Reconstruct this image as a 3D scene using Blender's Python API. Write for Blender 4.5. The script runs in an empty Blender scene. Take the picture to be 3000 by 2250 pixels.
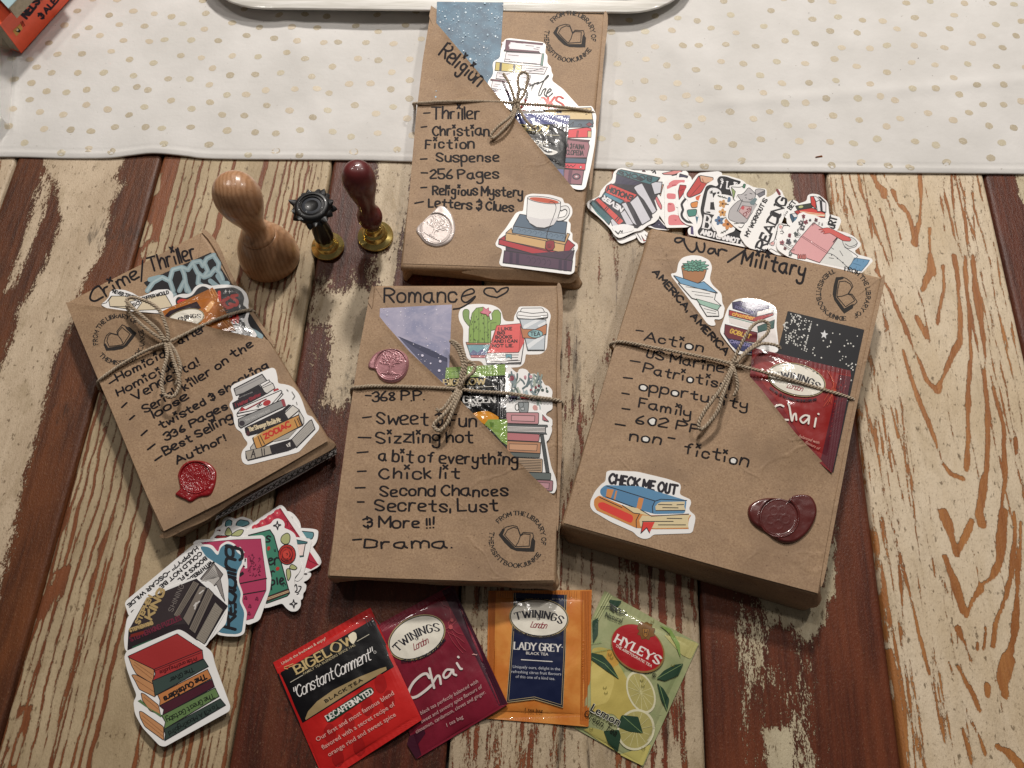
import bpy, bmesh, math, random
import numpy as np
from mathutils import Vector, geometry

S = bpy.context.scene
COL = S.collection
# ------------------------------------------------------------------ camera
TH = math.radians(22.6); F = 2253.0; H = 0.5
cd = bpy.data.cameras.new('camera'); cam = bpy.data.objects.new('camera', cd); COL.objects.link(cam)
cam.location = (0, 0, H); cam.rotation_euler = (TH, 0, 0)
cd.sensor_width = 36.0; cd.lens = 36.0*F/3000.0; cd.clip_start = 0.01; cd.clip_end = 20.0
S.camera = cam
# ------------------------------------------------------------------ light of the room
w = bpy.data.worlds.new('World'); S.world = w; w.use_nodes = True
w.node_tree.nodes['Background'].inputs[0].default_value = (1.0, 0.955, 0.90, 1)
w.node_tree.nodes['Background'].inputs[1].default_value = 0.06
def lamp(name, loc, aim, power, size, col):
    d = bpy.data.lights.new(name, 'AREA'); d.shape = 'DISK'; d.size = size; d.energy = power; d.color = col
    o = bpy.data.objects.new(name, d); COL.objects.link(o); o.location = loc
    o.rotation_euler = (Vector(aim)-Vector(loc)).to_track_quat('-Z', 'Y').to_euler()
lamp('ceiling_lamp', (0.05, 1.75, 1.45), (0.0, 0.3, 0), 29.0, 0.17, (1.0, 0.945, 0.88))
lamp('ceiling_lamp', (-0.62, 0.80, 1.15), (-0.05, 0.3, 0), 2.0, 0.10, (1.0, 0.945, 0.885))
lamp('ceiling_lamp', (0.60, 0.86, 1.15), (0.1, 0.3, 0), 4.6, 0.10, (1.0, 0.945, 0.885))
lamp('ceiling_lamp', (-0.06, 0.72, 1.30), (0.0, 0.3, 0), 1.6, 0.09, (1.0, 0.94, 0.88))
S.view_settings.view_transform = 'Standard'; S.view_settings.look = 'None'
S.view_settings.exposure = 0.10; S.view_settings.gamma = 1.0
S.cycles.max_bounces = 6; S.cycles.use_denoising = True

# ------------------------------------------------------------------ measuring: photograph point -> point of the place
CT, ST = math.cos(TH), math.sin(TH)
def unproj(u, v, h):
    u = np.asarray(u, float); v = np.asarray(v, float)
    x = (u-1500.0)/F; y = -(v-1125.0)/F
    t = (H-h)/(CT-y*ST)
    return x*t, (y*CT+ST)*t
def P(u, v, h=0.0):
    x, y = unproj(u, v, h); return (float(x), float(y), float(h))
def onsurf(u, v, surf, off=0.0, it=5):
    z = np.zeros(np.shape(u))
    for _ in range(it):
        x, y = unproj(u, v, z+off); z = surf(x, y)
    x, y = unproj(u, v, z+off)
    return x, y, z+off
def flat(h):
    return lambda x, y: np.zeros(np.shape(x))+h

# ------------------------------------------------------------------ little noise, in numpy
def _hash(ix, iy, s):
    n = (ix*374761393 + iy*668265263 + s*974711) & 0xffffffff
    n = ((n ^ (n >> 13))*1274126177) & 0xffffffff
    n = n ^ (n >> 16)
    return (n & 0xffff)/65535.0
def vnoise(x, y, s=0):
    x = np.asarray(x, float); y = np.asarray(y, float)
    ix = np.floor(x).astype(np.int64); iy = np.floor(y).astype(np.int64)
    fx = x-ix; fy = y-iy; fx = fx*fx*(3-2*fx); fy = fy*fy*(3-2*fy)
    a = _hash(ix, iy, s); b = _hash(ix+1, iy, s); c = _hash(ix, iy+1, s); d = _hash(ix+1, iy+1, s)
    return (a*(1-fx)+b*fx)*(1-fy)+(c*(1-fx)+d*fx)*fy
def fbm(x, y, s=0, o=4):
    r = 0; a = 0.5; t = 0
    for k in range(o):
        r = r+a*vnoise(x*2**k, y*2**k, s+k*17); t += a; a *= 0.5
    return r/t
def sstep(a, b, x):
    t = np.clip((x-a)/(b-a), 0, 1); return t*t*(3-2*t)
def segdist(x, y, pts):
    best = np.full(np.shape(x), 1e9)
    for (ax, ay), (bx, by) in zip(pts[:-1], pts[1:]):
        dx, dy = bx-ax, by-ay; L = dx*dx+dy*dy+1e-18
        t = np.clip(((x-ax)*dx+(y-ay)*dy)/L, 0, 1)
        best = np.minimum(best, np.hypot(x-ax-t*dx, y-ay-t*dy))
    return best
def inpoly(x, y, poly):
    c = np.zeros(np.shape(x), bool); n = len(poly)
    for i in range(n):
        (ax, ay), (bx, by) = poly[i], poly[(i+1) % n]
        if ay == by: continue
        m = ((ay > y) != (by > y)) & (x < (bx-ax)*(y-ay)/(by-ay)+ax)
        c ^= m
    return c
def sdf(x, y, poly):
    d = segdist(x, y, list(poly)+[poly[0]])
    return np.where(inpoly(x, y, poly), d, -d)

# ------------------------------------------------------------------ materials
def lin(c):
    if isinstance(c, str):
        c = c.lstrip('#'); c = ''.join(k*2 for k in c) if len(c) == 3 else c; c = [int(c[i:i+2], 16)/255 for i in (0, 2, 4)]
    return tuple((v/12.92 if v <= 0.04045 else ((v+0.055)/1.055)**2.4) for v in c)
class NT:
    def __init__(s, name):
        s.m = bpy.data.materials.new(name); s.m.use_nodes = True; s.t = s.m.node_tree
        s.b = s.t.nodes['Principled BSDF']
    def n(s, typ, **kw):
        o = s.t.nodes.new(typ)
        for k, v in kw.items():
            if k.startswith('i_'):
                key = k[2:]; key = int(key) if key.isdigit() else key.replace('_', ' ')
                if isinstance(v, bpy.types.NodeSocket): s.t.links.new(v, o.inputs[key])
                else: o.inputs[key].default_value = v
            else: setattr(o, k, v)
        return o
    def math(s, op, a, b=0.0, c=0.0, clamp=False):
        o = s.n('ShaderNodeMath', operation=op, use_clamp=clamp)
        for i, v in enumerate((a, b, c)):
            if isinstance(v, bpy.types.NodeSocket): s.t.links.new(v, o.inputs[i])
            else: o.inputs[i].default_value = v
        return o.outputs[0]
    def mix(s, f, a, b, mode='MIX'):
        o = s.n('ShaderNodeMix', data_type='RGBA', blend_type=mode)
        for i, v in ((0, f), (6, a), (7, b)):
            if isinstance(v, bpy.types.NodeSocket): s.t.links.new(v, o.inputs[i])
            else: o.inputs[i].default_value = v if i == 0 else (*v[:3], 1)
        return o.outputs[2]
    def coord(s, scale=(1, 1, 1), rot=(0, 0, 0)):
        tc = s.n('ShaderNodeTexCoord'); mp = s.n('ShaderNodeMapping', i_Vector=tc.outputs['Object'])
        mp.inputs['Scale'].default_value = scale; mp.inputs['Rotation'].default_value = rot
        return mp.outputs[0]
    def noise(s, vec, scale, detail=3.0, rough=0.55, dist=0.0):
        return s.n('ShaderNodeTexNoise', i_Vector=vec, i_Scale=scale, i_Detail=detail, i_Roughness=rough, i_Distortion=dist).outputs[0]
    def ramp(s, fac, a, b):
        return s.n('ShaderNodeMapRange', i_Value=fac, i_From_Min=a, i_From_Max=b, interpolation_type='SMOOTHSTEP').outputs[0]
    def bump(s, hgt, dist, strength=1.0):
        o = s.n('ShaderNodeBump', i_Height=hgt, i_Distance=dist, i_Strength=strength)
        return o.outputs[0]
    def set(s, **kw):
        for k, v in kw.items():
            k = k.replace('_', ' ')
            if isinstance(v, bpy.types.NodeSocket): s.t.links.new(v, s.b.inputs[k])
            else: s.b.inputs[k].default_value = v
        return s.m

def mat_simple(name, col, rough=0.5, metal=0.0, coat=0.0, nscale=0, nbump=0, var=0.0, spec=0.5):
    t = NT(name); c = (*lin(col), 1)
    kw = dict(Roughness=rough, Metallic=metal, Coat_Weight=coat, Specular_IOR_Level=spec)
    v = t.coord()
    if var:
        n = t.noise(v, nscale*0.4, 4)
        kw['Base_Color'] = t.mix(t.ramp(n, 0.3, 0.7), tuple(k*(1-var) for k in c[:3]), tuple(min(1, k*(1+var)) for k in c[:3]))
    else: kw['Base_Color'] = c
    if nbump: kw['Normal'] = t.bump(t.noise(v, nscale, 4), nbump)
    return t.set(**kw)

def mat_kraft():
    t = NT('kraft_paper'); v = t.coord()
    fib = t.noise(t.coord((1, 1, 1)), 900, 3, 0.7)
    streak = t.noise(t.coord((40, 220, 40)), 3.2, 4, 0.65)
    blot = t.noise(v, 28, 4, 0.6)
    base = t.mix(t.ramp(fib, 0.25, 0.75), lin('#8d7056'), lin('#b19475'))
    base = t.mix(t.math('MULTIPLY', t.ramp(streak, 0.35, 0.75), 0.45), base, lin('#9d8268'))
    base = t.mix(t.math('MULTIPLY', t.ramp(blot, 0.4, 0.75), 0.6), base, lin('#846b55'))
    speck = t.noise(v, 520, 1, 0.5)
    base = t.mix(t.math('MULTIPLY', t.ramp(speck, 0.735, 0.76), 0.55), base, lin('#4f3826'))
    crease = t.n('ShaderNodeTexNoise', i_Vector=v, i_Scale=17, i_Detail=3, i_Distortion=1.2, noise_type='RIDGED_MULTIFRACTAL').outputs[0]
    fold = t.n('ShaderNodeTexVoronoi', i_Vector=t.n('ShaderNodeMix', data_type='VECTOR', i_0=0.06, i_4=v, i_5=t.n('ShaderNodeTexNoise', i_Vector=v, i_Scale=25.0).outputs[1]).outputs[1], i_Scale=16.0, feature='DISTANCE_TO_EDGE').outputs[0]
    line_ = t.math('MULTIPLY', t.math('SUBTRACT', 1.0, t.ramp(fold, 0.0, 0.035)), t.ramp(t.noise(v, 22, 2), 0.5, 0.62))
    h = t.math('ADD', t.math('MULTIPLY', fib, 0.00007), t.math('MULTIPLY', crease, 0.00035))
    h = t.math('ADD', h, t.math('MULTIPLY', t.noise(v, 45, 2), 0.0012))
    h = t.math('ADD', h, t.math('MULTIPLY', line_, 0.00022))
    return t.set(Base_Color=base, Roughness=0.62, Specular_IOR_Level=0.35, Normal=t.bump(h, 1.0, 0.8))
def mat_print(name, rough=0.3, coat=0.35, crinkle=0.0, cscale=45, fine=0.0, spec=0.28, grain=0.08):
    t = NT(name); a = t.n('ShaderNodeVertexColor', layer_name='Col').outputs[0]; v = t.coord()
    g = t.noise(v, 1500, 2, 0.6)
    colr = t.mix(t.ramp(g, 0.2, 0.8), t.mix(1.0, a, (1-grain,)*3, 'MULTIPLY'), a)
    kw = dict(Base_Color=colr, Roughness=rough, Coat_Weight=coat, Coat_Roughness=0.07, Specular_IOR_Level=spec)
    if crinkle:
        h = t.math('MULTIPLY', t.noise(v, cscale, 4, 0.6, 0.6), crinkle)
        if fine: h = t.math('ADD', h, t.math('MULTIPLY', t.n('ShaderNodeTexNoise', i_Vector=v, i_Scale=cscale*3, i_Detail=2, noise_type='RIDGED_MULTIFRACTAL').outputs[0], fine))
        nb = t.bump(h, 1.0); kw['Normal'] = nb; kw['Coat_Normal'] = nb
    return t.set(**kw)

M = {}
M['kraft'] = mat_kraft()
M['ink'] = mat_print('marker_ink', 0.6, 0.0, spec=0.15, grain=0.3)
M['print'] = mat_print('sticker_print', 0.5, 0.12, 0.00005, 38)
M['gloss'] = mat_print('glossy_sticker_print', 0.38, 0.2, 0.00022, 42, 0.00003)
M['foil'] = mat_print('sachet_print', 0.4, 0.2, 0.00030, 40, 0.00003)
M['foil2'] = mat_print('shiny_sachet_print', 0.22, 0.4, 0.00045, 45, 0.00004, 0.2)
M['card'] = mat_print('card_print', 0.55, 0.0, 0.0001, 40)
M['white'] = mat_simple('white_sticker_edge', '#eceae8', 0.4, 0, 0.3, 300, 0.00003)

# ------------------------------------------------------------------ objects
def tag(o, label, cat, group=None, kind=None):
    if label: o['label'] = label
    if cat: o['category'] = cat
    if group: o['group'] = group
    if kind: o['kind'] = kind
    return o
def empty(name, loc, label, cat, group=None):
    o = bpy.data.objects.new(name, None); COL.objects.link(o); o.location = loc; o.empty_display_size = 0.01
    bpy.context.view_layer.update()
    return tag(o, label, cat, group)
def origin_of(parent):
    return Vector(parent.location) if parent else Vector((0, 0, 0))
def mk(name, verts, faces, mat, parent=None, smooth=False, cols=None, loc=None):
    """one mesh object; verts are given in the place's own coordinates"""
    root = parent
    org = Vector((0, 0, 0))
    while root is not None:
        org += Vector(root.location); root = root.parent
    if parent is None and loc is not None: org = Vector(loc)
    v = np.asarray(verts, float).reshape(-1, 3)-np.array(org)
    me = bpy.data.meshes.new(name)
    me.from_pydata(v.tolist(), [], [tuple(f) for f in faces])
    if mat is not None:
        for m_ in (mat if isinstance(mat, (list, tuple)) else [mat]): me.materials.append(m_)
    if cols is not None:
        at = me.color_attributes.new('Col', 'FLOAT_COLOR', 'CORNER')
        nl = np.array([len(f) for f in faces]); c = np.repeat(np.asarray(cols, float), nl, axis=0)
        c = np.concatenate([c, np.ones((len(c), 1))], 1)
        at.data.foreach_set('color', c.ravel().astype(np.float32))
    if smooth: me.polygons.foreach_set('use_smooth', [True]*len(me.polygons))
    o = bpy.data.objects.new(name, me); COL.objects.link(o)
    if parent is not None: o.parent = parent
    elif loc is not None: o.location = loc
    return o

# ------------------------------------------------------------------ plane curves
def pts(s):
    if isinstance(s, str): return [tuple(float(k) for k in q.split(',')) for q in s.split()]
    return [tuple(q) for q in s]
def smooth_line(p, closed=False, n=5):
    if len(p) < 3: return list(p)
    q = np.array(p, float); out = []; m = len(q)
    rng = range(m if closed else m-1)
    for i in rng:
        a = q[(i-1) % m] if closed or i > 0 else 2*q[0]-q[1]
        b = q[i]; c = q[(i+1) % m]
        d = q[(i+2) % m] if closed or i+2 < m else 2*q[-1]-q[-2]
        for k in range(n):
            t = k/n
            out.append(tuple(0.5*((2*b)+(-a+c)*t+(2*a-5*b+4*c-d)*t*t+(-a+3*b-3*c+d)*t**3)))
    if not closed: out.append(tuple(q[-1]))
    return out
def rounded(p, r, n=5):
    out = []; m = len(p)
    for i in range(m):
        a = np.array(p[i-1], float); b = np.array(p[i], float); c = np.array(p[(i+1) % m], float)
        u = a-b; v = c-b; lu = np.hypot(*u); lv = np.hypot(*v); rr = min(r, lu*0.45, lv*0.45)
        A = b+u/lu*rr; B = b+v/lv*rr
        for k in range(n+1):
            t = k/n; out.append(tuple((1-t)**2*A+2*t*(1-t)*b+t*t*B))
    return out
def tri2d(loops):
    flatv = [Vector((x, y, 0)) for l in loops for x, y in l]
    tr = geometry.tessellate_polygon([[Vector((x, y, 0)) for x, y in l] for l in loops])
    return np.array([(v.x, v.y) for v in flatv]), [tuple(t) for t in tr]
def union2d(quads):
    """overlapping little faces -> one sheet without overlaps"""
    vs = []; fs = []
    for q in quads:
        b = len(vs); vs += [Vector((round(float(x), 4), round(float(y), 4))) for x, y in q]; fs.append(list(range(b, b+len(q))))
    r = geometry.delaunay_2d_cdt(vs, [], fs, 1, 1e-4)
    return np.array([(v.x, v.y) for v in r[0]]), [tuple(f) for f, o in zip(r[2], r[5]) if len(o)]
def pen(line, w, wy=None, cap=True, taper=False):
    """quads of a pen line; wy: the pen's height when it is a broad nib (w is then its width)"""
    wy = wy or w; L = [np.array(p, float) for p in line]; Q = []
    m = []
    for p in L:
        if not m or np.hypot(*(p-m[-1])) > 1e-3: m.append(p)
    L = m
    def wid(dv):
        nx, ny = -dv[1], dv[0]
        return 0.5*math.hypot(nx*w, ny*wy)
    k = 8
    if len(L) < 2 or cap:
        ends = L if len(L) < 3 else L
        for i, p in enumerate(ends):
            if len(L) > 2 and 0 < i < len(L)-1:
                d0 = L[i]-L[i-1]; d1 = L[i+1]-L[i]
                c = (d0@d1)/(np.hypot(*d0)*np.hypot(*d1)+1e-9)
                if c > 0.985: continue
            f = 1.0
            Q.append([(p[0]+0.5*w*f*math.cos(2*math.pi*j/k+0.2), p[1]+0.5*wy*f*math.sin(2*math.pi*j/k+0.2)) for j in range(k)])
    for a, b in zip(L[:-1], L[1:]):
        d = (b-a)/np.hypot(*(b-a)); h = wid(d); n = np.array((-d[1], d[0]))*h
        Q.append([tuple(a-n), tuple(b-n), tuple(b+n), tuple(a+n)])
    return Q

# ------------------------------------------------------------------ a pen alphabet (x y digit pairs; baseline 3, small letters to 7, capitals to 9)
SK = {
'A':'03 39 63|15 55','B':'03 09|~09 29 48 47 36 06|~06 36 55 54 43 23 03','C':'~58 49 29 07 05 23 43 54','D':'03 09|~09 29 58 56 54 23 03',
'E':'49 09 03 43|06 36','F':'49 09 03|06 36','G':'~58 39 19 07 05 13 33 54 56|36 56','H':'09 03|59 53|06 56','I':'09 03','J':'~39 36 34 23 13 04',
'K':'09 03|59 05|26 53','L':'09 03 43','M':'03 09 35 69 63','N':'03 09 53 59','O':'~29 07 05 23 43 65 67 49 29','P':'03 09|~09 39 58 57 36 06',
'Q':'~29 07 05 23 43 65 67 49 29|44 62','R':'03 09|~09 39 58 57 36 06|26 53','S':'~58 39 19 08 07 26 45 54 43 23 04','T':'09 69|39 33',
'U':'~09 06 04 13 33 44 46 49','V':'09 33 69','W':'09 23 48 63 89','X':'09 53|03 59','Y':'09 36 69|36 33','Z':'09 59 03 53',
'a':'~47 27 06 04 23 33 45|47 44 53','b':'09 03|~05 17 37 46 44 33 13 04','c':'~46 37 17 06 04 13 33 44','d':'~45 37 17 06 04 13 33 45|49 43',
'e':'~05 25 46 37 17 06 04 13 23 43','f':'~49 39 28 27 23|07 37','g':'~46 37 17 06 05 14 34 45|~47 43 41 30 10 01','h':'09 03|~05 27 37 46 43',
'i':'16 13|08 2a|0a 28','j':'~27 22 11 00|29 29','k':'09 03|37 05|15 33','l':'09 03','m':'07 03|~05 17 27 36 33|~35 47 57 66 63','n':'07 03|~05 17 37 46 43',
'o':'~27 06 04 13 33 44 46 27','p':'07 00|~05 17 37 46 44 33 13 04','q':'~45 37 17 06 04 13 33 45|47 40','r':'07 03|~05 17 37','s':'~46 37 17 06 25 44 33 13 04',
't':'~29 24 33 43|07 47','u':'~07 05 04 13 33 45|47 43','v':'07 23 47','w':'07 13 36 53 67','x':'07 43|03 47','y':'~07 05 14 34 45|~47 43 41 30 10 01','z':'07 47 03 43',
'0':'~29 07 05 23 44 46 48 29','1':'07 29 23','2':'~08 29 39 48 47 04 03|03 43','3':'~08 29 39 48 47 26|~26 46 44 33 13 04','4':'39 05 55|39 33','5':'49 09 06|~06 36 45 44 33 13 04',
'6':'~39 17 05 04 13 33 44 35 15 05','7':'09 49 13','8':'~26 08 29 48 26 04 23 44 26','9':'~47 26 07 18 38 47|47 33','&':'~08 29 39 48 47 26|~26 46 44 33 13 04|2a 28|24 22',
'!':'09 05|03 03','.':'03 03',',':'04 02','-':'06 36','/':'01 4a','"':'09 07|29 27',"'":'09 07','%':'09 09|53 53|03 59','?':'~08 29 48 36 25|23 23',' ':'','®':'~18 07 16 27 18',
'~':'~48 29 08 06 25 05 04 23 34 45|06 36'}
def glyph(ch):
    if not hasattr(glyph, 'c'): glyph.c = {}
    if ch in glyph.c: return glyph.c[ch]
    st = []; wmax = 0
    for s in SK.get(ch, '').split('|'):
        if not s: continue
        sm = s[0] == '~'; s = s.lstrip('~')
        p = [(int(t[0], 16), int(t[1], 16)-3) for t in s.split()]
        wmax = max(wmax, max(a for a, b in p))
        closed = sm and len(p) > 3 and p[0] == p[-1]
        if sm: p = smooth_line(p[:-1], True, 4)+[p[0]] if closed else smooth_line(p, False, 4)
        st.append((p, sm, closed))
    glyph.c[ch] = (st, wmax); return glyph.c[ch]
# built-in lettering, taken as flat outlines
def outline_text(s, bold=0.0):
    key = (s, bold)
    if not hasattr(outline_text, 'c'): outline_text.c = {}
    if key in outline_text.c: return outline_text.c[key]
    cu = bpy.data.curves.new('lettering', 'FONT'); cu.body = s; cu.offset = bold; cu.resolution_u = 2
    ob = bpy.data.objects.new('lettering', cu); COL.objects.link(ob)
    dg = bpy.context.evaluated_depsgraph_get(); me = bpy.data.meshes.new_from_object(ob.evaluated_get(dg))
    v = np.array([(p.co.x, p.co.y) for p in me.vertices]).reshape(-1, 2); f = [tuple(p.vertices) for p in me.polygons]
    COL.objects.unlink(ob); bpy.data.objects.remove(ob); bpy.data.curves.remove(cu); bpy.data.meshes.remove(me)
    outline_text.c[key] = (v, f); return v, f

class Art:
    """flat print or ink, drawn in photograph points and laid on a surface of the place"""
    def __init__(s, surf, base=0.00004, step=0.000006, maxe=22.0):
        s.surf = surf; s.V = []; s.F = []; s.C = []; s.Z = []; s.n = 0; s.lay = 0; s.base = base; s.step = step
        s.o = (0.0, 0.0, 1.0); s.maxe = maxe; s.rnd = random.Random(5)
    def view(s, x0, y0, sc): s.o = (x0, y0, sc); return s
    def T(s, p): x0, y0, k = s.o; return [(x0+a/k, y0+b/k) for a, b in pts(p)]
    def add(s, v, f, col, up=True):
        if len(f) == 0: return
        if up: s.lay += 1
        v = np.asarray(v, float)
        # finer faces where a surface may curve
        span = v.max(0)-v.min(0)
        if max(span) > s.maxe*1.5:
            bm = bmesh.new(); bv = [bm.verts.new((x, y, 0)) for x, y in v]
            for q in f:
                try: bm.faces.new([bv[i] for i in q])
                except ValueError: pass
            for _ in range(6):
                le = [e for e in bm.edges if e.calc_length() > s.maxe]
                if not le or len(bm.faces) > 14000: break
                bmesh.ops.subdivide_edges(bm, edges=le, cuts=1)
                bmesh.ops.triangulate(bm, faces=[q for q in bm.faces if len(q.verts) > 3])
            bm.verts.index_update(); v = np.array([(q.co.x, q.co.y) for q in bm.verts]); f = [tuple(k.index for k in q.verts) for q in bm.faces]; bm.free()
        # all faces look up
        F2 = []
        for q in f:
            a = 0.0
            for i in range(len(q)):
                x1, y1 = v[q[i]]; x2, y2 = v[q[(i+1) % len(q)]]; a += x1*y2-x2*y1
            if abs(a) < 1e-7: continue
            F2.append(q[::-1] if a > 0 else q)
        b = s.n; s.V.append(v); s.n += len(v); s.Z += [s.base+s.lay*s.step]*len(v)
        c = lin(col) if isinstance(col, str) else col
        for q in F2: s.F.append(tuple(i+b for i in q)); s.C.append(c)
    def poly(s, p, col, sm=False, line=None, lw=3.0):
        p = s.T(p)
        if sm is True: p = smooth_line(p, True)
        elif sm: p = rounded(p, sm)
        v, f = tri2d([p]); s.add(v, f, col)
        if line: s._line(p+[p[0]], lw, line)
        return s
    def ell(s, cx, cy, rx, ry, col, rot=0.0, line=None, lw=3.0, n=28, a0=0, a1=360):
        c, q = math.cos(math.radians(rot)), math.sin(math.radians(rot)); L = []
        for i in range(n):
            a = math.radians(a0+(a1-a0)*i/(n if a1-a0 == 360 else n-1)); x, y = rx*math.cos(a), ry*math.sin(a); L.append((cx+x*c-y*q, cy+x*q+y*c))
        L = s.T(L)
        if col: v, f = tri2d([L]); s.add(v, f, col)
        if line: s._line(L+([L[0]] if a1-a0 == 360 else []), lw, line)
        return s
    def _line(s, p, w, col, wy=None):
        v, f = union2d(pen(p, w, wy)); s.add(v, f, col)
    def line(s, p, w, col, sm=False, wy=None):
        k = s.o[2]
        for q in (p.split('|') if isinstance(p, str) else [p]):
            L = s.T(q)
            if sm: L = smooth_line(L)
            s._line(L, w, col, wy)
        return s
    def dots(s, L, r, col, n=8):
        V = []; Fc = []
        for q in s.T(L):
            b = len(V); rr = r*s.rnd.uniform(0.75, 1.25)
            V += [(q[0]+rr*math.cos(6.283*j/n), q[1]+rr*math.sin(6.283*j/n)) for j in range(n)]; Fc.append(tuple(range(b, b+n)))
        s.add(V, Fc, col); return s
    # lettering drawn with a pen; p0, p1: the baseline's ends; cap: capital height
    def pentext(s, txt, p0, p1, cap, w, col, nib=None, slant=0.0, jit=0.0, gap=1.7, serif=False, fillo=None, space=2.6, xfit=True, arc=None, seed=1, sub=None):
        k = s.o[2]; R = random.Random(seed*31+len(txt))
        gl = []; x = 0.0
        for ch in txt:
            st, wd = glyph(ch)
            if ch == ' ': x += space; continue
            gl.append((x, st, wd, ch)); x += wd+gap
        total = max(x-gap, 1)
        u = cap/6.0
        if arc is None:
            (ax, ay), (bx, by) = s.T([p0, p1]); L = math.hypot(bx-ax, by-ay); ex = ((bx-ax)/L, (by-ay)/L); ey = (ex[1], -ex[0])
            sx = L/total
        else:
            cx, cy, r, a0, a1 = arc  # circle centre and radius (photo points), start and end angle, degrees clockwise from the right
            inward = a1 < a0; L = abs(math.radians(a1-a0))*r; sx = L/total
        Q = []; fills = []
        for x0, st, wd, ch in gl:
            dy = R.uniform(-jit, jit)*cap*0.6; rot = R.uniform(-jit, jit)*0.8; sc = 1+R.uniform(-jit, jit)
            def mp(px, py):
                px = px-wd/2; X = px*math.cos(rot)*sc-py*math.sin(rot)+wd/2+x0; Y = (py*math.cos(rot)+px*math.sin(rot))*sc
                X = X*sx+Y*u*slant; Y = Y*u+dy
                if arc is None: return (ax+ex[0]*X+ey[0]*Y, ay+ex[1]*X+ey[1]*Y)
                a = math.radians(a0)+(X/r)*(-1 if inward else 1); rr = r-Y if inward else r+Y
                return (cx+rr*math.cos(a), cy+rr*math.sin(a))
            for p, sm, closed in st:
                if fillo and ch in 'o0' and closed: fills.append([mp(*q) for q in p[:-1]])
                Q += pen([mp(*q) for q in p], w, nib)
                if serif and not closed:
                    for (e, o) in ((p[0], p[1] if len(p) > 1 else p[0]), (p[-1], p[-2] if len(p) > 1 else p[-1])):
                        if e[1] in (0, 6, 4) and (sm is False) and abs(o[1]-e[1]) > abs(o[0]-e[0])*0.4:
                            Q += pen([mp(e[0]-0.85, e[1]), mp(e[0]+0.85, e[1])], nib or w*0.5)
                        elif e[1] in (0, 6) and not sm and ch in 'ELTFZ':
                            d = 1.2 if e[1] == 0 else -1.2
                            Q += pen([mp(e[0], e[1]), mp(e[0], e[1]+d)], nib or w*0.5)
        for q in fills: v, f = tri2d([q]); s.add(v, f, fillo)
        v, f = union2d(Q); s.add(v, f, col); return s
    # built-in plain lettering fitted between two baseline points
    def text(s, txt, p0, p1, cap, col, bold=0.0, slant=0.0, arc=None):
        (ax, ay), (bx, by) = s.T([p0, p1]) if arc is None else ((0, 0), (1, 1))
        if arc is None:
            v, f = outline_text(txt, bold)
            if not len(v): return s
            x0, x1 = v[:, 0].min(), v[:, 0].max(); L = math.hypot(bx-ax, by-ay); ex = ((bx-ax)/L, (by-ay)/L); ey = (ex[1], -ex[0])
            X = (v[:, 0]-x0)/(x1-x0)*L; Y = v[:, 1]/0.70*cap; X = X+Y*slant
            s.add(np.stack([ax+ex[0]*X+ey[0]*Y, ay+ex[1]*X+ey[1]*Y], 1), f, col)
        return s
    def build(s, name, mat, parent):
        if not s.F: return None
        v = np.concatenate(s.V); z = np.array(s.Z)
        x, y, zz = onsurf(v[:, 0], v[:, 1], s.surf)
        # offset straight up, kept on the same line of sight as measured
        return mk(name, np.stack([x, y, zz+z], 1), s.F, M[mat] if isinstance(mat, str) else mat, parent, cols=s.C)

def sheet(name, outline_px, surf, thick, mat, parent, off=0.0, maxe=14.0, top_col=None, smooth=True):
    """a piece of card, paper or vinyl: outline in photograph points, laid on a surface, with real thickness"""
    v, f = tri2d([outline_px]); nb = len(outline_px)
    bm = bmesh.new(); bv = [bm.verts.new((x, y, 0)) for x, y in v]
    for q in f:
        try: bm.faces.new([bv[i] for i in q])
        except ValueError: pass
    for _ in range(6):
        le = [e for e in bm.edges if e.calc_length() > maxe]
        if not le or len(bm.faces) > 20000: break
        bmesh.ops.subdivide_edges(bm, edges=le, cuts=1)
        bmesh.ops.triangulate(bm, faces=[q for q in bm.faces if len(q.verts) > 3])
    bm.normal_update()
    bmesh.ops.recalc_face_normals(bm, faces=bm.faces)
    bm.verts.index_update(); v2 = np.array([(q.co.x, q.co.y) for q in bm.verts]); fs = []
    for q in bm.faces:
        ii = [k.index for k in q.verts]
        a = sum(v2[ii[i]][0]*v2[ii[(i+1) % 3]][1]-v2[ii[(i+1) % 3]][0]*v2[ii[i]][1] for i in range(3))
        fs.append(tuple(ii[::-1]) if a > 0 else tuple(ii))
    edges = {}
    for q in fs:
        for a, b in zip(q, q[1:]+q[:1]): edges[(a, b)] = 1
    x, y, z = onsurf(v2[:, 0], v2[:, 1], surf, off)
    top = np.stack([x, y, z], 1); bot = np.stack([x, y, z-thick], 1); n = len(v2)
    F3 = list(fs)+[tuple(i+n for i in q[::-1]) for q in fs]
    for (a, b) in edges:
        if (b, a) not in edges: F3.append((a+n, b+n, b, a))
    bm.free()
    cols = None
    if top_col is not None: cols = [lin(top_col)]*len(F3)
    return mk(name, np.concatenate([top, bot]), F3, mat, parent, cols=cols)

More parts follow.
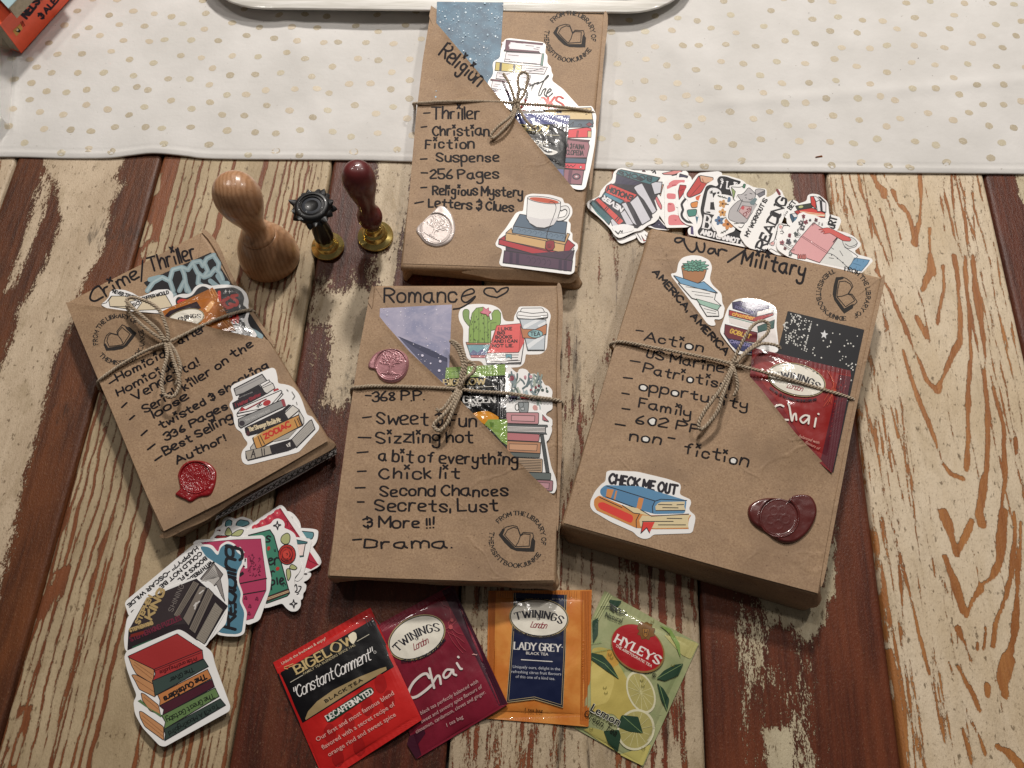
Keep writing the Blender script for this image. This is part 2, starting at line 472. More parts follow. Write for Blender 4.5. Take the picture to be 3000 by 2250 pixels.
# ================================================================== SETTING
PHI = math.radians(2.93); CN, SN = math.cos(PHI), math.sin(PHI)
def loc_al(x, y): return x*CN-y*SN, x*SN+y*CN
def px_al(s, o=(0, 0, 1.0)):
    p = np.array([(o[0]+a/o[2], o[1]+b/o[2]) for a, b in pts(s)]); x, y = unproj(p[:, 0], p[:, 1], 0.0); a, l = loc_al(x, y)
    return list(zip(a, l))
def mat_plank(name, wood1, wood2, wood3, p1='#b7a288', p2='#cdb99f', p3='#86705a', amp=1.6, fine=1.6, streak=1.0, st=0.13, mot=0.5, edg=0.45):
    t = NT(name); w_ = t.n('ShaderNodeAttribute', attribute_name='wear').outputs['Fac']
    gr = t.n('ShaderNodeAttribute', attribute_name='grime').outputs['Fac']
    n1 = t.noise(t.coord((1, st, 1)), 420, 5, 0.65, 0.3)      # drawn out along the grain
    n2 = t.noise(t.coord((1, 0.45, 1)), 1150, 3, 0.7)
    n3 = t.noise(t.coord((1, 0.05, 1)), 260, 4, 0.6)
    wv = t.math('ADD', w_, t.math('MULTIPLY', t.math('SUBTRACT', n1, 0.5), amp*2))
    wv = t.math('ADD', wv, t.math('MULTIPLY', t.math('SUBTRACT', n2, 0.5), fine*2))
    bare = t.ramp(wv, -0.10, 0.22)
    wood = t.mix(t.ramp(n3, 0.32, 0.68), lin(wood1), lin(wood2))
    wood = t.mix(t.math('MULTIPLY', t.ramp(t.noise(t.coord((1, 0.3, 1)), 26, 4), 0.42, 0.72), 0.75), wood, lin(wood3))
    wood = t.mix(t.math('MULTIPLY', t.ramp(n1, 0.55, 0.75), 0.3*streak), wood, lin('#2a120b'))
    wood = t.mix(t.math('MULTIPLY', t.ramp(n2, 0.55, 0.8), 0.22), wood, lin('#caa27a'))
    paint = t.mix(t.ramp(t.noise(t.coord((1, 0.35, 1)), 34, 5, 0.65), 0.3, 0.7), lin(p1), lin(p2))
    paint = t.mix(t.math('MULTIPLY', t.ramp(t.noise(t.coord((1, 0.4, 1)), 55, 6, 0.7, 0.8), 0.48, 0.70), mot), paint, lin('#8f7b5b'))
    paint = t.mix(t.math('MULTIPLY', t.ramp(t.noise(t.coord((1, 0.7, 1)), 700, 3, 0.7), 0.55, 0.72), 0.55), paint, lin(p3))
    paint = t.mix(t.math('MULTIPLY', t.ramp(t.noise(t.coord((1, 0.5, 1)), 310, 4, 0.6), 0.60, 0.68), 0.75), paint, lin('#5b482f'))
    paint = t.mix(t.math('MULTIPLY', t.ramp(t.noise(t.coord((1, 0.6, 1)), 150, 5, 0.7), 0.50, 0.8), 0.35), paint, lin('#7b6a4c'))
    edge = t.math('MULTIPLY', t.ramp(wv, -0.7, -0.05), edg)
    paint = t.mix(edge, paint, lin('#6d4c2f'))
    c = t.mix(bare, paint, wood)
    gn = t.math('ADD', gr, t.math('MULTIPLY', t.math('SUBTRACT', n1, 0.5), 1.2))
    c = t.mix(t.math('MULTIPLY', t.ramp(gn, 0.35, 0.75), 0.72), c, lin('#2c211b'))
    h = t.math('MULTIPLY', t.math('SUBTRACT', 1.0, bare), 0.00042)
    h = t.math('ADD', h, t.math('MULTIPLY', n2, 0.00034)); h = t.math('ADD', h, t.math('MULTIPLY', n1, 0.00034))
    rough = t.math('ADD', 0.46, t.math('MULTIPLY', bare, -0.06))
    return t.set(Base_Color=c, Roughness=rough, Specular_IOR_Level=0.35, Normal=t.bump(h, 1.0, 1.0))

table = mk('wooden_tabletop', [(x, y, z) for z in (-0.03, -0.0095) for x, y in ((-0.8, -0.3), (0.8, -0.3), (0.8, 0.9), (-0.8, 0.9))],
           [(0, 3, 2, 1), (4, 5, 6, 7), (0, 1, 5, 4), (1, 2, 6, 5), (2, 3, 7, 6), (3, 0, 4, 7)], mat_simple('dark_board', '#1c120c', 0.8), loc=(0, 0, 0))
tag(table, 'weathered plank tabletop with cream and red paint worn off along the grain', None, kind='structure')
_xb = [-0.3974, -0.2809, -0.1436, -0.0156, 0.1362, 0.2505, 0.3760]
_ab = [loc_al(x, 0.40554)[0] for x in _xb]
_ab = [_ab[0]-0.26, _ab[0]-0.135]+_ab+[_ab[-1]+0.125, _ab[-1]+0.25]
L0, L1 = -0.16, 0.74

def strokes_field(A, L, strokes):
    f = np.full(A.shape, -9.0)
    for i_, (s, o, wz) in enumerate(strokes):
        p = px_al(s, o); wd = wz/o[2]*0.215*0.5*(0.25+1.5*fbm(A*55+i_*3.7, L*48+i_, 7, 2))     # half width in mm
        d = segdist(A, L, p)*1000
        f = np.maximum(f, wd-d)
    return f
def meander(A, L, cs, seed, amp=1.6, sl=26.0, dens=1.0):
    """stripes along the grain: cs = [(a, width mm)]"""
    f = np.full(A.shape, -9.0)
    for i, (a0, wd) in enumerate(cs):
        c = a0*1000+amp*(fbm(L*sl, L*0+i*0.35, seed, 3)-0.5)*4+(fbm(L*150, L*0+i*3.1, seed+5, 2)-0.5)*1.1
        ww = wd*(0.25+1.5*fbm(L*34, L*0+i*7.7, seed+9, 3))
        f = np.maximum(f, ww*0.5-np.abs(A*1000-c))
    return f
R6 = (2000, 750, 2.212); RB = (2000, 1500, 2.212); RT = (2150, 480, 4.424); RR = (2000, 0, 2.212)
S6 = [("1370,0 1400,130 1260,100", R6, 1)]
S6 = [("1255,90 1340,220 1380,320 1440,450 1500,610 1540,700 1580,800 1640,870", R6, 26), ("1650,870 1700,760 1750,640 1795,560", R6, 58), ("1795,560 1800,400 1790,250 1780,100 1760,0", R6, 34),
 ("1430,610 1470,750 1520,900 1580,1050 1640,1200 1690,1350", R6, 27), ("1690,1350 1740,1410 1810,1440", R6, 60), ("1840,1380 1850,1200 1850,1000 1850,850 1870,650 1860,400 1840,200 1830,0", R6, 34),
 ("1880,0 1900,200 1940,450 1960,650 1960,850 1975,1000 1980,1200 1970,1400 1940,1560 1920,1680", R6, 46), ("2000,780 2040,950 2080,1100 2085,1300 2090,1450 2060,1680", R6, 30),
 ("1605,-10 1612,100", R6, 55), ("1600,120 1560,220", R6, 62), ("1690,60 1697,200 1665,340 1650,440", R6, 28), ("1520,400 1585,530", R6, 30), ("2160,1180 2165,1280", R6, 34),
 ("1250,600 1330,900 1400,1180", R6, 12), ("1200,180 1290,330 1330,480", R6, 14), ("1330,620 1400,860 1430,1000", R6, 10), ("1950,200 1990,330 2010,520", R6, 14), ("1990,0 2030,300 2110,600", R6, 16),
 ("1420,0 1500,160 1560,320 1600,560", R6, 10), ("1150,420 1200,620 1290,1000 1360,1400", R6, 14), ("1120,620 1200,1000 1270,1300 1330,1659", R6, 16), ("1180,500 1260,800 1330,1150 1410,1500 1450,1659", R6, 14),
 ("1690,0 1740,150 1778,270", RB, 48), ("1778,270 1830,165 1878,60", RB, 46), ("1700,290 1780,500 1825,640", RB, 40), ("1840,670 1885,560 1930,500", RB, 48), ("1930,480 2000,430 2050,330 2070,150 2085,0", RB, 52),
 ("1920,0 1935,80", RB, 60), ("2150,0 2150,200 2130,420 2090,560 2030,720 2010,870", RB, 30), ("2180,250 2165,600 2150,800 2110,950", RB, 38), ("2110,960 2065,1090 2085,1190", RB, 70), ("1785,760 1830,850 1870,970", RB, 58),
 ("1785,1000 1830,1090", RB, 24), ("1835,1100 1880,1180 1930,1290", RB, 44), ("1870,1350 1920,1450 1965,1570", RB, 34), ("1975,1130 1975,1180", RB, 44), ("2040,1520 2110,1560 2190,1650", RB, 80), ("1810,1400 1850,1520 1880,1659", RB, 20),
 ("1915,850 1912,890", RB, 26), ("1965,745 1960,840 1950,890", RB, 20), ("2190,60 2190,520", RB, 12), ("1690,440 1720,530", RB, 16), ("1725,970 1755,1060", RB, 12), ("1270,0 1300,160 1340,340 1390,600 1430,900 1480,1300 1510,1659", RB, 12),
 ("1320,0 1380,150 1420,310 1480,560 1560,900 1650,1250", RB, 16), ("1390,0 1410,120", RB, 14), ("1480,200 1530,460 1560,640 1640,1000", RB, 12), ("1260,200 1320,520 1370,800 1420,1100 1470,1659", RB, 20), ("1350,900 1400,1200 1440,1659", RB, 34), ("1300,500 1350,760 1400,1000 1440,1230 1560,1659", RB, 18), ("1560,60 1600,240 1640,420", RB, 8), ("1540,800 1620,1100 1700,1500", RB, 14),
 ("1490,100 1530,250 1590,450 1640,600", RT, 30), ("1600,60 1640,320 1700,480 1790,700 1850,900 1920,1050 1990,1250 2060,1450", RT, 36), ("1770,100 1840,230 1900,300", RT, 56), ("1890,300 1945,340 1945,420", RT, 92), ("1910,60 2000,250 2070,360", RT, 56), ("2070,360 2110,500 2210,620", RT, 100),
 ("1390,60 1420,300 1500,500 1560,700 1640,950 1740,1300", RT, 24), ("1290,60 1330,330 1420,600 1520,850 1640,1200", RT, 22), ("1740,290 1790,430 1830,550", RT, 20), ("1890,580 1960,780 2010,1000 2060,1250 2100,1416", RT, 28), ("1980,420 2020,540 2060,680", RT, 26), ("1250,60 1270,300 1310,600 1400,850", RT, 18), ("2100,740 2170,980", RT, 18),
 ("1420,1330 1460,1380 1490,1470 1510,1590", RR, 34), ("1535,1100 1545,1300 1535,1450", RR, 38), ("1530,1450 1500,1570", RR, 46), ("1740,1090 1760,1400 1810,1670", RR, 14), ("1830,1090 1830,1400 1855,1670", RR, 20), ("1640,1090 1690,1400 1700,1500", RR, 10), ("1690,1110 1700,1250", RR, 8), ("1880,1100 1890,1500 1920,1670", RR, 10), ("1600,1480 1605,1660", RR, 34)]
R1 = (0, 0, 2.212); R4 = (0, 750, 2.212)
cream1 = px_al("145,440 352,440 350,465 338,500 327,520 350,548 338,560 320,600 312,650 302,720 290,760 268,790 250,850 210,950 180,1000 155,1080 135,1150 118,1200 100,1280 88,1350 70,1430 45,1520 20,1620 -20,1760 -300,1760 -60,1180 0,1100 15,1060 28,1000 45,960 60,900 90,860 112,800 128,760 120,800 155,700 170,650 176,600 172,560 168,535 140,520 138,490")
cream1b = px_al("125,520 140,500 148,540 120,640 100,700 75,760 40,840 10,860 30,800 70,740 85,680 95,620")
cream5 = px_al("2068,440 2312,440 2318,520 2325,560 2340,600 2335,650 2250,640 2100,560")
cream5b = px_al("2228,1700 2412,1730 2413,1820 2400,1810 2385,1845 2366,1868 2350,1825 2335,1835 2320,1810 2300,1830 2285,1795 2262,1830 2250,1760")
cream5c = px_al("2448,1500 2460,1560 2452,1640 2446,1760 2425,1760 2428,1600")
cream5d = px_al("2245,2145 2300,2150 2300,2220 2310,2300 2270,2300 2262,2200")
cream3 = px_al("1092,440 1230,440 1230,720 1180,850 1140,900 1100,870 1080,780 1060,700 1085,640 1095,560")
cream3b = px_al("1000,900 1060,850 1085,860 1060,1000 1020,1130 990,1240 960,1180 985,1040")
cream7 = px_al("2958,470 3100,470 3100,640 2990,600 2970,545")
st2 = [525, 548, 570, 592, 619, 650, 687, 778, 814, 838, 852, 871, 888, 906, 919, 931, 945]
sw2 = [1.4, 1.5, 1.3, 1.8, 1.5, 1.7, 3.6, 3.6, 1.6, 1.6, 1.5, 1.7, 1.3, 1.5, 1.0, 1.0, 0.8]
P_O = dict(wood1='#a45a2b', wood2='#8c4a22', wood3='#7a3b1e')
P_R = dict(wood1='#5b2a1b', wood2='#4b2017', wood3='#6f3a22')
mats = [mat_plank('paint_on_orange_wood', '#a0572b', '#874620', '#8d5a2e', amp=0.9, fine=0.6),
        mat_plank('paint_on_brown_wood', '#62371f', '#432517', '#784525', amp=2.6, fine=2.6, st=0.2),
        mat_plank('paint_on_striped_wood', '#875030', '#6f422a', '#6c3b24', p1='#a49072', p2='#bca888', amp=0.9, fine=0.7, edg=0.3),
        mat_plank('paint_on_dark_red_wood', '#57291b', '#3a1b12', '#6b3b26', p1='#b5a38a', p2='#cbba9f', amp=3.4, fine=3.0, st=0.38),
        mat_plank('paint_on_rough_wood', '#7d3f26', '#6c3524', '#8d5634', p1='#a3917a', p2='#bdaa8e', p3='#6e5d4a', amp=3.0, fine=2.0),
        mat_plank('paint_on_red_wood', '#64321f', '#472318', '#773f26', p1='#b2a58b', p2='#c6b99c', amp=3.2, fine=3.2, st=0.26),
        mat_plank('paint_on_golden_wood', '#b07845', '#986136', '#8a522b', p1='#cdb899', p2='#dccab0', amp=1.3, fine=0.9, mot=0.22, edg=0.15)]
def rnd_stripes(a0, a1, n, seed, wmin, wmax):
    R = random.Random(seed); return [(R.uniform(a0, a1), R.uniform(wmin, wmax)) for _ in range(n)]
for i in range(len(_ab)-1):
    a0, a1 = _ab[i]+0.0010, _ab[i+1]-0.0010; k = i-2           # k: plank number, 0 = the one whose left edge shows at the top left
    da = 0.0011 if k in (-1, 1, 5) else 0.0016
    la, lb = (L0, L1)
    na = int((a1-a0)/da)+1; nl = int((lb-la)/(da*1.6))+1
    A, L = np.meshgrid(np.linspace(a0, a1, na), np.linspace(la, lb, nl))
    g = np.zeros(A.shape)
    if k in (-1, -2, 7):  # cream with orange streaks
        wf = meander(A, L, rnd_stripes(a0, a1, 16, 5+k, 0.8, 2.4), 60+k); m = 0
    elif k == 0:
        c = np.maximum(np.maximum(sdf(A, L, cream1), sdf(A, L, cream1b)), -1); c = c+0.0
        wf = np.clip(-c*1000*0.36, -3.4, 4.0)+(fbm(A*75, L*26, 3, 4)-0.5)*5.5; m = 1
        g = 0.55*sstep(0.6, 0.8, fbm(A*22, L*9, 77, 3))+0.5*np.exp(-((L-px_al("310,690")[0][1])/0.02)**2)*(A > a0+0.075)
    elif k == 1:
        cs = [(px_al("%f,467" % x)[0][0], w_) for x, w_ in zip(st2, sw2)]+[(px_al("500,500")[0][0], 2.0), (a0+0.004, 1.6)]
        wf = meander(A, L, cs, 11, 1.5); m = 2
        low = sstep(0.23, 0.05, L)                                # more wear towards the near end
        wf = np.maximum(wf, meander(A, L, rnd_stripes(a0, a1, 7, 3, 1.0, 2.6), 23, 1.5)-2.4*(1-low))-0.1+0.9*low*(fbm(A*40, L*14, 88, 3)-0.5)
        wf = np.maximum(wf, np.minimum(8-np.abs((A-a0)*1000-6), 2+3*(fbm(A*90, L*50, 5)-0.5)*4-2.2))
    elif k == 2:
        c = np.maximum(sdf(A, L, cream3), sdf(A, L, cream3b))
        wf = np.clip(-c*1000*0.35, -3.6, 2.6)+(fbm(A*45, L*19, 9, 4)-0.43)*11-2.2*np.exp(-((L-0.27)/0.09)**2)*(A < a0+0.06)+0.9; m = 3
        g = 0.45*sstep(0.52, 0.7, fbm(A*25, L*12, 31, 3))
    elif k == 3:
        cs = [(px_al("%f,1690" % x)[0][0], w_) for x, w_ in ((1863, 1.6), (1903, 2.2), (1936, 3.6), (1985, 3.4), (1835, 1.2), (1810, 1.2))]
        st = meander(A, L, cs, 41, 1.2); st = np.where(L < 0.24, st, -4)
        fi = meander(A, L, rnd_stripes(a0, a0+0.118, 34, 8, 0.6, 1.9), 43, 1.0)
        wf = np.maximum(st, fi-2.0*sstep(0.12, 0.34, L)-0.5); wf = np.maximum(wf, -2.3+2.4*(fbm(A*50, L*30, 12)-0.4)*2); wf = np.maximum(wf, -2.6+8.0*(fbm(A*260, L*26, 14, 3)-0.42)); m = 4
        g = 0.42*sstep(0.5, 0.75, fbm(A*300, L*14, 18, 3))+0.25*sstep(0.5, 0.7, fbm(A*30, L*20, 19))
    elif k == 4:
        c = np.maximum.reduce([sdf(A, L, q) for q in (cream5, cream5b, cream5c, cream5d)])
        wf = np.clip(-c*1000*0.6, -4.5, 3.1)+(fbm(A*80, L*22, 13, 4)-0.5)*5.5-1.3*(A < a0+0.085)*sstep(0.25, 0.1, L)*0.5; m = 5
        wf = wf-2.6*np.exp(-((A-(a0+0.048))/0.026)**2)*sstep(0.17, 0.09, L)*(0.4+fbm(A*60, L*14, 66, 2))
        wf = wf+0.8*(A > a0+0.085)+0.6*(A < a0+0.02)
        g = 0.3*sstep(0.6, 0.8, fbm(A*30, L*9, 51, 3))
    elif k == 5:
        wf = strokes_field(A, L, S6); m = 6
        wf = np.maximum(wf, meander(A, L, rnd_stripes(a0, a0+0.035, 9, 71, 0.5, 1.4), 72, 1.6, 18)-0.1)
        wf = np.maximum(wf, meander(A, L, rnd_stripes(a0+0.09, a1, 6, 75, 0.5, 1.6), 76, 1.6, 18)-0.1)
        wf = np.maximum(wf, meander(A, L, rnd_stripes(a0+0.03, a0+0.08, 6, 78, 0.3, 0.9), 79, 2.0, 18)-0.35)
        wf = wf+1.6*(fbm(A*160, L*45, 33, 3)-0.5)-0.15
    else:
        wf = 2.6+(fbm(A*45, L*20, 90+k, 4)-0.5)*7-np.clip(sdf(A, L, cream7)*1000, -2.5, 4)*1.0; m = 5
        g = 0.3*sstep(0.6, 0.8, fbm(A*30, L*9, 91, 3))
    wf = wf.ravel(); g = g.ravel()
    R = random.Random(i); zt = R.uniform(-0.0004, 0.0002) if k != 1 else 0.0
    e = np.minimum(np.minimum(A-a0, a1-A), 0.0022)/0.0022
    Z = zt-0.0011*(1-e)**2
    V = np.stack([A.ravel(), L.ravel(), Z.ravel()], 1); idx = np.arange(nl*na).reshape(nl, na)
    q = np.stack([idx[:-1, :-1], idx[:-1, 1:], idx[1:, 1:], idx[1:, :-1]], -1).reshape(-1, 4)
    # sides of the plank
    ring = list(idx[0, :])+list(idx[1:, -1])+list(idx[-1, -2::-1])+list(idx[-2:0:-1, 0]); n0 = len(V)
    VB = V[ring].copy(); VB[:, 2] = -0.009
    fs = [tuple(t_) for t_ in q]; nr = len(ring)
    for j in range(nr): fs.append((ring[j], n0+j, n0+(j+1) % nr, ring[(j+1) % nr]))
    me = bpy.data.meshes.new('plank'); me.from_pydata(np.concatenate([V, VB]).tolist(), [], fs)
    me.polygons.foreach_set('use_smooth', [True]*len(me.polygons))
    at = me.attributes.new('wear', 'FLOAT', 'POINT'); at.data.foreach_set('value', np.concatenate([wf, wf[ring]]).astype(np.float32))
    at = me.attributes.new('grime', 'FLOAT', 'POINT'); at.data.foreach_set('value', np.concatenate([g+0.0, g[ring]+0.6]).astype(np.float32))
    me.materials.append(mats[m]); o = bpy.data.objects.new('plank', me); COL.objects.link(o); o.rotation_euler = (0, 0, -PHI); o.parent = table

# ------------------------------------------------------------------ cloth
E0 = smooth_line(pts("-260,462 0,455 181,459 316,459 384,453 452,448 542,454 633,461 995,464 1199,469 1732,489 2000,496 2452,500 3000,505 3300,510"), False, 8)
ex, ey = unproj([p[0] for p in E0], [p[1] for p in E0], 0.0025)
def edge_y(x): return np.interp(x, ex, ey)
def cloth(x, y):
    d = y-edge_y(x)
    z = 0.0022+0.0016*np.exp(-((x+0.286)/0.03)**2)*np.exp(-(np.clip(d, 0, 1)/0.03)**2)
    z = z+0.0042*(fbm(x*7+y*3, y*5-x*4, 5, 3)-0.4)*sstep(0.0, 0.05, d)
    z = z+0.0014*np.exp(-((x-0.04*np.sin(y*20)-0.17)/0.012)**2)*sstep(0, 0.05, d)      # soft folds
    z = z+0.0012*np.exp(-(((x+0.16)+(y-0.45)*0.35)/0.010)**2)*sstep(0, 0.04, d)
    z = z+0.0010*np.exp(-(((y-0.47)-(x-0.3)*0.10)/0.006)**2)*sstep(0.1, 0.2, x)
    return z+0.00035*np.cos((d-0.0035)/0.0035*3.14)*(d < 0.007)+0.00018*np.sin(x*900)*np.exp(-((d-0.007)/0.004)**2)-0.0004*np.exp(-((d-0.0068)/0.0006)**2)
nx, ny = 380, 130
X, T_ = np.meshgrid(np.linspace(-0.62, 0.62, nx), np.linspace(0, 1, ny)**1.25)
Y = edge_y(X)+T_*(0.88-edge_y(X)); Z = cloth(X, Y)
V = np.stack([X.ravel(), Y.ravel(), Z.ravel()], 1); idx = np.arange(nx*ny).reshape(ny, nx)
fs = [tuple(t_) for t_ in np.stack([idx[:-1, :-1], idx[:-1, 1:], idx[1:, 1:], idx[1:, :-1]], -1).reshape(-1, 4)]
n0 = len(V); hem = []
for kk, (dy, dz) in enumerate(((-0.0006, -0.0004), (-0.0008, -0.001), (-0.0004, -0.0016), (0.001, -0.0019))):
    hem.append(np.stack([X[0], Y[0]+dy, np.maximum(Z[0]+dz, 0.0003)], 1))
V = np.concatenate([V]+hem); prev = list(idx[0])
for kk in range(4):
    cur = list(range(n0+kk*nx, n0+(kk+1)*nx)); fs += [(cur[j], cur[j+1], prev[j+1], prev[j]) for j in range(nx-1)]; prev = cur
t = NT('white_cotton'); vv = t.coord()
wv1 = t.n('ShaderNodeTexWave', i_Vector=vv, i_Scale=750, i_Distortion=1.0, bands_direction='X').outputs[1]; wv2 = t.n('ShaderNodeTexWave', i_Vector=vv, i_Scale=750, i_Distortion=1.0, bands_direction='Y').outputs[1]
blot = t.noise(vv, 14, 4)
cc = t.mix(t.ramp(blot, 0.3, 0.75), lin('#cfccc8'), lin('#dddad7'))
cc = t.mix(t.math('MULTIPLY', t.ramp(t.noise(vv, 260, 2), 0.74, 0.78), 0.5), cc, lin('#9c948a'))
hh = t.math('ADD', t.math('MULTIPLY', t.math('ADD', wv1, wv2), 0.00004), t.math('MULTIPLY', t.noise(vv, 45, 4, 0.6), 0.0010))
t.set(Base_Color=cc, Roughness=0.9, Specular_IOR_Level=0.15, Sheen_Weight=0.2, Normal=t.bump(hh, 1.0, 0.8)); M['cloth'] = t.m
runner = mk('table_runner', V, fs, M['cloth'], smooth=True, loc=(0, 0.42, 0))
tag(runner, 'white cotton table runner printed with pale gold dots, lying across the planks', 'table runner')
D1 = "500,68 707,97 862,68 997,83 1108,101 1330,78 1580,53 1808,96 1975,88 2115,102 417,160 575,177 772,156 934,164 1180,147 1322,182 1503,143 1680,174 1892,176 2055,176 1597,226 1775,245 490,230 645,228 314,276 798,258 965,264 1064,252 1236,253 1411,258 1927,267 2097,271 2190,268 372,350 530,347 720,330 838,383 993,404 1169,354 1301,369 1505,359 1672,365 1858,340 1978,382 2152,426 190,381 236,433 335,470 504,470 672,470 864,488 1086,505 1227,505 1375,438 1490,485 1654,480 1818,470 2021,497 90,509 202,535 300,590 430,598 563,582 749,577 886,561 957,580 1355,545 1470,614 1595,611 1721,583 1910,576 2054,575 2131,599 190,643 82,702 258,724 410,743 560,680 698,709 935,693 1107,647 1240,702 1360,661 836,745 1440,743 1583,747 1728,681 1876,714 2123,713 2028,762 55,815 285,834 457,839 588,848 744,823 945,825 1050,834 1236,824 1471,844 1652,854 1787,862 1943,840 2156,853 156,922 571,962 1064,934 1353,935 1785,975 395,985 722,980 1607,1000 1940,1003 760,-5 600,-8 1310,-5 70,375"
D3 = "265,12 655,-5 832,2 972,8 1452,14 1607,4 1830,14 2016,14 2152,20 93,138 310,101 571,72 842,122 1008,106 1168,126 1299,131 1506,111 1762,94 2034,153 2200,130 183,185 345,216 525,174 732,212 958,198 1133,208 1391,184 1556,222 1731,184 1940,231 2165,226 0,302 103,297 279,290 472,302 662,267 859,281 1032,305 1215,310 1325,291 1501,295 1697,309 1880,278 2077,305 248,400 392,414 608,402 794,411 985,380 1129,427 1326,466 1485,404 1636,420 1848,414 2035,428 84,460 501,491 642,543 819,536 994,520 1216,543 1756,504 2078,551 1904,555 25,616 109,644 228,572 375,567 521,605 662,673 797,668 929,640 1135,637 1281,625 1376,648 1488,576 1638,576 1792,612 1947,677 2080,678 2195,655 127,764 306,727 457,774 563,725 976,747 1145,775 1411,767 1590,732 1753,779 1855,730 1986,814 2147,826 35,810 682,810 843,815 1323,817 200,908 327,932 506,904 757,912 957,916 1109,925 1262,897 1508,914 1643,937 1818,912 2071,921 384,1037 674,1007 969,1067 1158,1047 1335,1069 1475,1080 1714,1046 2001,1020 142,1072 15,1060"
D2 = "92,160 237,198 157,268 338,278 518,248 107,372 238,383 442,380 326,462 49,537 187,533 443,515 319,572 86,675 335,687 440,634 223,730 235,858 427,764 62,882 360,964 80,980 230,88 483,68 415,158 1866,130 2033,112 2180,122 1866,280 1970,205 2140,205 2033,304 1789,406 1975,380 2110,424 1800,527 1966,518 2178,538 1761,657 1890,635 2088,628 1920,740 2081,768 1783,802 1686,892 1878,900 2023,910 2178,883 1866,1060 2055,1040 1750,205 460,872"
R = random.Random(3)
art = Art(lambda x, y: cloth(x, y), 0.00004, 0.00001)
allpts = []
for s, o in ((D1, (0, 0, 2.212)), (D3, (2000, 0, 2.212)), (D2, (1000, 0, 2.212))):
    allpts += [(o[0]+a/o[2], o[1]+b/o[2]) for a, b in pts(s)]
keep = []
for p in allpts:
    if all(math.hypot(p[0]-q[0], p[1]-q[1]) > 16 for q in keep): keep.append(p)
wx = [P(u, v, 0.003)[:2] for u, v in keep]
tries = 0
while len(wx) < 780 and tries < 20000:      # the dots go on beyond the photograph
    tries += 1; x, y = R.uniform(-0.6, 0.6), R.uniform(0.38, 0.86)
    if abs(x) < 0.46+(y-0.55)*0.7 and y < 0.578: continue
    if y < edge_y(x)+0.004 or min((x-a)**2+(y-b)**2 for a, b in wx) < 0.0165**2: continue
    wx.append((x, y))
V = []; Fc = []; Cc = []
shades = ['#bbae95', '#b0a48d', '#c3b59f', '#beb49c', '#b7ab94', '#c9bca6']
for x, y in wx:
    rx, ry = R.uniform(0.0031, 0.0038), R.uniform(0.0027, 0.0034); ro = R.uniform(-0.5, 0.5); b = len(V); c = lin(R.choice(shades)); nq = 14
    # the print slants a little
    for j in range(nq):
        a = 6.2832*j/nq; ra = 1+R.uniform(-0.07, 0.07); px_, py_ = rx*ra*math.cos(a), ry*ra*math.sin(a)
        px_, py_ = px_*math.cos(ro)-py_*math.sin(ro), px_*math.sin(ro)+py_*math.cos(ro)
        yy = max(y+py_, float(edge_y(x+px_))+0.0004); V.append((x+px_, yy, float(cloth(np.float64(x+px_), np.float64(yy)))+0.00009))
    V.append((x, max(y, float(edge_y(x))+0.0004), float(cloth(np.float64(x), np.float64(max(y, float(edge_y(x))+0.0004))))+0.00012))
    for j in range(nq): Fc.append((b+nq, b+j, b+(j+1) % nq)); Cc.append(c)
tm = NT('gold_dot_print'); a_ = tm.n('ShaderNodeVertexColor', layer_name='Col').outputs[0]
nn = tm.noise(tm.coord((1, 1, 1)), 900, 2)
tm.set(Base_Color=tm.mix(tm.math('MULTIPLY', tm.ramp(nn, 0.5, 0.7), 0.4), a_, lin('#e4dccf')), Roughness=0.55, Metallic=0.0)
dots_ = mk('printed_dots', V, Fc, tm.m, runner, cols=Cc); dots_['kind'] = 'stuff'
# crumbs and lint on the cloth
crumb_m = mat_simple('crumb', '#6b5a48', 0.8); V = []; Fc = []
for u, v, l in [(2000+1530/2.212, 168, 5), (2000+1416/2.212, 201, 3), (2315, 285, 3), (2311, 281, 2), (2460, 246, 5), (2734, 219, 3), (2065, 112, 3), (2371, 35, 4), (105, 424, 3), (2440, 273, 3), (2050, 248, 3), (2014, 298, 2), (850, 460, 3)]:
    x, y = unproj(u, v, 0.004); z = float(cloth(x, y)); b = len(V); r = l*0.00013
    V += [(x-r, y, z+0.0001), (x, y-r*0.6, z+0.0001), (x+r, y+r*0.3, z+0.0001), (x, y+r*0.7, z+0.0001), (x, y, z+r)]
    Fc += [(b, b+1, b+4), (b+1, b+2, b+4), (b+2, b+3, b+4), (b+3, b, b+4)]
cr = mk('crumbs', V, Fc, crumb_m, loc=(0, 0.45, 0)); tag(cr, 'dark crumbs and lint scattered over the dotted cloth', None, kind='stuff')
x0, y0 = unproj(2388, 459, 0.003); x1, y1 = unproj(2410, 456, 0.003)
zz = float(cloth(x0, y0))+0.0003
sp = mk('wood_splinter', [(x0, y0-.0004, zz), (x1, y1-.0009, zz), (x1, y1+.0005, zz), (x0+.0008, y0+.0006, zz), (x0+.001, y0, zz+.0009), (x1-.001, y1, zz+.0009)], [(0, 1, 5, 4), (1, 2, 5), (2, 3, 4, 5), (3, 0, 4)], mat_simple('orange_splinter', '#a8622f', 0.6), loc=(float(x0), float(y0), 0.003))
tag(sp, 'tiny orange wood splinter lying on the white cloth near its hem', 'splinter')

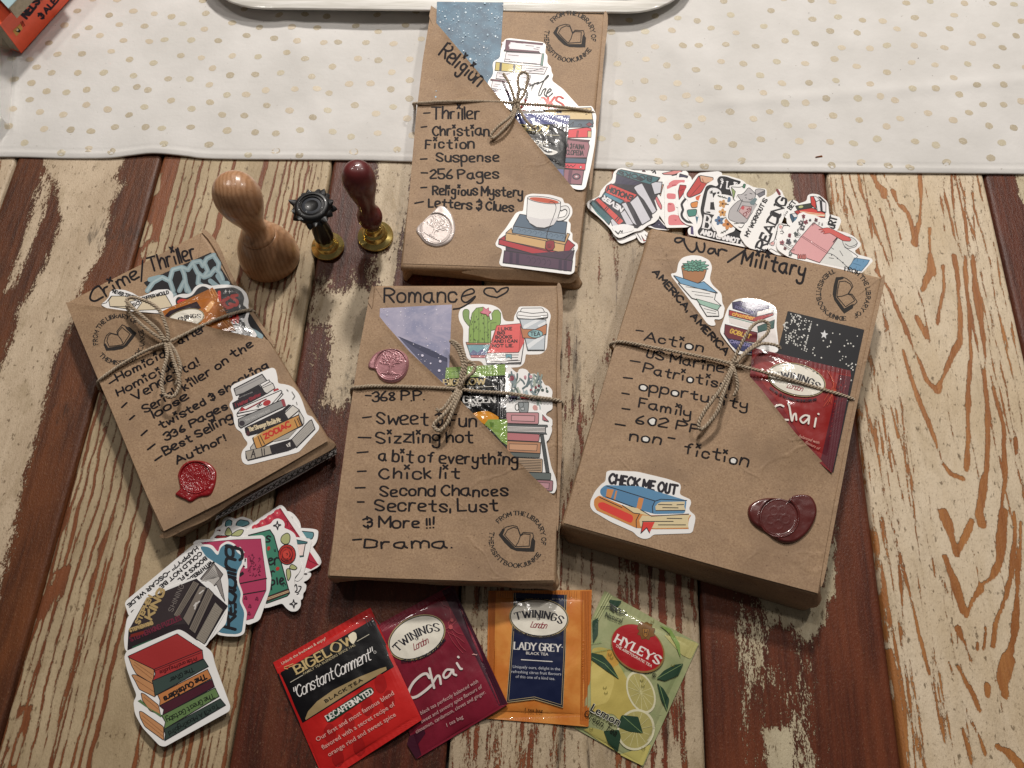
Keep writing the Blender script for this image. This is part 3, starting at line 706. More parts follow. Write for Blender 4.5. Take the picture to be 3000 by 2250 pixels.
# ------------------------------------------------------------------ tray at the top edge
def ringmesh(rings):
    n = len(rings[0]); V = [p for r in rings for p in r]; fs = []
    for a in range(len(rings)-1):
        for j in range(n): fs.append((a*n+j, a*n+(j+1) % n, (a+1)*n+(j+1) % n, (a+1)*n+j))
    return V, fs
def rrect(cx, cy, hx, hy, r, z, n=10):
    out = []
    for sx, sy, a0 in ((1, -1, -90), (1, 1, 0), (-1, 1, 90), (-1, -1, 180)):
        for k in range(n+1):
            a = math.radians(a0+90*k/n); out.append((cx+sx*(hx-r)+r*math.cos(a), cy+sy*(hy-r)+r*math.sin(a), z))
    return out
zr = 0.0145; tl = P(560, 0, zr); tr = P(2050, 0, zr); fr = P(1500, 30, zr)
tcx = (tl[0]+tr[0])/2; fy = fr[1]; hx = (tr[0]-tl[0])/2; hy = 0.12; cy = fy+hy
tray = empty('serving_tray', (tcx, cy, 0.002), 'white wooden serving tray with dark green inside, behind the top parcel', 'tray')
tray.rotation_euler = (0, 0, 0)
tw = NT('whitewashed_wood'); vv = tw.coord((0.25, 3, 3)); g_ = tw.noise(vv, 90, 4)
tw.set(Base_Color=tw.mix(tw.ramp(g_, 0.35, 0.7), lin('#cfcbc2'), lin('#e9e6e1')), Roughness=0.45, Coat_Weight=0.2, Normal=tw.bump(g_, 0.0004))
tan_ = math.tan(math.radians(-0.9))
def turn(r): return [(x, y+(x-tcx)*tan_, z) for x, y, z in r]
def RR(d, r, z): return turn(rrect(tcx, cy, hx-d, hy-d, r, z))
V, fs = ringmesh([RR(0.020, 0.05, 0.0045), RR(0.012, 0.055, 0.0055), RR(0.003, 0.06, 0.0105), RR(0.0003, 0.063, 0.0130), RR(0, 0.064, 0.0140), RR(0.001, 0.063, 0.0147), RR(0.0135, 0.051, 0.0150)])
fs.append(tuple(range(44))[::-1])
mk('tray_rim', V, fs, tw.m, tray, smooth=True)
V, fs = ringmesh([RR(0.0136, 0.051, 0.0152), RR(0.0150, 0.05, 0.0150), RR(0.019, 0.046, 0.0095), RR(0.026, 0.04, 0.0075)])
fs.append(tuple(range(3*44, 4*44)))
mk('tray_lining', V, fs, mat_simple('dark_green_enamel', '#18402f', 0.25, 0, 0.6), tray, smooth=True)

# ------------------------------------------------------------------ books in the top left corner
def boxbook(name, corners_top, h, thick, spine_col, label, page='#b5a892', cat='book', spine_edge=(0, 1)):
    """a closed book lying on its side: corners_top = four photo points of the upward face at height h (spine face up)"""
    c = [np.array(P(u, v, h)) for u, v in corners_top]; ctr = sum(c)/4
    return c, ctr
def slab(c, z0, z1, shrink=0.0, r=0.0):
    ctr = sum(np.array(q[:2]) for q in c)/len(c); T = [ctr+(np.array(q[:2])-ctr)*(1-shrink) for q in c]
    V = [(*q, z0) for q in T]+[(*q, z1) for q in T]
    return V, [(3, 2, 1, 0), (4, 5, 6, 7), (0, 1, 5, 4), (1, 2, 6, 5), (2, 3, 7, 6), (3, 0, 4, 7)]
M['orange'] = mat_simple('orange_cover', '#fb5c33', 0.4, 0, 0.3, 500, 0.00004, 0.05); M['pages'] = mat_simple('book_pages', '#b3a690', 0.85, 0, 0, 900, 0.0001, 0.12)
zb = 0.0042; A_ = np.array(P(63, 156, zb)); dirv = np.array(P(208, -6, zb))-A_; dirv /= np.linalg.norm(dirv); perp = np.array((-dirv[1], dirv[0], 0.0)); tb_ = 0.030
def plane_px(p0_, nrm_):
    def f(u, v):
        x = (u-1500.0)/F; y = -(v-1125.0)/F; d = np.array((x, y*CT+ST, y*ST-CT)); o_ = np.array((0, 0, H)); t = ((p0_-o_)@nrm_)/(d@nrm_); return o_+d*t
    return f
bk = empty('paperback_book', (*(A_[:2]), zb), 'orange paperback book lying flat with its printed spine towards the parcels, top left corner', 'book')
def brick(p, lx, ly, z0, z1, name, mat, parent):
    c = [p, p+dirv*lx, p+dirv*lx+perp*ly, p+perp*ly]; V, f_ = slab(c, z0, z1); return mk(name, V, f_, mat, parent)
brick(A_, 0.17, 0.0007, zb, zb+tb_, 'spine', M['orange'], bk); brick(A_+perp*0.0007, 0.17, 0.11, zb+tb_-0.0006, zb+tb_, 'front_cover', M['orange'], bk); brick(A_+perp*0.0007, 0.17, 0.11, zb, zb+0.0006, 'back_cover', M['orange'], bk)
brick(A_+perp*0.0007+dirv*0.0004, 0.1692, 0.108, zb+0.0006, zb+tb_-0.0006, 'page_block', M['pages'], bk)
pf = plane_px(A_-perp*0.0001, perp)
a = Art(flat(0.0), 0.0, 0.0); a.view(0, 0, 6.637); a.maxe = 400
a.pentext('NELSON', (520, 360), (930, -165), 23, 7.5, '#241a2a', gap=2.0)
a.pentext('& ALEX', (815, 372), (1195, -60), 16, 5.5, '#241a2a', gap=1.5, space=2)
a.poly("245,600 395,460 440,560 320,705", '#dba85a').poly("275,590 330,600 350,560 330,525 370,560 405,600 380,635 330,625", '#191512').ell(340, 580, 18, 22, '#e6dcc4')
a.line("420,500 405,430|450,520 430,415|480,500 440,410", 2.2, '#9a2c1b')
vv_ = np.concatenate(a.V); W3 = np.array([pf(q[0], q[1]) for q in vv_])
# keep the layers of print a hair apart, away from the spine
lay = np.concatenate([np.full(len(q), i) for i, q in enumerate(a.V)]); W3 = W3-perp*(lay[:, None]*0.00002)
mk('spine_print', W3, a.F, M['card'], bk, cols=a.C)
zt = zb+tb_+0.0004; hb2 = zt+0.012
bl = empty('pale_blue_book', (*P(45, 10, zt)[:2], zt), 'thin pale blue book resting on the orange paperback, only its corner in view', 'book')
q = [np.array(P(u, v, hb2)) for u, v in ((24, 24), (184, -143), (60, -300), (-110, -120))]
V, f_ = slab(q, hb2-0.0006, hb2); mk('cover', V, f_, mat_simple('pale_blue_cover', '#a9c3c9', 0.35, 0, 0.4), bl)
V, f_ = slab(q, zt+0.0004, hb2-0.0006, 0.03); mk('page_block', V, f_, M['pages'], bl)
# clear plastic box edge at the far left
tg = NT('clear_plastic'); tg.set(Base_Color=(1, 1, 1, 1), Roughness=0.08, Transmission_Weight=1.0, IOR=1.2, Alpha=0.55)
q = [np.array(P(u, v, 0.02)) for u, v in ((6, 110), (-8, 330), (-90, 350), (-80, 100))]
V, f_ = slab(q, 0.004, 0.02); pb = mk('clear_plastic_case', V, f_, tg.m, loc=(float(q[0][0]), float(q[0][1]), 0.004)); tag(pb, 'clear plastic case edge below the orange paperback at the left border', 'plastic case')

# ================================================================== PARCELS
def perim(C, ne=34, nc=7, rad=0.003):
    """rounded quad C (world), constant point count"""
    out = []; n = len(C)
    for i in range(n):
        a, b, c = [np.array(C[k % n][:2]) for k in (i-1, i, i+1)]
        u = (a-b)/np.linalg.norm(a-b); v = (c-b)/np.linalg.norm(c-b); A = b+u*rad; B = b+v*rad
        for k in range(nc+1):
            t = k/nc; out.append((1-t)**2*A+2*t*(1-t)*b+t*t*B)
        a2 = np.array(C[(i+2) % n][:2]); v2 = (a2-c)/np.linalg.norm(a2-c)
        E_ = c-v*rad
        for k in range(1, ne): out.append(B+(E_-B)*k/ne)
    return np.array(out)
def parcel(label, corners, h, near=(0.004, 0.001), side=0.0, seed=1, und=0.0009, r=0.0030):
    C = [np.array(P(u, v, h)[:2]) for u, v in corners]; ctr = sum(C)/4
    root = empty('wrapped_book', (ctr[0], ctr[1], 0.0), label, 'wrapped book', 'books wrapped in brown paper and tied with twine')
    def top(x, y):
        return h+und*2*(fbm(np.asarray(x)*19+seed, np.asarray(y)*19, seed, 2)-0.5)
    N = perim(C); m = len(N); nrm = np.zeros_like(N)
    for i in range(m):
        d = N[(i+1) % m]-N[i-1]; nn = np.array((d[1], -d[0])); nn /= np.linalg.norm(nn)+1e-12
        if nn@(N[i]-ctr) < 0: nn = -nn
        nrm[i] = nn
    q = np.arange(m)/m*4.0                                     # which edge each point is on (0 far .. 2 near)
    seg = m//4; ei = np.minimum(np.arange(m)//seg, 3)
    # corner i=0 TL; edge0 TL->TR, edge1 TR->BR, edge2 BR->BL, edge3 BL->TL
    tt = (np.arange(m) % seg)/seg
    rings = []
    for s in np.linspace(0.02, 1, 34)**0.8:
        p = ctr+(N-nrm*r-ctr)*s; z = top(p[:, 0], p[:, 1]); z = z+0.0*(fbm(p[:, 0]*90, p[:, 1]*90, seed+3, 2)-0.5); rings.append(np.c_[p, z])
    plate = rings[-1]
    for k in range(1, 6):
        a = math.pi/2*k/5; p = N-nrm*r*(1-math.sin(a)); rings.append(np.c_[p, plate[:, 2]-r*(1-math.cos(a))])
    nz = 12
    for k in range(1, nz+1):
        f = k/nz; z = (h-r)*(1-f)+0.0006
        off = np.zeros(m)
        amt = np.where(ei == 2, near[0]*(1-tt)+near[1]*tt, side)
        off += amt*f**1.4
        wr = fbm(np.arange(m)*0.13+seed*9, np.full(m, f*2.2), seed+7, 3)-0.5
        off += wr*0.0052*math.sin(math.pi*min(f*1.1, 1))*np.where((ei == 2) | (ei == 0), 1.7, 0.5)
        off += np.where(ei == 2, 0.0016*np.sin(f*3.1)*np.sin(tt*3.14*2+seed), 0)
        rings.append(np.c_[N+nrm*off[:, None], np.full(m, z)])
    V = np.concatenate([[[ctr[0], ctr[1], float(top(ctr[0], ctr[1]))]]]+rings); Fc = [(0, 1+j, 1+(j+1) % m) for j in range(m)]
    for a in range(len(rings)-1):
        for j in range(m):
            Fc.append((1+a*m+j, 1+(a+1)*m+j, 1+(a+1)*m+(j+1) % m, 1+a*m+(j+1) % m))
    b = 1+(len(rings)-1)*m; Fc.append(tuple(b+j for j in range(m))[::-1])
    mk('wrapping_paper', V, Fc, M['kraft'], root, smooth=True)
    return root, top, C, ctr
def flap(root, top, diag, rest, lift=0.0042, sig=0.024, name='pocket_flap', seed=2, lo=0.00035):
    """folded paper pocket: diag = photo points of its open edge, rest = the other outline points"""
    hh = float(top(root.location[0], root.location[1]))
    D = [P(u, v, hh+lift*0.7)[:2] for u, v in diag]
    a, b = np.array(D[0]), np.array(D[-1]); L = np.linalg.norm(b-a); e = (b-a)/L
    def surf(x, y):
        d = segdist(x, y, D); s = ((x-a[0])*e[0]+(y-a[1])*e[1])/L
        win = sstep(-0.02, 0.22, s)*(1-sstep(0.80, 1.02, s))
        return top(x, y)+lo+lift*win*np.exp(-(d/sig)**2)+0.0009*win*np.exp(-(d/0.0022)**2)
    sheet(name, list(diag)+list(rest), surf, 0.0003, M['kraft'], root, 0.0, 16)
    return surf
INK = '#1f1a1e'
def script(root, surf, title, rows, tw, bw, name='handwriting', cap=30, jit=0.11, fillo=None):
    a = Art(surf, 0.00005, 0.00001)
    for i, row in enumerate(rows):
        s, p0, p1 = row[:3]; c = row[3] if len(row) > 3 else cap
        a.pentext(s, p0, p1, c*0.9, bw*0.92, INK, nib=bw*0.66, jit=jit, seed=i+3, fillo=fillo, gap=1.9)
    a.build(name, 'ink', root)
    a = Art(surf, 0.00005, 0.00001)
    for i, row in enumerate(title):
        if isinstance(row, str): a.line(row, tw, INK, True)
        else: a.pentext(row[0], row[1], row[2], row[3], tw, INK, jit=jit, seed=i+40, gap=1.9)
    a.build('title_writing', 'ink', root)
def library_stamp(root, surf, cx, cy, r, rot):
    a = Art(surf, 0.00004, 0.000008); ink = '#35312f'
    a.pentext('FROM THE LIBRARY OF', (0, 0), (1, 0), 12, 3.6, ink, nib=1.5, serif=True, arc=(cx, cy, r-4, -139+rot, 10+rot), gap=2.4)
    a.pentext('THEMISFITBOOKJUNKIE', (0, 0), (1, 0), 12, 3.6, ink, nib=1.5, serif=True, arc=(cx, cy, r+6, 196+rot, 31+rot), gap=2.2)
    c, s = math.cos(math.radians(rot)), math.sin(math.radians(rot)); k = r/68*0.452*1.02
    def tr(st): return [(cx+(x*c-y*s)*k, cy+(x*s+y*c)*k) for x, y in [(p[0]-1472, p[1]-238) for p in pts(st)]]
    a.poly(tr("1366,213 1386,182 1395,176 1402,182 1390,212 1462,284 1546,284 1553,236 1560,222 1576,244 1571,305 1530,306 1470,303 1436,290 1400,256"), ink)
    for L in ("1386,182 1412,166 1446,158 1472,164 1492,214", "1400,212 1418,182 1450,168 1474,174 1490,217", "1400,212 1430,246 1463,278", "1490,217 1480,250 1463,278", "1490,217 1508,204 1546,207 1542,273 1463,278", "1490,214 1506,196 1560,199 1566,226"):
        a._line(tr(L), 2.4, ink)
    a.build('library_stamp', 'ink', root)
    return a
def seal(root, top, outline, center, rad, col, relief, rot=0, pearl=0.0, dome=0.0017, floor_=0.0009, rough=0.3, pit=False, name='wax_seal'):
    cx, cy = center; O = smooth_line(outline, True, 10); ang = np.array([math.atan2(y-cy, x-cx) for x, y in O]); rr = np.array([math.hypot(x-cx, y-cy) for x, y in O])
    o = np.argsort(ang); ang = ang[o]; rr = rr[o]; na, nr = 260, 96
    A = np.linspace(-math.pi, math.pi, na, endpoint=False); R_ = np.interp(A, np.r_[ang[-1]-2*math.pi, ang, ang[0]+2*math.pi], np.r_[rr[-1], rr, rr[0]])
    T = np.linspace(0, 1, nr); U = cx+np.outer(T, R_*np.cos(A)); Vv = cy+np.outer(T, R_*np.sin(A)); TT = np.outer(T, np.ones(na))
    D = np.hypot(U-cx, Vv-cy); edge = np.outer(1-T, R_)
    z = dome*np.sqrt(np.clip(1-(1-np.clip(edge/(0.17*rad), 0, 1))**2, 0, 1))
    z = z*(0.86+0.35*(fbm(U*0.03, Vv*0.03, int(cx), 2)-0.35))
    inn = 1-sstep(rad*0.93, rad*1.0, D); z = z*(1-inn)+inn*floor_
    ring_ = np.exp(-((D-rad*1.01)/(rad*0.035))**2)*0.00045+np.exp(-((D-rad*0.88)/(rad*0.02))**2)*0.00022; z = z+ring_*np.clip(edge/(0.1*rad), 0, 1)
    c, s = math.cos(math.radians(-rot)), math.sin(math.radians(-rot)); X = ((U-cx)*c-(Vv-cy)*s)/rad; Yy = ((U-cx)*s+(Vv-cy)*c)/rad
    if relief == 'tree':
        f = np.zeros_like(X); Rn = random.Random(4)
        def add(p, w_, am=1.0): 
            nonlocal f; f = np.maximum(f, am*(1-sstep(w_*0.6, w_*1.3, segdist(X, Yy, p))))
        add([(0, .55), (-.03, .3), (0, .05)], .07)
        for q in ([(0, .1), (-.25, -.12), (-.5, -.2)], [(0, .1), (.25, -.1), (.52, -.15)], [(0, .1), (-.1, -.3), (-.3, -.5)], [(0, .05), (.12, -.3), (.3, -.52)], [(0, 0), (0, -.4), (.02, -.6)], [(-.25, -.12), (-.4, -.4)], [(.25, -.1), (.45, -.35)]): add(q, .03)
        for k in range(9):
            x_ = -0.6+k*0.15; add([(0.0+x_*0.1, .42), (x_*0.6, .58), (x_, .66-abs(x_)*0.12)], .022)
        for k in range(85):
            a_ = Rn.uniform(0, 6.28); r_ = math.sqrt(Rn.random())*0.82; x_, y_ = r_*math.cos(a_), -0.36+r_*math.sin(a_)*0.58
            if x_*x_+y_*y_ > 0.66: continue
            f = np.maximum(f, 0.9*np.exp(-(((X-x_)**2+(Yy-y_)**2)/0.0016)))
        z = z+f*0.00038*(D < rad*0.9)
    elif relief == 'rose':
        f = np.zeros_like(X)
        for k in range(5):
            a_ = 1.2566*k+0.3; f = np.maximum(f, 1-sstep(.03, .07, np.abs(np.hypot(X-.38*math.cos(a_), Yy-.38*math.sin(a_))-.22)))
        f = np.maximum(f, 1-sstep(.03, .06, segdist(X, Yy, [(0, 0), (0.05, -.45)]))); z = z+f*0.00004*(D < rad*0.85)
    elif relief == 'grain':
        z = z+0.00012*(fbm(U*0.35, Vv*0.35, 8, 3)-0.5)*inn*2+0.0003*(fbm(U*0.12, Vv*0.12, 9, 2)-0.5)
        z = z-0.0004*np.exp(-(((U-cx)/(rad*0.5))**2+((Vv-cy-rad*0.25)/(rad*0.4))**2))
    xw, yw, zw = onsurf(U.ravel(), Vv.ravel(), top); V = np.stack([xw, yw, zw+z.ravel()+0.00003], 1)
    Fc = []
    for a in range(nr-1):
        for j in range(na):
            if a == 0: Fc.append((0, (a+1)*na+(j+1) % na, (a+1)*na+j))
            else: Fc.append((a*na+j, a*na+(j+1) % na, (a+1)*na+(j+1) % na, (a+1)*na+j))
    key = 'wax'+col
    if key not in M:
        t = NT('sealing_wax'); v = t.coord(); n_ = t.noise(v, 120, 4, 0.6)
        cc = t.mix(t.ramp(n_, 0.3, 0.7), tuple(k*0.8 for k in lin(col)), lin(col))
        t.set(Base_Color=cc, Roughness=rough, Metallic=pearl, Coat_Weight=0.5, Coat_Roughness=0.1, Subsurface_Weight=0.0, Normal=t.bump(t.noise(v, 300, 3), 0.00012)); M[key] = t.m
    return mk(name, V, Fc, M[key], root, smooth=True)
def sticker(parent, label, outline, view, surf, draw, mat='print', off=0.0003, thick=0.00028, sm=True, name='sticker', group=None, maxe=16, cat='sticker'):
    a = Art(surf, off+0.00004, 0.000006); a.view(*view); O = a.T(outline)
    if sm is True: O = smooth_line(O, True, 4)
    elif sm: O = rounded(O, sm)
    if parent is None:
        h_ = float(surf(*unproj(O[0][0], O[0][1], 0.01))); x, y = unproj(np.mean([p[0] for p in O]), np.mean([p[1] for p in O]), h_)
        root = empty(name, (float(x), float(y), h_), label, cat, group)
        sheet('vinyl_backing', O, surf, thick, M['white'], root, off, maxe)
        if draw: draw(a); a.build('printed_picture', mat, root)
        return root
    base = sheet(name, O, surf, thick, M['white'], parent, off, maxe)
    if label: base['label'] = label
    if draw:
        draw(a); a.build('printed_picture', mat, base)
    return base

# ------------------------------------------------------------------ parcel 1, at the top
rel, rel_top, relC, _ = parcel('brown paper parcel titled Religion, at the top, partly lying on the dotted runner', [(1262, 22), (1778, 38), (1692, 800), (1171, 785)], 0.019, (0.005, -0.006), seed=11)
rel_flap = flap(rel, rel_top, [(1260, 46), (1330, 128), (1407, 218), (1475, 303), (1560, 408), (1650, 516), (1712, 592)], [(1706, 640), (1690, 780), (1500, 783), (1300, 776), (1180, 772), (1200, 560), (1218, 350), (1238, 180)], seed=3)
_z = P(1500, 400, 0.02)
script(rel, rel_flap,
  [('Religion', (1287, 160), (1398, 252), 40)],
  [('-', (1242, 347), (1260, 345), 34), ('Thriller', (1266, 349), (1404, 349), 36), ('-', (1236, 385), (1252, 384)), ('Christian', (1267, 397), (1432, 397), 30), ('Fiction', (1246, 434), (1388, 435), 30),
   ('-', (1233, 478), (1252, 478)), ('Suspense', (1278, 472), (1461, 473), 28), ('-', (1233, 520), (1252, 520)), ('256 Pages', (1262, 524), (1460, 522), 28),
   ('-', (1235, 562), (1250, 562)), ('Religious Mystery', (1268, 568), (1530, 577), 28), ('-', (1220, 610), (1244, 606)), ('Letters & Clues', (1256, 606), (1504, 619), 27)], 6.5, 6.6)
library_stamp(rel, rel_top, 1669, 108, 68, 0)
seal(rel, rel_flap, [(1250, 640), (1272, 618), (1289, 604), (1308, 610), (1325, 632), (1334, 672), (1320, 708), (1285, 724), (1250, 716), (1228, 692), (1219, 676), (1226, 662), (1240, 650)], (1278, 672), 45, '#d6c9c3', 'tree', rot=28, pearl=0.2, rough=0.42)
def fold_surf(C, h, slope=1.25, lo=0.002):
    c0, c1 = np.array(C[2]), np.array(C[3]); e_ = (c1-c0)/np.linalg.norm(c1-c0); n_ = np.array((-e_[1], e_[0])); n_ = n_ if n_@(c0-np.array(sum(C)/4)) > 0 else -n_
    return lambda x, y: np.clip(h-0.0012-((np.asarray(x)-c0[0])*n_[0]+(np.asarray(y)-c0[1])*n_[1])*slope, lo, h+0.0004)
sheet('folded_end', smooth_line([(1352, 797), (1420, 789), (1500, 791), (1600, 797), (1690, 803), (1688, 815), (1670, 829), (1600, 826), (1520, 820), (1450, 818), (1400, 808)], True), fold_surf(relC, 0.019, 1.0), 0.0004, M['kraft'], rel, 0.0, 12)
sheet('folded_corner', [(1263, 16), (1277, 26), (1276, 84), (1266, 70), (1257, 47)], lambda x, y: rel_top(x, y)+0.0012, 0.0003, M['kraft'], rel, 0.0, 8)
# ------------------------------------------------------------------ parcel 2, centre bottom
rom, rom_top, romC, _ = parcel('brown paper parcel titled Romance with a heart, in the middle, between the other parcels', [(1090, 832), (1640, 833), (1630, 1712), (955, 1694)], 0.022, (0.001, -0.003), seed=5)
rom_flap = flap(rom, rom_top, [(1079, 886), (1130, 950), (1200, 1030), (1302, 1126), (1380, 1205), (1480, 1310), (1560, 1395), (1632, 1462)], [(1630, 1540), (1622, 1700), (1400, 1702), (1150, 1694), (966, 1686), (985, 1500), (1020, 1240), (1055, 1010)], seed=6)
script(rom, rom_flap, [],
  [('-', (1070, 1172), (1086, 1172)), ('368 P.P.', (1092, 1176), (1242, 1172), 28), ('-', (1065, 1236), (1090, 1234)), ('Sweet & Fun', (1102, 1240), (1395, 1249), 38), ('-', (1050, 1296), (1082, 1296)), ('Sizzling hot', (1104, 1297), (1384, 1296), 34),
   ('-', (1050, 1340), (1078, 1338)), ('a bit of everything', (1110, 1350), (1516, 1362), 34), ('-', (1048, 1392), (1074, 1391)), ('Chick lit', (1112, 1402), (1346, 1402), 34), ('-', (1040, 1440), (1070, 1439)), ('Second Chances', (1113, 1452), (1486, 1453), 32),
   ('-', (1047, 1485), (1066, 1484)), ('Secrets, Lust', (1100, 1496), (1458, 1497), 36), ('&', (1066, 1544), (1090, 1544), 28), ('More !!!', (1112, 1545), (1270, 1546), 32), ('-', (1034, 1594), (1058, 1591)), ('Drama.', (1065, 1604), (1323, 1606), 30)], 6.0, 7.0)
at = Art(rom_top, 0.00005, 0.00001)
at.pentext('Romanc', (1126, 886), (1338, 884), 40, 6, INK, jit=0.04, gap=1.9)
at.line("1356,868 1388,858 1382,846 1360,856 1352,876 1366,886 1392,868 1380,884 1350,902 1328,906", 5, INK, True)
at.line("1456,872 1430,866 1418,856 1424,845 1446,845 1456,856 1470,846 1488,843 1484,856 1456,872", 5, INK, True)
at.build('title_writing', 'ink', rom)
sheet('folded_corner', [(1090, 834), (1096, 842), (1090, 905), (1078, 884)], lambda x, y: rom_top(x, y)+0.0012, 0.0003, M['kraft'], rom, 0.0, 8)
library_stamp(rom, rom_flap, 1515, 1581, 76, 1)
seal(rom, rom_flap, [(1082, 1060), (1100, 1036), (1130, 1024), (1165, 1024), (1192, 1042), (1198, 1070), (1188, 1100), (1165, 1120), (1135, 1122), (1112, 1108), (1100, 1086), (1080, 1078)], (1146, 1070), 46, '#b57f84', 'tree', rot=4, pearl=0.3, rough=0.33)
# ------------------------------------------------------------------ parcel 3, right
war, war_top, warC, _ = parcel('brown paper parcel titled War/Military, tilted, the largest, at the right', [(1906, 664), (2590, 811), (2402, 1748), (1643, 1540)], 0.028, (0.006, 0.003), seed=8, und=0.0008)
war_flap = flap(war, war_top, [(1890, 742), (1960, 800), (2040, 905), (2140, 1040), (2230, 1140), (2330, 1268), (2445, 1390)], [(2448, 1440), (2396, 1738), (2200, 1686), (1900, 1602), (1652, 1532), (1720, 1290), (1800, 1020), (1860, 830)], seed=9)
script(war, war_flap,
  [],
  [('-', (1861, 979), (1882, 981), 26), ('Action', (1888, 997), (2058, 1030), 27), ('-', (1851, 1025), (1874, 1028)), ('US Marine', (1893, 1046), (2118, 1092), 27), ('-', (1845, 1071), (1870, 1074)), ('Patriotism', (1884, 1091), (2136, 1143), 28),
   ('-', (1827, 1120), (1850, 1123)), ('opportunity', (1872, 1141), (2188, 1200), 28), ('-', (1820, 1162), (1842, 1166)), ('Family', (1872, 1190), (2022, 1222), 28), ('-', (1820, 1207), (1844, 1210)), ('602 PP', (1862, 1238), (2048, 1268), 28),
   ('-', (1798, 1256), (1828, 1260)), ('non', (1845, 1288), (1934, 1302), 30), ('-', (1956, 1296), (1974, 1300)), ('fiction', (2004, 1328), (2188, 1366), 32),
   ('AMERICA,', (1912, 797), (2012, 912), 19), ('AMERICA', (2022, 927), (2124, 1040), 20)], 6.5, 6.2, fillo='#efece6')
at = Art(war_top, 0.00005, 0.00001)
at.view(1700, 460, 4.424)
at.line("1345,1075 1300,1050 1240,1055 1228,1090 1270,1110 1320,1085 1345,1060 1350,1110 1395,1195 1450,1232 1500,1190 1508,1110|1505,1135 1540,1222 1590,1228 1612,1170 1608,1118|1730,1190 1680,1188 1655,1225 1675,1252 1715,1242 1748,1195|1745,1200 1758,1250 1775,1256|1788,1278 1792,1200|1790,1225 1830,1196 1898,1216", 6, INK, True)
at.view(0, 0, 1)
at.line("2132,768 2184,732", 6, INK)
at.pentext('Military', (2172, 772), (2354, 812), 40, 7, INK, jit=0.04, gap=2.2)
at.build('title_writing', 'ink', war)
library_stamp(war, war_top, 2470, 861, 72, 53)
seal(war, war_flap, [(2195, 1482), (2218, 1466), (2250, 1459), (2285, 1462), (2310, 1466), (2318, 1455), (2345, 1449), (2375, 1456), (2391, 1485), (2388, 1520), (2366, 1560), (2330, 1588), (2295, 1592), (2268, 1580), (2240, 1560), (2215, 1545), (2198, 1528), (2190, 1505)], (2278, 1517), 58, '#5a201d', 'rose', rough=0.33, dome=0.0026, floor_=0.0014)
# ------------------------------------------------------------------ parcel 4, left
cri, cri_top, criC, _ = parcel('brown paper parcel titled Crime/Thriller, tilted, at the left below the wooden stamp', [(190, 886), (594, 674), (968, 1296), (470, 1562)], 0.020, (-0.0005, 0.002), seed=14)
cri_flap = flap(cri, cri_top, [(192, 885), (310, 902), (470, 925), (560, 944), (627, 961), (700, 978), (786, 996)], [(850, 1105), (960, 1292), (840, 1362), (650, 1470), (480, 1556), (430, 1450), (330, 1210), (240, 1000)], seed=15)
script(cri, cri_flap,
  [],
  [('after', (527, 1008), (602, 968), 20), ('-', (327, 1133), (343, 1122), 21), ('Homicide', (346, 1116), (508, 1032), 23), ('Homicide,', (346, 1161), (528, 1066), 22), ('Vendetta!', (396, 1174), (584, 1068), 26), ('-', (365, 1202), (381, 1188)), ('Serial', (426, 1210), (516, 1158), 24), ('killer on the', (542, 1145), (742, 1013), 24),
   ('-', (387, 1238), (402, 1225)), ('loose', (452, 1224), (552, 1166), 22), ('twisted & shocking', (474, 1257), (786, 1078), 22), ('-', (425, 1286), (442, 1272)), ('336 Pages', (486, 1290), (668, 1196), 22),
   ('-', (443, 1326), (463, 1312)), ('Best Selling', (486, 1332), (682, 1228), 24), ('-', (463, 1358), (482, 1346)), ('Author!', (520, 1358), (662, 1290), 22)], 6.5, 6.6)
at = Art(cri_top, 0.00005, 0.00001)
at.line("297,846 288,838 272,850 264,874 278,882 302,870", 6, INK, True)
at.pentext('rime', (312, 868), (408, 812), 34, 6, INK, jit=0.04); at.line("414,824 418,764", 5.5, INK)
at.pentext('Thriller', (441, 796), (574, 756), 42, 6, INK, jit=0.04)
at.build('title_writing', 'ink', cri)
library_stamp(cri, cri_flap, 349, 995, 68, -54)
seal(cri, cri_flap, [(522, 1392), (532, 1368), (552, 1352), (580, 1349), (610, 1356), (632, 1378), (634, 1402), (628, 1430), (615, 1452), (585, 1458), (560, 1472), (545, 1466), (520, 1455), (515, 1448), (528, 1436), (524, 1410)], (576, 1400), 46, '#8e0d16', 'grain', rough=0.3)
sheet('folded_end', smooth_line([(470, 1566), (560, 1512), (640, 1468), (720, 1424), (800, 1384), (880, 1342), (960, 1298), (978, 1312), (900, 1356), (800, 1406), (700, 1460), (640, 1500), (600, 1526), (540, 1552), (490, 1576)], True), fold_surf(criC, 0.0195, 0.55, 0.008), 0.0004, M['kraft'], cri, 0.0, 12)
# the patterned edge of the book that shows below the paper of the left parcel
c0, c1 = np.array(criC[2]), np.array(criC[3]); e_ = (c1-c0)/np.linalg.norm(c1-c0); n_ = np.array((-e_[1], e_[0])); n_ = n_ if n_@(c0-np.array(cri.location[:2])) > 0 else -n_
def edge_surf(x, y):
    d = (np.asarray(x)-c0[0])*n_[0]+(np.asarray(y)-c0[1])*n_[1]
    return np.clip(0.0105-d*1.1, 0.001, 0.0105)
a = Art(edge_surf, 0.0001, 0.00001)
O = [(985, 1312), (930, 1338), (880, 1362), (800, 1410), (720, 1456), (637, 1508), (630, 1524), (700, 1488), (790, 1440), (868, 1398), (932, 1360), (986, 1330)]
sheet('patterned_book_edge', O, edge_surf, 0.0006, M['white'], cri, 0.0, 14)
a.line([(985, 1314), (880, 1364), (720, 1458), (637, 1510)], 2.2, '#3a3330'); a.line([(985, 1327), (932, 1357), (790, 1437), (640, 1519)], 1.6, '#3a3330')
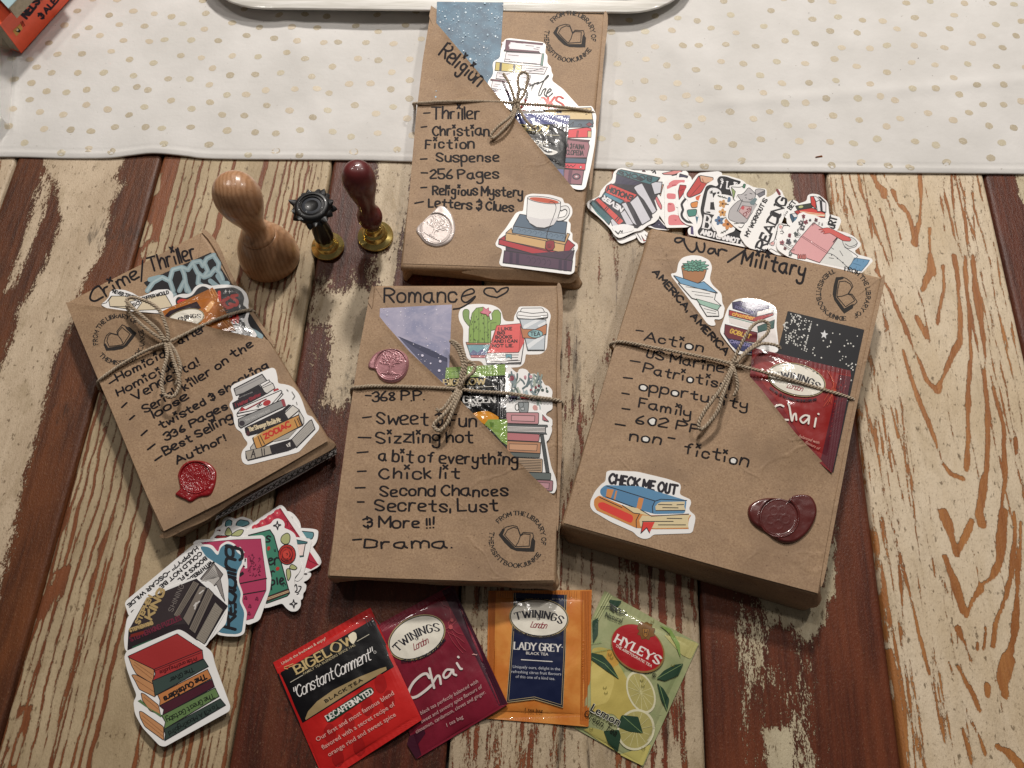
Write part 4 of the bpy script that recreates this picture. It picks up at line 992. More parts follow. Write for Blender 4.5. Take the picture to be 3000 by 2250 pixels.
for k in range(20):
    t0, t1 = k/20, (k+1)/20; A = np.array((985, 1314)); B = np.array((637, 1510)); w_ = np.array((3, 15))*(1-0.5*t0)
    p, q = A+(B-A)*t0, A+(B-A)*t1
    for s, e in ((p, q+w_), (p+w_, q), ((p+q)/2, (p+q)/2+w_)): a.line([tuple(s), tuple(e)], 1.8, '#3a3330')
a.build('printed_pattern', 'card', cri)

# ragged folds of the paper along the parcels' long edges
def edge_fold(root, top, p, dz=0.0006):
    sheet('paper_fold', smooth_line(p, True, 3), lambda x, y: top(x, y)+dz, 0.0005, M['kraft'], root, 0.0, 10)
edge_fold(rom, rom_top, [(1632, 836), (1644, 838), (1649, 900), (1646, 1000), (1641, 1060), (1645, 1180), (1647, 1300), (1641, 1420), (1636, 1540), (1630, 1530), (1635, 1300), (1631, 1100), (1636, 920)])
edge_fold(rel, rel_top, [(1770, 36), (1780, 44), (1779, 90), (1768, 180), (1760, 300), (1745, 430), (1733, 545), (1727, 540), (1738, 400), (1752, 250), (1764, 110)])
edge_fold(war, war_top, [(2582, 818), (2592, 824), (2566, 940), (2536, 1070), (2500, 1240), (2470, 1400), (2440, 1560), (2414, 1700), (2405, 1698), (2440, 1500), (2490, 1240), (2545, 980)])
edge_fold(cri, cri_top, [(590, 678), (606, 676), (640, 716), (672, 790), (714, 868), (760, 940), (800, 1000), (792, 1004), (740, 930), (690, 850), (650, 770), (620, 712)], 0.0009)

# ================================================================== TWINE
tw_m = NT('jute'); v_ = tw_m.coord(); n_j = tw_m.noise(v_, 900, 3)
tw_m.set(Base_Color=tw_m.mix(tw_m.ramp(n_j, 0.3, 0.7), lin('#938371'), lin('#c2b29c')), Roughness=0.85, Specular_IOR_Level=0.2, Normal=tw_m.bump(n_j, 0.0003))
def tube(path, rad, k=6, V=None, Fc=None):
    V = [] if V is None else V; Fc = [] if Fc is None else Fc; path = np.array(path); n = len(path); b0 = len(V)
    T = np.gradient(path, axis=0); T /= np.linalg.norm(T, axis=1)[:, None]+1e-12
    up = np.array((0, 0, 1.0))
    for i in range(n):
        s = np.cross(T[i], up); l = np.linalg.norm(s); s = s/l if l > 0.05 else np.cross(T[i], (1, 0, 0)); s /= np.linalg.norm(s); u = np.cross(s, T[i])
        r = rad[i] if hasattr(rad, '__len__') else rad
        for j in range(k):
            a = 6.2832*j/k; V.append(path[i]+r*(s*math.cos(a)+u*math.sin(a)))
    for i in range(n-1):
        for j in range(k): Fc.append((b0+i*k+j, b0+i*k+(j+1) % k, b0+(i+1)*k+(j+1) % k, b0+(i+1)*k+j))
    Fc.append(tuple(b0+j for j in range(k))[::-1]); Fc.append(tuple(b0+(n-1)*k+j for j in range(k))); return V, Fc
def strand(p, r=0.0005, pitch=0.0042, seed=0, fuzz=True):
    """two-ply twine through world points"""
    p = np.array(smooth_line([tuple(q) for q in p], False, 12)); d = np.r_[0, np.cumsum(np.linalg.norm(np.diff(p, axis=0), axis=1))]
    n = max(int(d[-1]/0.00045), 8); s = np.linspace(0, d[-1], n); c = np.stack([np.interp(s, d, p[:, i]) for i in range(3)], 1)
    w_ = (fbm(s*70+seed*5, s*0+seed, seed, 3)-0.5)*0.0007; c[:, 2] += w_*0.5; c[:, 0] += w_
    T = np.gradient(c, axis=0); T /= np.linalg.norm(T, axis=1)[:, None]+1e-12
    V, Fc = [], []
    S_ = np.cross(T, (0, 0, 1.0)); S_ /= np.linalg.norm(S_, axis=1)[:, None]+1e-9; U_ = np.cross(S_, T)
    for ph in (0, math.pi):
        a = s/pitch*6.2832+ph; rr = r*(1.0+0.25*(fbm(s*300, s*0+ph, seed+2, 2)-0.5))
        tube(c+(S_*np.cos(a)[:, None]+U_*np.sin(a)[:, None])*(r*0.92), rr, 6, V, Fc)
    if fuzz:
        R = random.Random(seed)
        for _ in range(int(d[-1]/0.0022)):
            i = R.randrange(1, n-1); q = c[i]; dirn = T[i]*R.uniform(-1, 1)+S_[i]*R.uniform(-1, 1)+U_[i]*R.uniform(-0.2, 0.9); dirn /= np.linalg.norm(dirn)
            L = R.uniform(0.0012, 0.0036); q2 = q+dirn*L*0.6+T[i]*L*0.3; q3 = q+dirn*L+T[i]*L*R.uniform(-.3, .9)
            tube([q, q2, q3], 0.00006, 3, V, Fc)
    return V, Fc
def twine(label, surf, h, pieces, knot):
    k = P(knot[0], knot[1], h+0.003); root = empty('twine', k, label, 'twine', 'twine tied in bows round the parcels')
    for nm, pl, r in pieces:
        W = [P(u, v, max(h+dz, 0.0011)) for u, v, dz in pl]
        # rest on what is below
        Vs, Fs = strand(W, r*1.3, seed=int(pl[0][0]) % 97); mk(nm, Vs, Fs, tw_m.m, root, smooth=True)
    R = random.Random(int(knot[0])); Vs, Fs = [], []
    for i in range(5):
        a0 = R.uniform(0, 3.1); W = []
        for j in range(9):
            a = 6.2832*j/8; rx, ry = 0.0022+R.uniform(0, .0006), 0.0013
            x, y = rx*math.cos(a), 0.3*rx*math.sin(a); z = ry*math.sin(a+0.6)
            W.append((k[0]+x*math.cos(a0)-y*math.sin(a0), k[1]+x*math.sin(a0)+y*math.cos(a0), k[2]+0.0006+z))
        a_, b_ = strand(W, 0.0006, seed=i, fuzz=False); o = len(Vs); Vs += a_; Fs += [tuple(q+o for q in f) for f in b_]
    mk('knot', Vs, Fs, tw_m.m, root, smooth=True)
twine('jute twine tied in a small bow round the Religion parcel, loop pointing down left', rel_flap, 0.019, [
  ('wrap', [(1216, 318, -0.019), (1215, 308, -0.008), (1219, 303, 0.0012), (1300, 298, 0.0024), (1400, 297, 0.0035), (1470, 299, 0.0046), (1512, 304, 0.0056), (1600, 309, 0.0046), (1680, 318, 0.003), (1735, 328, 0.0016), (1746, 338, -0.003), (1744, 350, -0.018)], 0.00052),
  ('loose_end', [(1508, 302, 0.0065), (1503, 280, 0.008), (1495, 255, 0.0085), (1482, 228, 0.0075), (1474, 216, 0.006)], 0.0005),
  ('bow_loop', [(1512, 300, 0.0065), (1520, 270, 0.009), (1517, 235, 0.0105), (1522, 217, 0.0105), (1535, 212, 0.0105), (1546, 222, 0.010), (1543, 245, 0.009), (1535, 275, 0.0075), (1518, 300, 0.0065)], 0.00052),
  ('bow_loop', [(1510, 308, 0.0065), (1495, 340, 0.0085), (1460, 370, 0.008), (1440, 392, 0.006), (1440, 404, 0.005), (1454, 400, 0.0055), (1478, 376, 0.008), (1500, 350, 0.0085), (1514, 318, 0.007)], 0.00052),
  ('loose_end', [(1516, 306, 0.0065), (1530, 335, 0.008), (1545, 358, 0.0085), (1560, 372, 0.0075), (1570, 378, 0.006)], 0.0005)], (1512, 303))
twine('jute twine tied in a bow round the Romance parcel, both loops pointing up and down', rom_flap, 0.022, [
  ('wrap', [(1033, 1158, -0.021), (1030, 1146, -0.008), (1038, 1136, 0.0014), (1100, 1131, 0.0024), (1200, 1133, 0.0036), (1280, 1136, 0.0048), (1345, 1140, 0.0062), (1400, 1147, 0.0058), (1480, 1152, 0.0046), (1560, 1163, 0.003), (1630, 1172, 0.0014), (1645, 1182, -0.004), (1643, 1198, -0.02)], 0.00055),
  ('bow_loop', [(1345, 1136, 0.0070), (1352, 1100, 0.010), (1356, 1065, 0.011), (1346, 1030, 0.0105), (1330, 1008, 0.009), (1320, 1000, 0.0075), (1334, 1004, 0.010), (1352, 1022, 0.0115), (1364, 1055, 0.012), (1362, 1095, 0.010), (1350, 1132, 0.0075)], 0.0006),
  ('bow_loop', [(1348, 1136, 0.0070), (1362, 1110, 0.010), (1386, 1090, 0.0115), (1390, 1070, 0.0115), (1374, 1060, 0.011), (1362, 1070, 0.0105), (1354, 1100, 0.009), (1348, 1132, 0.0075)], 0.00055),
  ('bow_loop', [(1344, 1142, 0.0070), (1325, 1180, 0.010), (1300, 1215, 0.011), (1276, 1238, 0.0095), (1272, 1252, 0.0085), (1290, 1262, 0.009), (1310, 1240, 0.010), (1325, 1205, 0.0105), (1350, 1148, 0.0075)], 0.0006),
  ('loose_end', [(1340, 1142, 0.0070), (1318, 1170, 0.010), (1300, 1195, 0.011), (1284, 1204, 0.010), (1278, 1198, 0.009)], 0.0005)], (1346, 1138))
twine('jute twine tied in a bow round the War/Military parcel, long loop hanging down left', war_flap, 0.028, [
  ('wrap', [(1795, 1022, -0.027), (1789, 1014, -0.008), (1794, 1006, 0.001), (1820, 1001, 0.0018), (1900, 1015, 0.0028), (2000, 1034, 0.004), (2080, 1050, 0.005), (2145, 1066, 0.0064), (2210, 1082, 0.0058), (2300, 1108, 0.005), (2400, 1138, 0.0036), (2480, 1162, 0.0016), (2508, 1176, -0.003), (2512, 1194, -0.02)], 0.00052),
  ('bow_loop', [(2148, 1064, 0.0070), (2165, 1020, 0.010), (2190, 975, 0.012), (2212, 948, 0.012), (2236, 940, 0.0115), (2252, 950, 0.011), (2248, 975, 0.0105), (2222, 1000, 0.0095), (2180, 1035, 0.0085), (2156, 1064, 0.0075)], 0.00052),
  ('loose_end', [(2155, 1062, 0.0070), (2190, 1030, 0.009), (2230, 1008, 0.0095), (2270, 1010, 0.009), (2288, 1020, 0.007)], 0.0005),
  ('bow_loop', [(2144, 1070, 0.0070), (2128, 1110, 0.010), (2105, 1150, 0.011), (2070, 1195, 0.0105), (2048, 1235, 0.009), (2052, 1258, 0.008), (2076, 1240, 0.009), (2104, 1200, 0.0105), (2120, 1150, 0.0105), (2150, 1076, 0.0075)], 0.00055),
  ('loose_end', [(2148, 1072, 0.0070), (2156, 1100, 0.008), (2160, 1135, 0.0075), (2150, 1160, 0.0055)], 0.00048)], (2148, 1066))
twine('jute twine tied in a large loose bow round the Crime/Thriller parcel', cri_flap, 0.020, [
  ('wrap', [(294, 1140, -0.019), (288, 1126, -0.008), (294, 1112, 0.0012), (340, 1078, 0.0024), (400, 1042, 0.0036), (450, 1018, 0.0048), (488, 1004, 0.0062), (530, 985, 0.0058), (590, 955, 0.0052), (650, 930, 0.0045), (700, 914, 0.003), (738, 908, 0.0014), (748, 920, -0.004), (756, 938, -0.018)], 0.00052),
  ('bow_loop', [(486, 1000, 0.0070), (460, 965, 0.010), (420, 930, 0.012), (385, 900, 0.0125), (370, 882, 0.0125), (382, 872, 0.0125), (410, 876, 0.013), (445, 890, 0.013), (468, 910, 0.0125), (482, 940, 0.0115), (492, 975, 0.009), (492, 1000, 0.0075)], 0.00055),
  ('loose_end', [(488, 1000, 0.0070), (460, 985, 0.009), (425, 960, 0.0105), (396, 932, 0.0105), (378, 912, 0.009), (372, 896, 0.007)], 0.0005),
  ('bow_loop', [(484, 1006, 0.0070), (490, 1040, 0.010), (478, 1090, 0.011), (474, 1130, 0.011), (484, 1158, 0.0105), (508, 1162, 0.010), (522, 1140, 0.010), (524, 1110, 0.0105), (510, 1060, 0.0095), (494, 1008, 0.0075)], 0.00055),
  ('loose_end', [(494, 1004, 0.0070), (514, 1030, 0.009), (528, 1070, 0.010), (526, 1100, 0.009), (516, 1128, 0.0075)], 0.0005)], (488, 1003))

# ================================================================== TEA SACHETS
def sachet(label, quad, base, draw, puff=0.0022, seal_w=0.075, ends='tb', mat='foil', dz=None, group=None, crimp=60, name='tea_bag_sachet', col='#888888', view=(0, 0, 1), edge_c=None):
    """quad: TL TR BR BL photo points; base(x,y): height of what it lies on; ends: which sides are crimped (t b l r)"""
    hz = float(base(*unproj(quad[0][0], quad[0][1], 0.003)))
    W = [np.array(P(u, v, hz+0.001)[:2]) for u, v in quad]
    # inverse bilinear by a fine grid: build the sachet in its own (s,t), make a height function by projecting on its two axes
    O = W[0]; ex_ = (W[1]-W[0]+W[2]-W[3])/2; ey_ = (W[3]-W[0]+W[2]-W[1])/2; Mx = np.linalg.inv(np.stack([ex_, ey_], 1))
    ctr = sum(W)/4
    seed = int(quad[0][0]) % 50
    def surf(x, y):
        x = np.asarray(x, float); y = np.asarray(y, float); q = np.stack([x-ctr[0], y-ctr[1]]); st = np.tensordot(Mx, q, 1); s, t = st[0]+0.5, st[1]+0.5
        s = np.clip(s, 0, 1); t = np.clip(t, 0, 1)
        a = seal_w if ('l' in ends or 'r' in ends) else 0.0; l0 = seal_w if 'l' in ends else 0.015; r0 = seal_w if 'r' in ends else 0.015; t0 = seal_w if 't' in ends else 0.015; b0 = seal_w if 'b' in ends else 0.015
        fs_ = np.clip((s-l0)/(1-l0-r0), 0, 1); ft = np.clip((t-t0)/(1-t0-b0), 0, 1)
        dome = (np.sin(math.pi*fs_)**0.5)*(np.sin(math.pi*ft)**0.5)
        z = 0.0005+puff*dome*(0.78+0.55*(fbm(s*4+seed, t*4, seed, 3)-0.4))
        z = z+0.0006*(fbm(s*9+seed+t*4, t*9-s*5, seed+4, 2)-0.5)*dome+0.0007*(fbm(s*3.2+t*1.5+seed, t*3.4, seed+8, 2)-0.5)*np.clip(dome*3, 0, 1)
        cr_ = 0
        if 't' in ends: cr_ = cr_+(t < t0)*np.cos(s*crimp*2.2)*0.00004
        if 'b' in ends: cr_ = cr_+(t > 1-b0)*np.cos(s*crimp*2.2)*0.00004
        if 'l' in ends: cr_ = cr_+(s < l0)*np.cos(s*crimp*4)*0.00003
        if 'r' in ends: cr_ = cr_+(s > 1-r0)*np.cos(s*crimp*4)*0.00003
        return base(x, y)+z+cr_
    root = empty(name, (float(ctr[0]), float(ctr[1]), hz), label, 'tea bag', group)
    def ln(a, b, n): return [tuple(np.array(a)*(1-k/n)+np.array(b)*k/n) for k in range(n)]
    Q = ln(quad[0], quad[1], 12)+ln(quad[1], quad[2], 12)+ln(quad[2], quad[3], 12)+ln(quad[3], quad[0], 12)
    a = Art(surf, 0.00006, 0.000014, maxe=5.5); a.view(0, 0, 1)
    a.maxe = 5.5; v2, f2 = tri2d([Q])
    sheet('pouch', Q, surf, 0.0004, M[mat], root, 0.0, 5.5, top_col=col)
    a.view(*view); a.quad = quad; draw(a, quad); a.build('printed_label', mat if mat in ('foil', 'foil2') else 'foil', root)
    return root, surf
def bil(quad, s, t):
    q = [np.array(p, float) for p in quad]; return tuple((q[0]*(1-s)+q[1]*s)*(1-t)+(q[3]*(1-s)+q[2]*s)*t)
def bq(quad, s0, t0, s1, t1): return [bil(quad, s0, t0), bil(quad, s1, t0), bil(quad, s1, t1), bil(quad, s0, t1)]
def oval_logo(a, cx, cy, rx, ry, rot, ctxt='#1c1a26'):
    a.view(0, 0, 1)
    a.ell(cx, cy, rx, ry, '#ab9a6e', rot, n=40).ell(cx, cy, rx*0.97, ry*0.955, '#1d1b2b', rot, n=40).ell(cx, cy, rx*0.945, ry*0.91, '#e6e0d2', rot, n=40)
    c, s = math.cos(math.radians(rot)), math.sin(math.radians(rot))
    def L(x, y): return (cx+(x*c-y*s)*rx, cy+(x*s+y*c)*rx)
    # the name on a shallow arc, pen letters with serifs
    R_ = rx*2.4; ctr = L(0, 2.02); h = ry*0.37
    a.pentext('TWININGS', (0, 0), (1, 0), h, rx*0.062, ctxt, nib=rx*0.022, serif=True, gap=2.4, arc=(ctr[0], ctr[1], rx*2.02, -90-22+rot, -90+22+rot))
    a.pentext('OF', L(-.06, .08), L(.06, .08), ry*0.12, 1.6, ctxt)
    a.pentext('London', L(-.26, .34), L(.26, .34), ry*0.30, 2.3, '#8a2a3a', slant=0.35, gap=0.6)
    ctr2 = L(0, -1.1); a.pentext('ESTD. 1706 - 216 THE STRAND, LONDON WC2, ENGLAND', (0, 0), (1, 0), ry*0.12, 1.5, ctxt, gap=1.5, arc=(ctr2[0], ctr2[1], rx*1.80, 90+27+rot, 90-27+rot))

# ================================================================== WHAT IS IN THE POCKETS
def rect_card(label, quad, surf, off, draw, mat='card', thick=0.0003, name='bookmark_card', view=(0, 0, 1), col='#ffffff', corner=2):
    h_ = float(surf(*unproj(quad[0][0], quad[0][1], 0.02)))+off; c = np.mean(np.array(quad), 0); x, y = unproj(c[0], c[1], h_)
    root = empty(name, (float(x), float(y), h_), label, 'card', None)
    sheet('card_stock', rounded(quad, corner, 2), surf, thick, M[mat], root, off, 18, top_col=col)
    a = Art(surf, off+0.00004, 0.000006); a.view(*view); draw(a, quad); a.build('printed_picture', 'card', root); return root
Z2 = (1000, 0, 2.212); Z5 = (1000, 750, 2.212); ZR = (1400, 100, 3.6075); ZM = (1300, 860, 2.765); ZW = (1850, 690, 2.272); ZC = (150, 650, 2.7646); ZS = (650, 1040, 4.608); ZT = (1150, 540, 3.687); ZK = (1650, 1340, 2.765)
# ---- parcel 1
R = random.Random(7)
def d_blue(a, q):
    a.poly(q, '#4d7693')
    for k in range(26):
        t = k/26; s = R.random(); a.ell(*bil(q, R.random(), R.random()), R.uniform(20, 60), R.uniform(15, 40), R.choice(['#55809c', '#476f8c', '#5d87a2', '#42678a']), R.uniform(0, 180), n=14) if False else None
    for k in range(260):
        s, t = R.random(), R.random(); p = bil(q, s, t); 
        a.dots([p], R.choice([0.9, 1.1, 1.6, 2.2]), R.choice(['#c9dbe6', '#9fbccd', '#e4eef4', '#7fa3ba']), 5)
tb = NT('blue_glitter_print'); n_ = tb.noise(tb.coord(), 70, 4, 0.6, 0.4); n2_ = tb.noise(tb.coord((1, 1, 1)), 900, 2)
cb = tb.mix(tb.ramp(n_, 0.3, 0.7), lin('#264a64'), lin('#44708a')); cb = tb.mix(tb.ramp(n2_, 0.66, 0.72), cb, lin('#c7d8e4')); tb.set(Base_Color=cb, Roughness=0.5, Coat_Weight=0.1); M['bluecard'] = tb.m
qb = [(1280, 5), (1475, 7), (1462, 330), (1410, 330)]
def nodraw(a, q):
    for k in range(120): a.dots([bil(q, R.random(), R.random())], R.choice([1.3, 1.8, 2.8]), R.choice(['#c9dbe6', '#a9c3d3', '#eef5fa']), 5)
card1 = rect_card('glittery dusk blue card standing out of the Religion parcel pocket', [(1280, 5), (1475, 7), (1458, 300), (1272, 300)], rel_top, 0.0004, nodraw, 'bluecard')
def d_stack(a):
    a.poly("250,100 300,72 690,108 655,200 300,175", '#f1e9ee').poly("300,72 690,108 680,128 345,95 332,165 640,190 655,208 275,185 290,165", '#6d4552', line='#222022', lw=1.6)
    a.poly("345,95 680,128 640,190 332,165", '#f4eef1').line("400,100 480,108|505,130 590,138|620,150 655,155|590,165 640,172", 1.5, '#2b2428').line("275,190 660,210", 2, '#2b2428')
    a.poly("300,200 700,220 680,335 280,300", '#f1e9ee', line='#2b2428', lw=1.8).poly("680,215 700,218 685,345 660,340", '#6f9183', line='#2b2428', lw=1.4).line("320,230 430,240|285,275 340,280|330,300 620,325", 1.5, '#2b2428')
    a.poly("190,305 465,340 455,420 180,395", '#cdb967', line='#2b2428', lw=2).poly("232,315 255,318 250,405 225,400", '#33303f').poly("375,335 398,338 390,412 366,408", '#33303f')
    a.poly("465,340 735,360 700,435 455,415", '#f4eef1', line='#2b2428', lw=1.8).line("480,370 700,385|500,395 690,405|540,410 720,360", 1.5, '#2b2428')
    a.poly("205,415 560,450 540,520 190,480", '#f1e9ee', line='#2b2428', lw=1.6).line("220,430 320,440|230,460 290,465|380,460 520,475", 1.5, '#2b2428')
    a.poly("135,485 560,535 560,548 135,500", '#7b3d4c', line='#2b2428', lw=1.3).poly("155,505 470,545 440,615 140,585", '#f4eef1', line='#2b2428', lw=1.6).line("180,540 240,548|165,560 210,565|350,560 400,566", 1.4, '#2b2428')
    a.poly("145,600 430,625 420,665 160,640", '#573a55', line='#2b2428', lw=1.5).poly("170,645 420,668 410,720 200,690", '#3f4568', line='#2b2428', lw=1.5)
    a.line("625,540 700,500 745,455 735,450 700,500 660,590 640,655 665,650 690,600 720,590 700,640 725,672|725,640 775,605 755,590 725,640 740,675 790,635", 3.2, '#151316', True)
    a.line("545,560 640,520|600,530 560,600 525,680 550,680", 3.6, '#151316', True)
    a.pentext('BOOKS', (462, 815), (905, 785), 32, 7, '#cf4238', nib=3.5, gap=1.2)
sticker(None, 'stack of books sticker with the words the BOOKS, tucked in the Religion parcel', "262,95 290,50 340,42 690,85 720,110 712,200 735,225 735,310 775,345 778,400 797,430 780,490 900,580 1040,735 1100,800 1050,860 820,900 560,900 420,850 330,800 240,700 180,620 100,560 110,490 150,450 165,400 155,330 165,290 235,250 240,180", ZR, rel_top, d_stack, 'print', off=0.0010, sm=8, name='book_stack_sticker')
def d_flora(a):
    a.poly("700,820 860,800 1195,790 1220,960 980,930 720,850", '#ddc494', line='#2b2428', lw=2).poly("820,830 885,822 885,850 830,850", '#33303f').line("1135,865 1155,860|1135,840 1145,815 1125,825|1150,800 1140,830", 1.6, '#2b2428')
    a.poly("900,915 1215,918 1215,995 900,1000", '#5f6c79', line='#2b2428', lw=2).line("960,985 1010,940 1000,985|1060,975 1075,960 1100,975 1080,985|1020,930 1200,930", 1.5, '#2b2428').poly("1140,968 1175,945 1210,968 1175,990", '#8a4a52', line='#2b2428', lw=1.2)
    a.poly("900,1030 1150,1000 1195,1010 1198,1040 1160,1105 930,1110", '#e2525a', line='#2b2428', lw=2).poly("1160,1038 1198,1040 1195,1105 1158,1105", '#dcc193', line='#2b2428', lw=1.5).line("1050,1035 1040,1100|1062,1035 1052,1100", 1.8, '#2b2428')
    a.poly("920,1115 1180,1135 1165,1160 920,1150", '#6c4752', line='#2b2428', lw=1.5).poly("900,1125 1165,1155 1178,1200 1150,1320 890,1320", '#a5707a', line='#2b2428', lw=2)
    a.pentext('A & FAUNA', (935, 1218), (1122, 1232), 13, 2.6, '#2b2428', gap=1.4); a.pentext('CLOPEDIA', (935, 1285), (1112, 1296), 13, 2.6, '#2b2428', gap=1.4)
    a.poly("880,1318 1150,1330 1140,1380 880,1370", '#556679', line='#2b2428', lw=2).poly("870,1375 1138,1382 1130,1450 870,1425", '#e4505c', line='#2b2428', lw=2).line("900,1410 920,1390 925,1420 950,1395 955,1420 985,1400 1000,1418 1030,1395", 2, '#2b2428', True).ell(1085, 1420, 12, 12, '#e9d3cf', line='#2b2428', lw=1.4)
    a.poly("850,1435 1120,1455 1095,1605 860,1590", '#9b6a74', line='#2b2428', lw=2).poly("960,1450 1000,1452 980,1595 945,1590", '#6c4556').ell(1040, 1520, 45, 34, '#3b3543', 0).ell(1040, 1520, 30, 20, '#a5707a', 0).ell(1040, 1520, 12, 9, '#e2dada')
sticker(None, 'sticker of stacked book spines reading fauna and encyclopedia, beside the black tea bag', "680,830 720,795 1000,765 1200,760 1215,775 1255,860 1245,940 1250,1020 1235,1180 1195,1400 1140,1620 1110,1645 1050,1645 960,1610 850,1500 800,1300 850,1000 760,880", ZR, rel_top, d_flora, 'print', off=0.0014, sm=14, name='book_spine_sticker')
def base_rel(x, y): return rel_top(x, y)+0.0020
def d_bag1(a, q):
    a.view(*ZR); a.poly("330,835 975,860 955,955 300,945", '#4a4f86').poly("840,1425 905,1430 905,1500 860,1480", '#4a4f86')
    a.line("490,870 690,880|540,900 760,912|700,925 930,935", 1.2, '#7d80ad')
    a.pentext('BIGELOW', (370, 1012), (745, 1030), 17, 4.6, '#d8c688', nib=1.8, serif=True, gap=1.8)
    a.text('FAMILY TEA BLENDERS SINCE 1945', (470, 1042), (740, 1062), 5, '#cfc8b0'); a.line("690,1065 858,1072", 1.8, '#cfc8b0')
    a.pentext('EARL', (600, 1170), (745, 1185), 13, 2.4, '#e5e1d8', slant=0.3)
    a.poly("610,1160 680,1190 760,1215 845,1248 780,1280 700,1262 640,1200", '#e9e6e0', sm=True).poly("640,1175 700,1210 790,1246 730,1255 670,1215", '#17151b', sm=True)
sachet('black tea bag sachet with a violet top band inside the Religion parcel pocket', [(1490, 332), (1670, 338), (1650, 532), (1498, 368)], base_rel, d_bag1, 0.0013, 0.1, 't', 'foil', name='tea_bag_sachet', col='#0e0d11')
def d_coffee(a):
    a.poly("1375,325 1885,410 1860,625 1300,530 1305,455", '#55687b', line='#1d1b22', lw=2.2).poly("1305,455 1868,540 1860,622 1292,528", '#6d8194', line='#1d1b22', lw=2.2)
    for k in range(9): a.line([(1340+k*58, 495+k*9), (1362+k*58, 478+k*9), (1385+k*58, 500+k*9), (1365+k*58, 518+k*9)], 1.3, '#43566a', True)
    a.poly("1470,400 1560,420 1700,440 1650,490 1540,480", '#36404e', sm=True)
    a.poly("1285,475 1295,530 1860,625 1885,530 1915,540 1862,660 1225,535 1230,522", '#c89f6c', line='#1d1b22', lw=2).poly("1225,528 1862,655 1848,745 1218,612", '#cfa873', line='#1d1b22', lw=2.2)
    a.poly("1215,555 1218,612 1848,745 1862,660 1895,600 1970,660 1840,800 1150,600", '#a92f38', line='#1d1b22', lw=2).poly("1152,595 1850,770 1838,845 1145,650", '#b5323c', line='#1d1b22', lw=2.2).poly("1850,790 1960,690 1955,715 1845,825", '#e9e5e2', line='#1d1b22', lw=1.4)
    a.poly("1225,680 1500,750 1830,850 1965,715 1940,830 1225,720", '#473146', line='#1d1b22', lw=2).poly("1208,720 1945,830 1930,940 1193,850", '#553a50', line='#1d1b22', lw=2.2)
    for x in (1265, 1335, 1795, 1850): a.poly("%d,%d %d,%d %d,%d %d,%d" % (x, 728+(x-1208)*.15, x+34, 733+(x-1208)*.15, x+30, 858+(x-1208)*.13, x-4, 853+(x-1208)*.13), '#3a2740')
    for k in range(5): a.line([(1450+k*55, 800+k*8), (1470+k*55, 785+k*8), (1490+k*55, 820+k*8), (1470+k*55, 850+k*8)], 1.3, '#3a2740', True)
    a.poly("1815,250 1880,238 1912,280 1900,340 1850,390 1780,400 1790,370 1860,350 1885,300 1862,272 1820,290", '#eceae8', sm=True, line='#1d1b22', lw=1.8)
    a.poly("1458,150 1450,300 1448,370 1490,430 1570,470 1640,474 1720,450 1780,380 1812,280 1815,200 1640,210", '#edebe9', line='#2a282c', lw=1.8).poly("1455,350 1600,380 1790,370 1740,440 1640,472 1560,466 1480,420", '#dcd9da')
    a.ell(1637, 175, 180, 34, '#f0eeec', 8, line='#1d1b22', lw=1.8).ell(1637, 178, 160, 25, '#c9593c', 8)
    a.line("1690,200 1720,190 1755,215 1765,270 1740,350 1700,450 1670,530 1668,590 1690,620", 1.6, '#1d1b22', True).poly("1655,625 1700,608 1745,618 1752,680 1730,715 1680,722 1648,690", '#8f2531', line='#1d1b22', lw=1.6).line("1680,650 1678,690|1692,645 1690,690 1702,680|1712,650 1708,690", 1.4, '#1d1b22')
sticker(rel, 'sticker of a white cup of tea on four stacked books', "1410,290 1425,160 1440,120 1500,100 1700,110 1840,150 1855,205 1900,205 1940,250 1945,320 1895,395 1925,420 1920,510 1945,530 1940,610 2000,640 2005,690 1975,740 1975,830 1965,950 1920,975 1170,880 1150,850 1190,700 1120,670 1110,640 1150,560 1220,480 1330,310 1370,290", ZT, rel_flap, d_coffee, 'print', off=0.0003, sm=12)
# ---- parcel 2
tl_ = NT('galaxy_print'); n_ = tl_.noise(tl_.coord((1, 1.4, 1), (0, 0, 0.6)), 42, 5, 0.65, 0.8); n3 = tl_.noise(tl_.coord(), 800, 2)
cl = tl_.mix(tl_.ramp(n_, 0.3, 0.7), lin('#75789a'), lin('#a6a0b6')); cl = tl_.mix(tl_.ramp(n3, 0.68, 0.74), cl, lin('#d9d4e2')); tl_.set(Base_Color=cl, Roughness=0.4, Coat_Weight=0.3); M['lavcard'] = tl_.m
def d_lav(a, q):
    a.poly([(1165, 985), (1210, 1010), (1260, 1038), (1311, 1056), (1311, 1130), (1260, 1090)], '#55566f'); a.poly([(1165, 985), (1210, 1004), (1260, 1024), (1311, 1050), (1311, 1062), (1260, 1044), (1210, 1016)], '#3d3f58')
    for k in range(60): a.dots([(R.uniform(1120, 1310), R.uniform(905, 1120))], R.choice([0.8, 1.2, 1.8]), '#e6e2ee', 5)
    a.dots([(1238, 1043), (1287, 1087), (1262, 1066), (1290, 1060)], 3.4, '#ddd7ea')
rect_card('lavender and grey galaxy card in the Romance parcel pocket', [(1113, 903), (1324, 892), (1313, 1145), (1105, 1150)], rom_top, 0.0004, d_lav, 'lavcard', col='#ffffff')
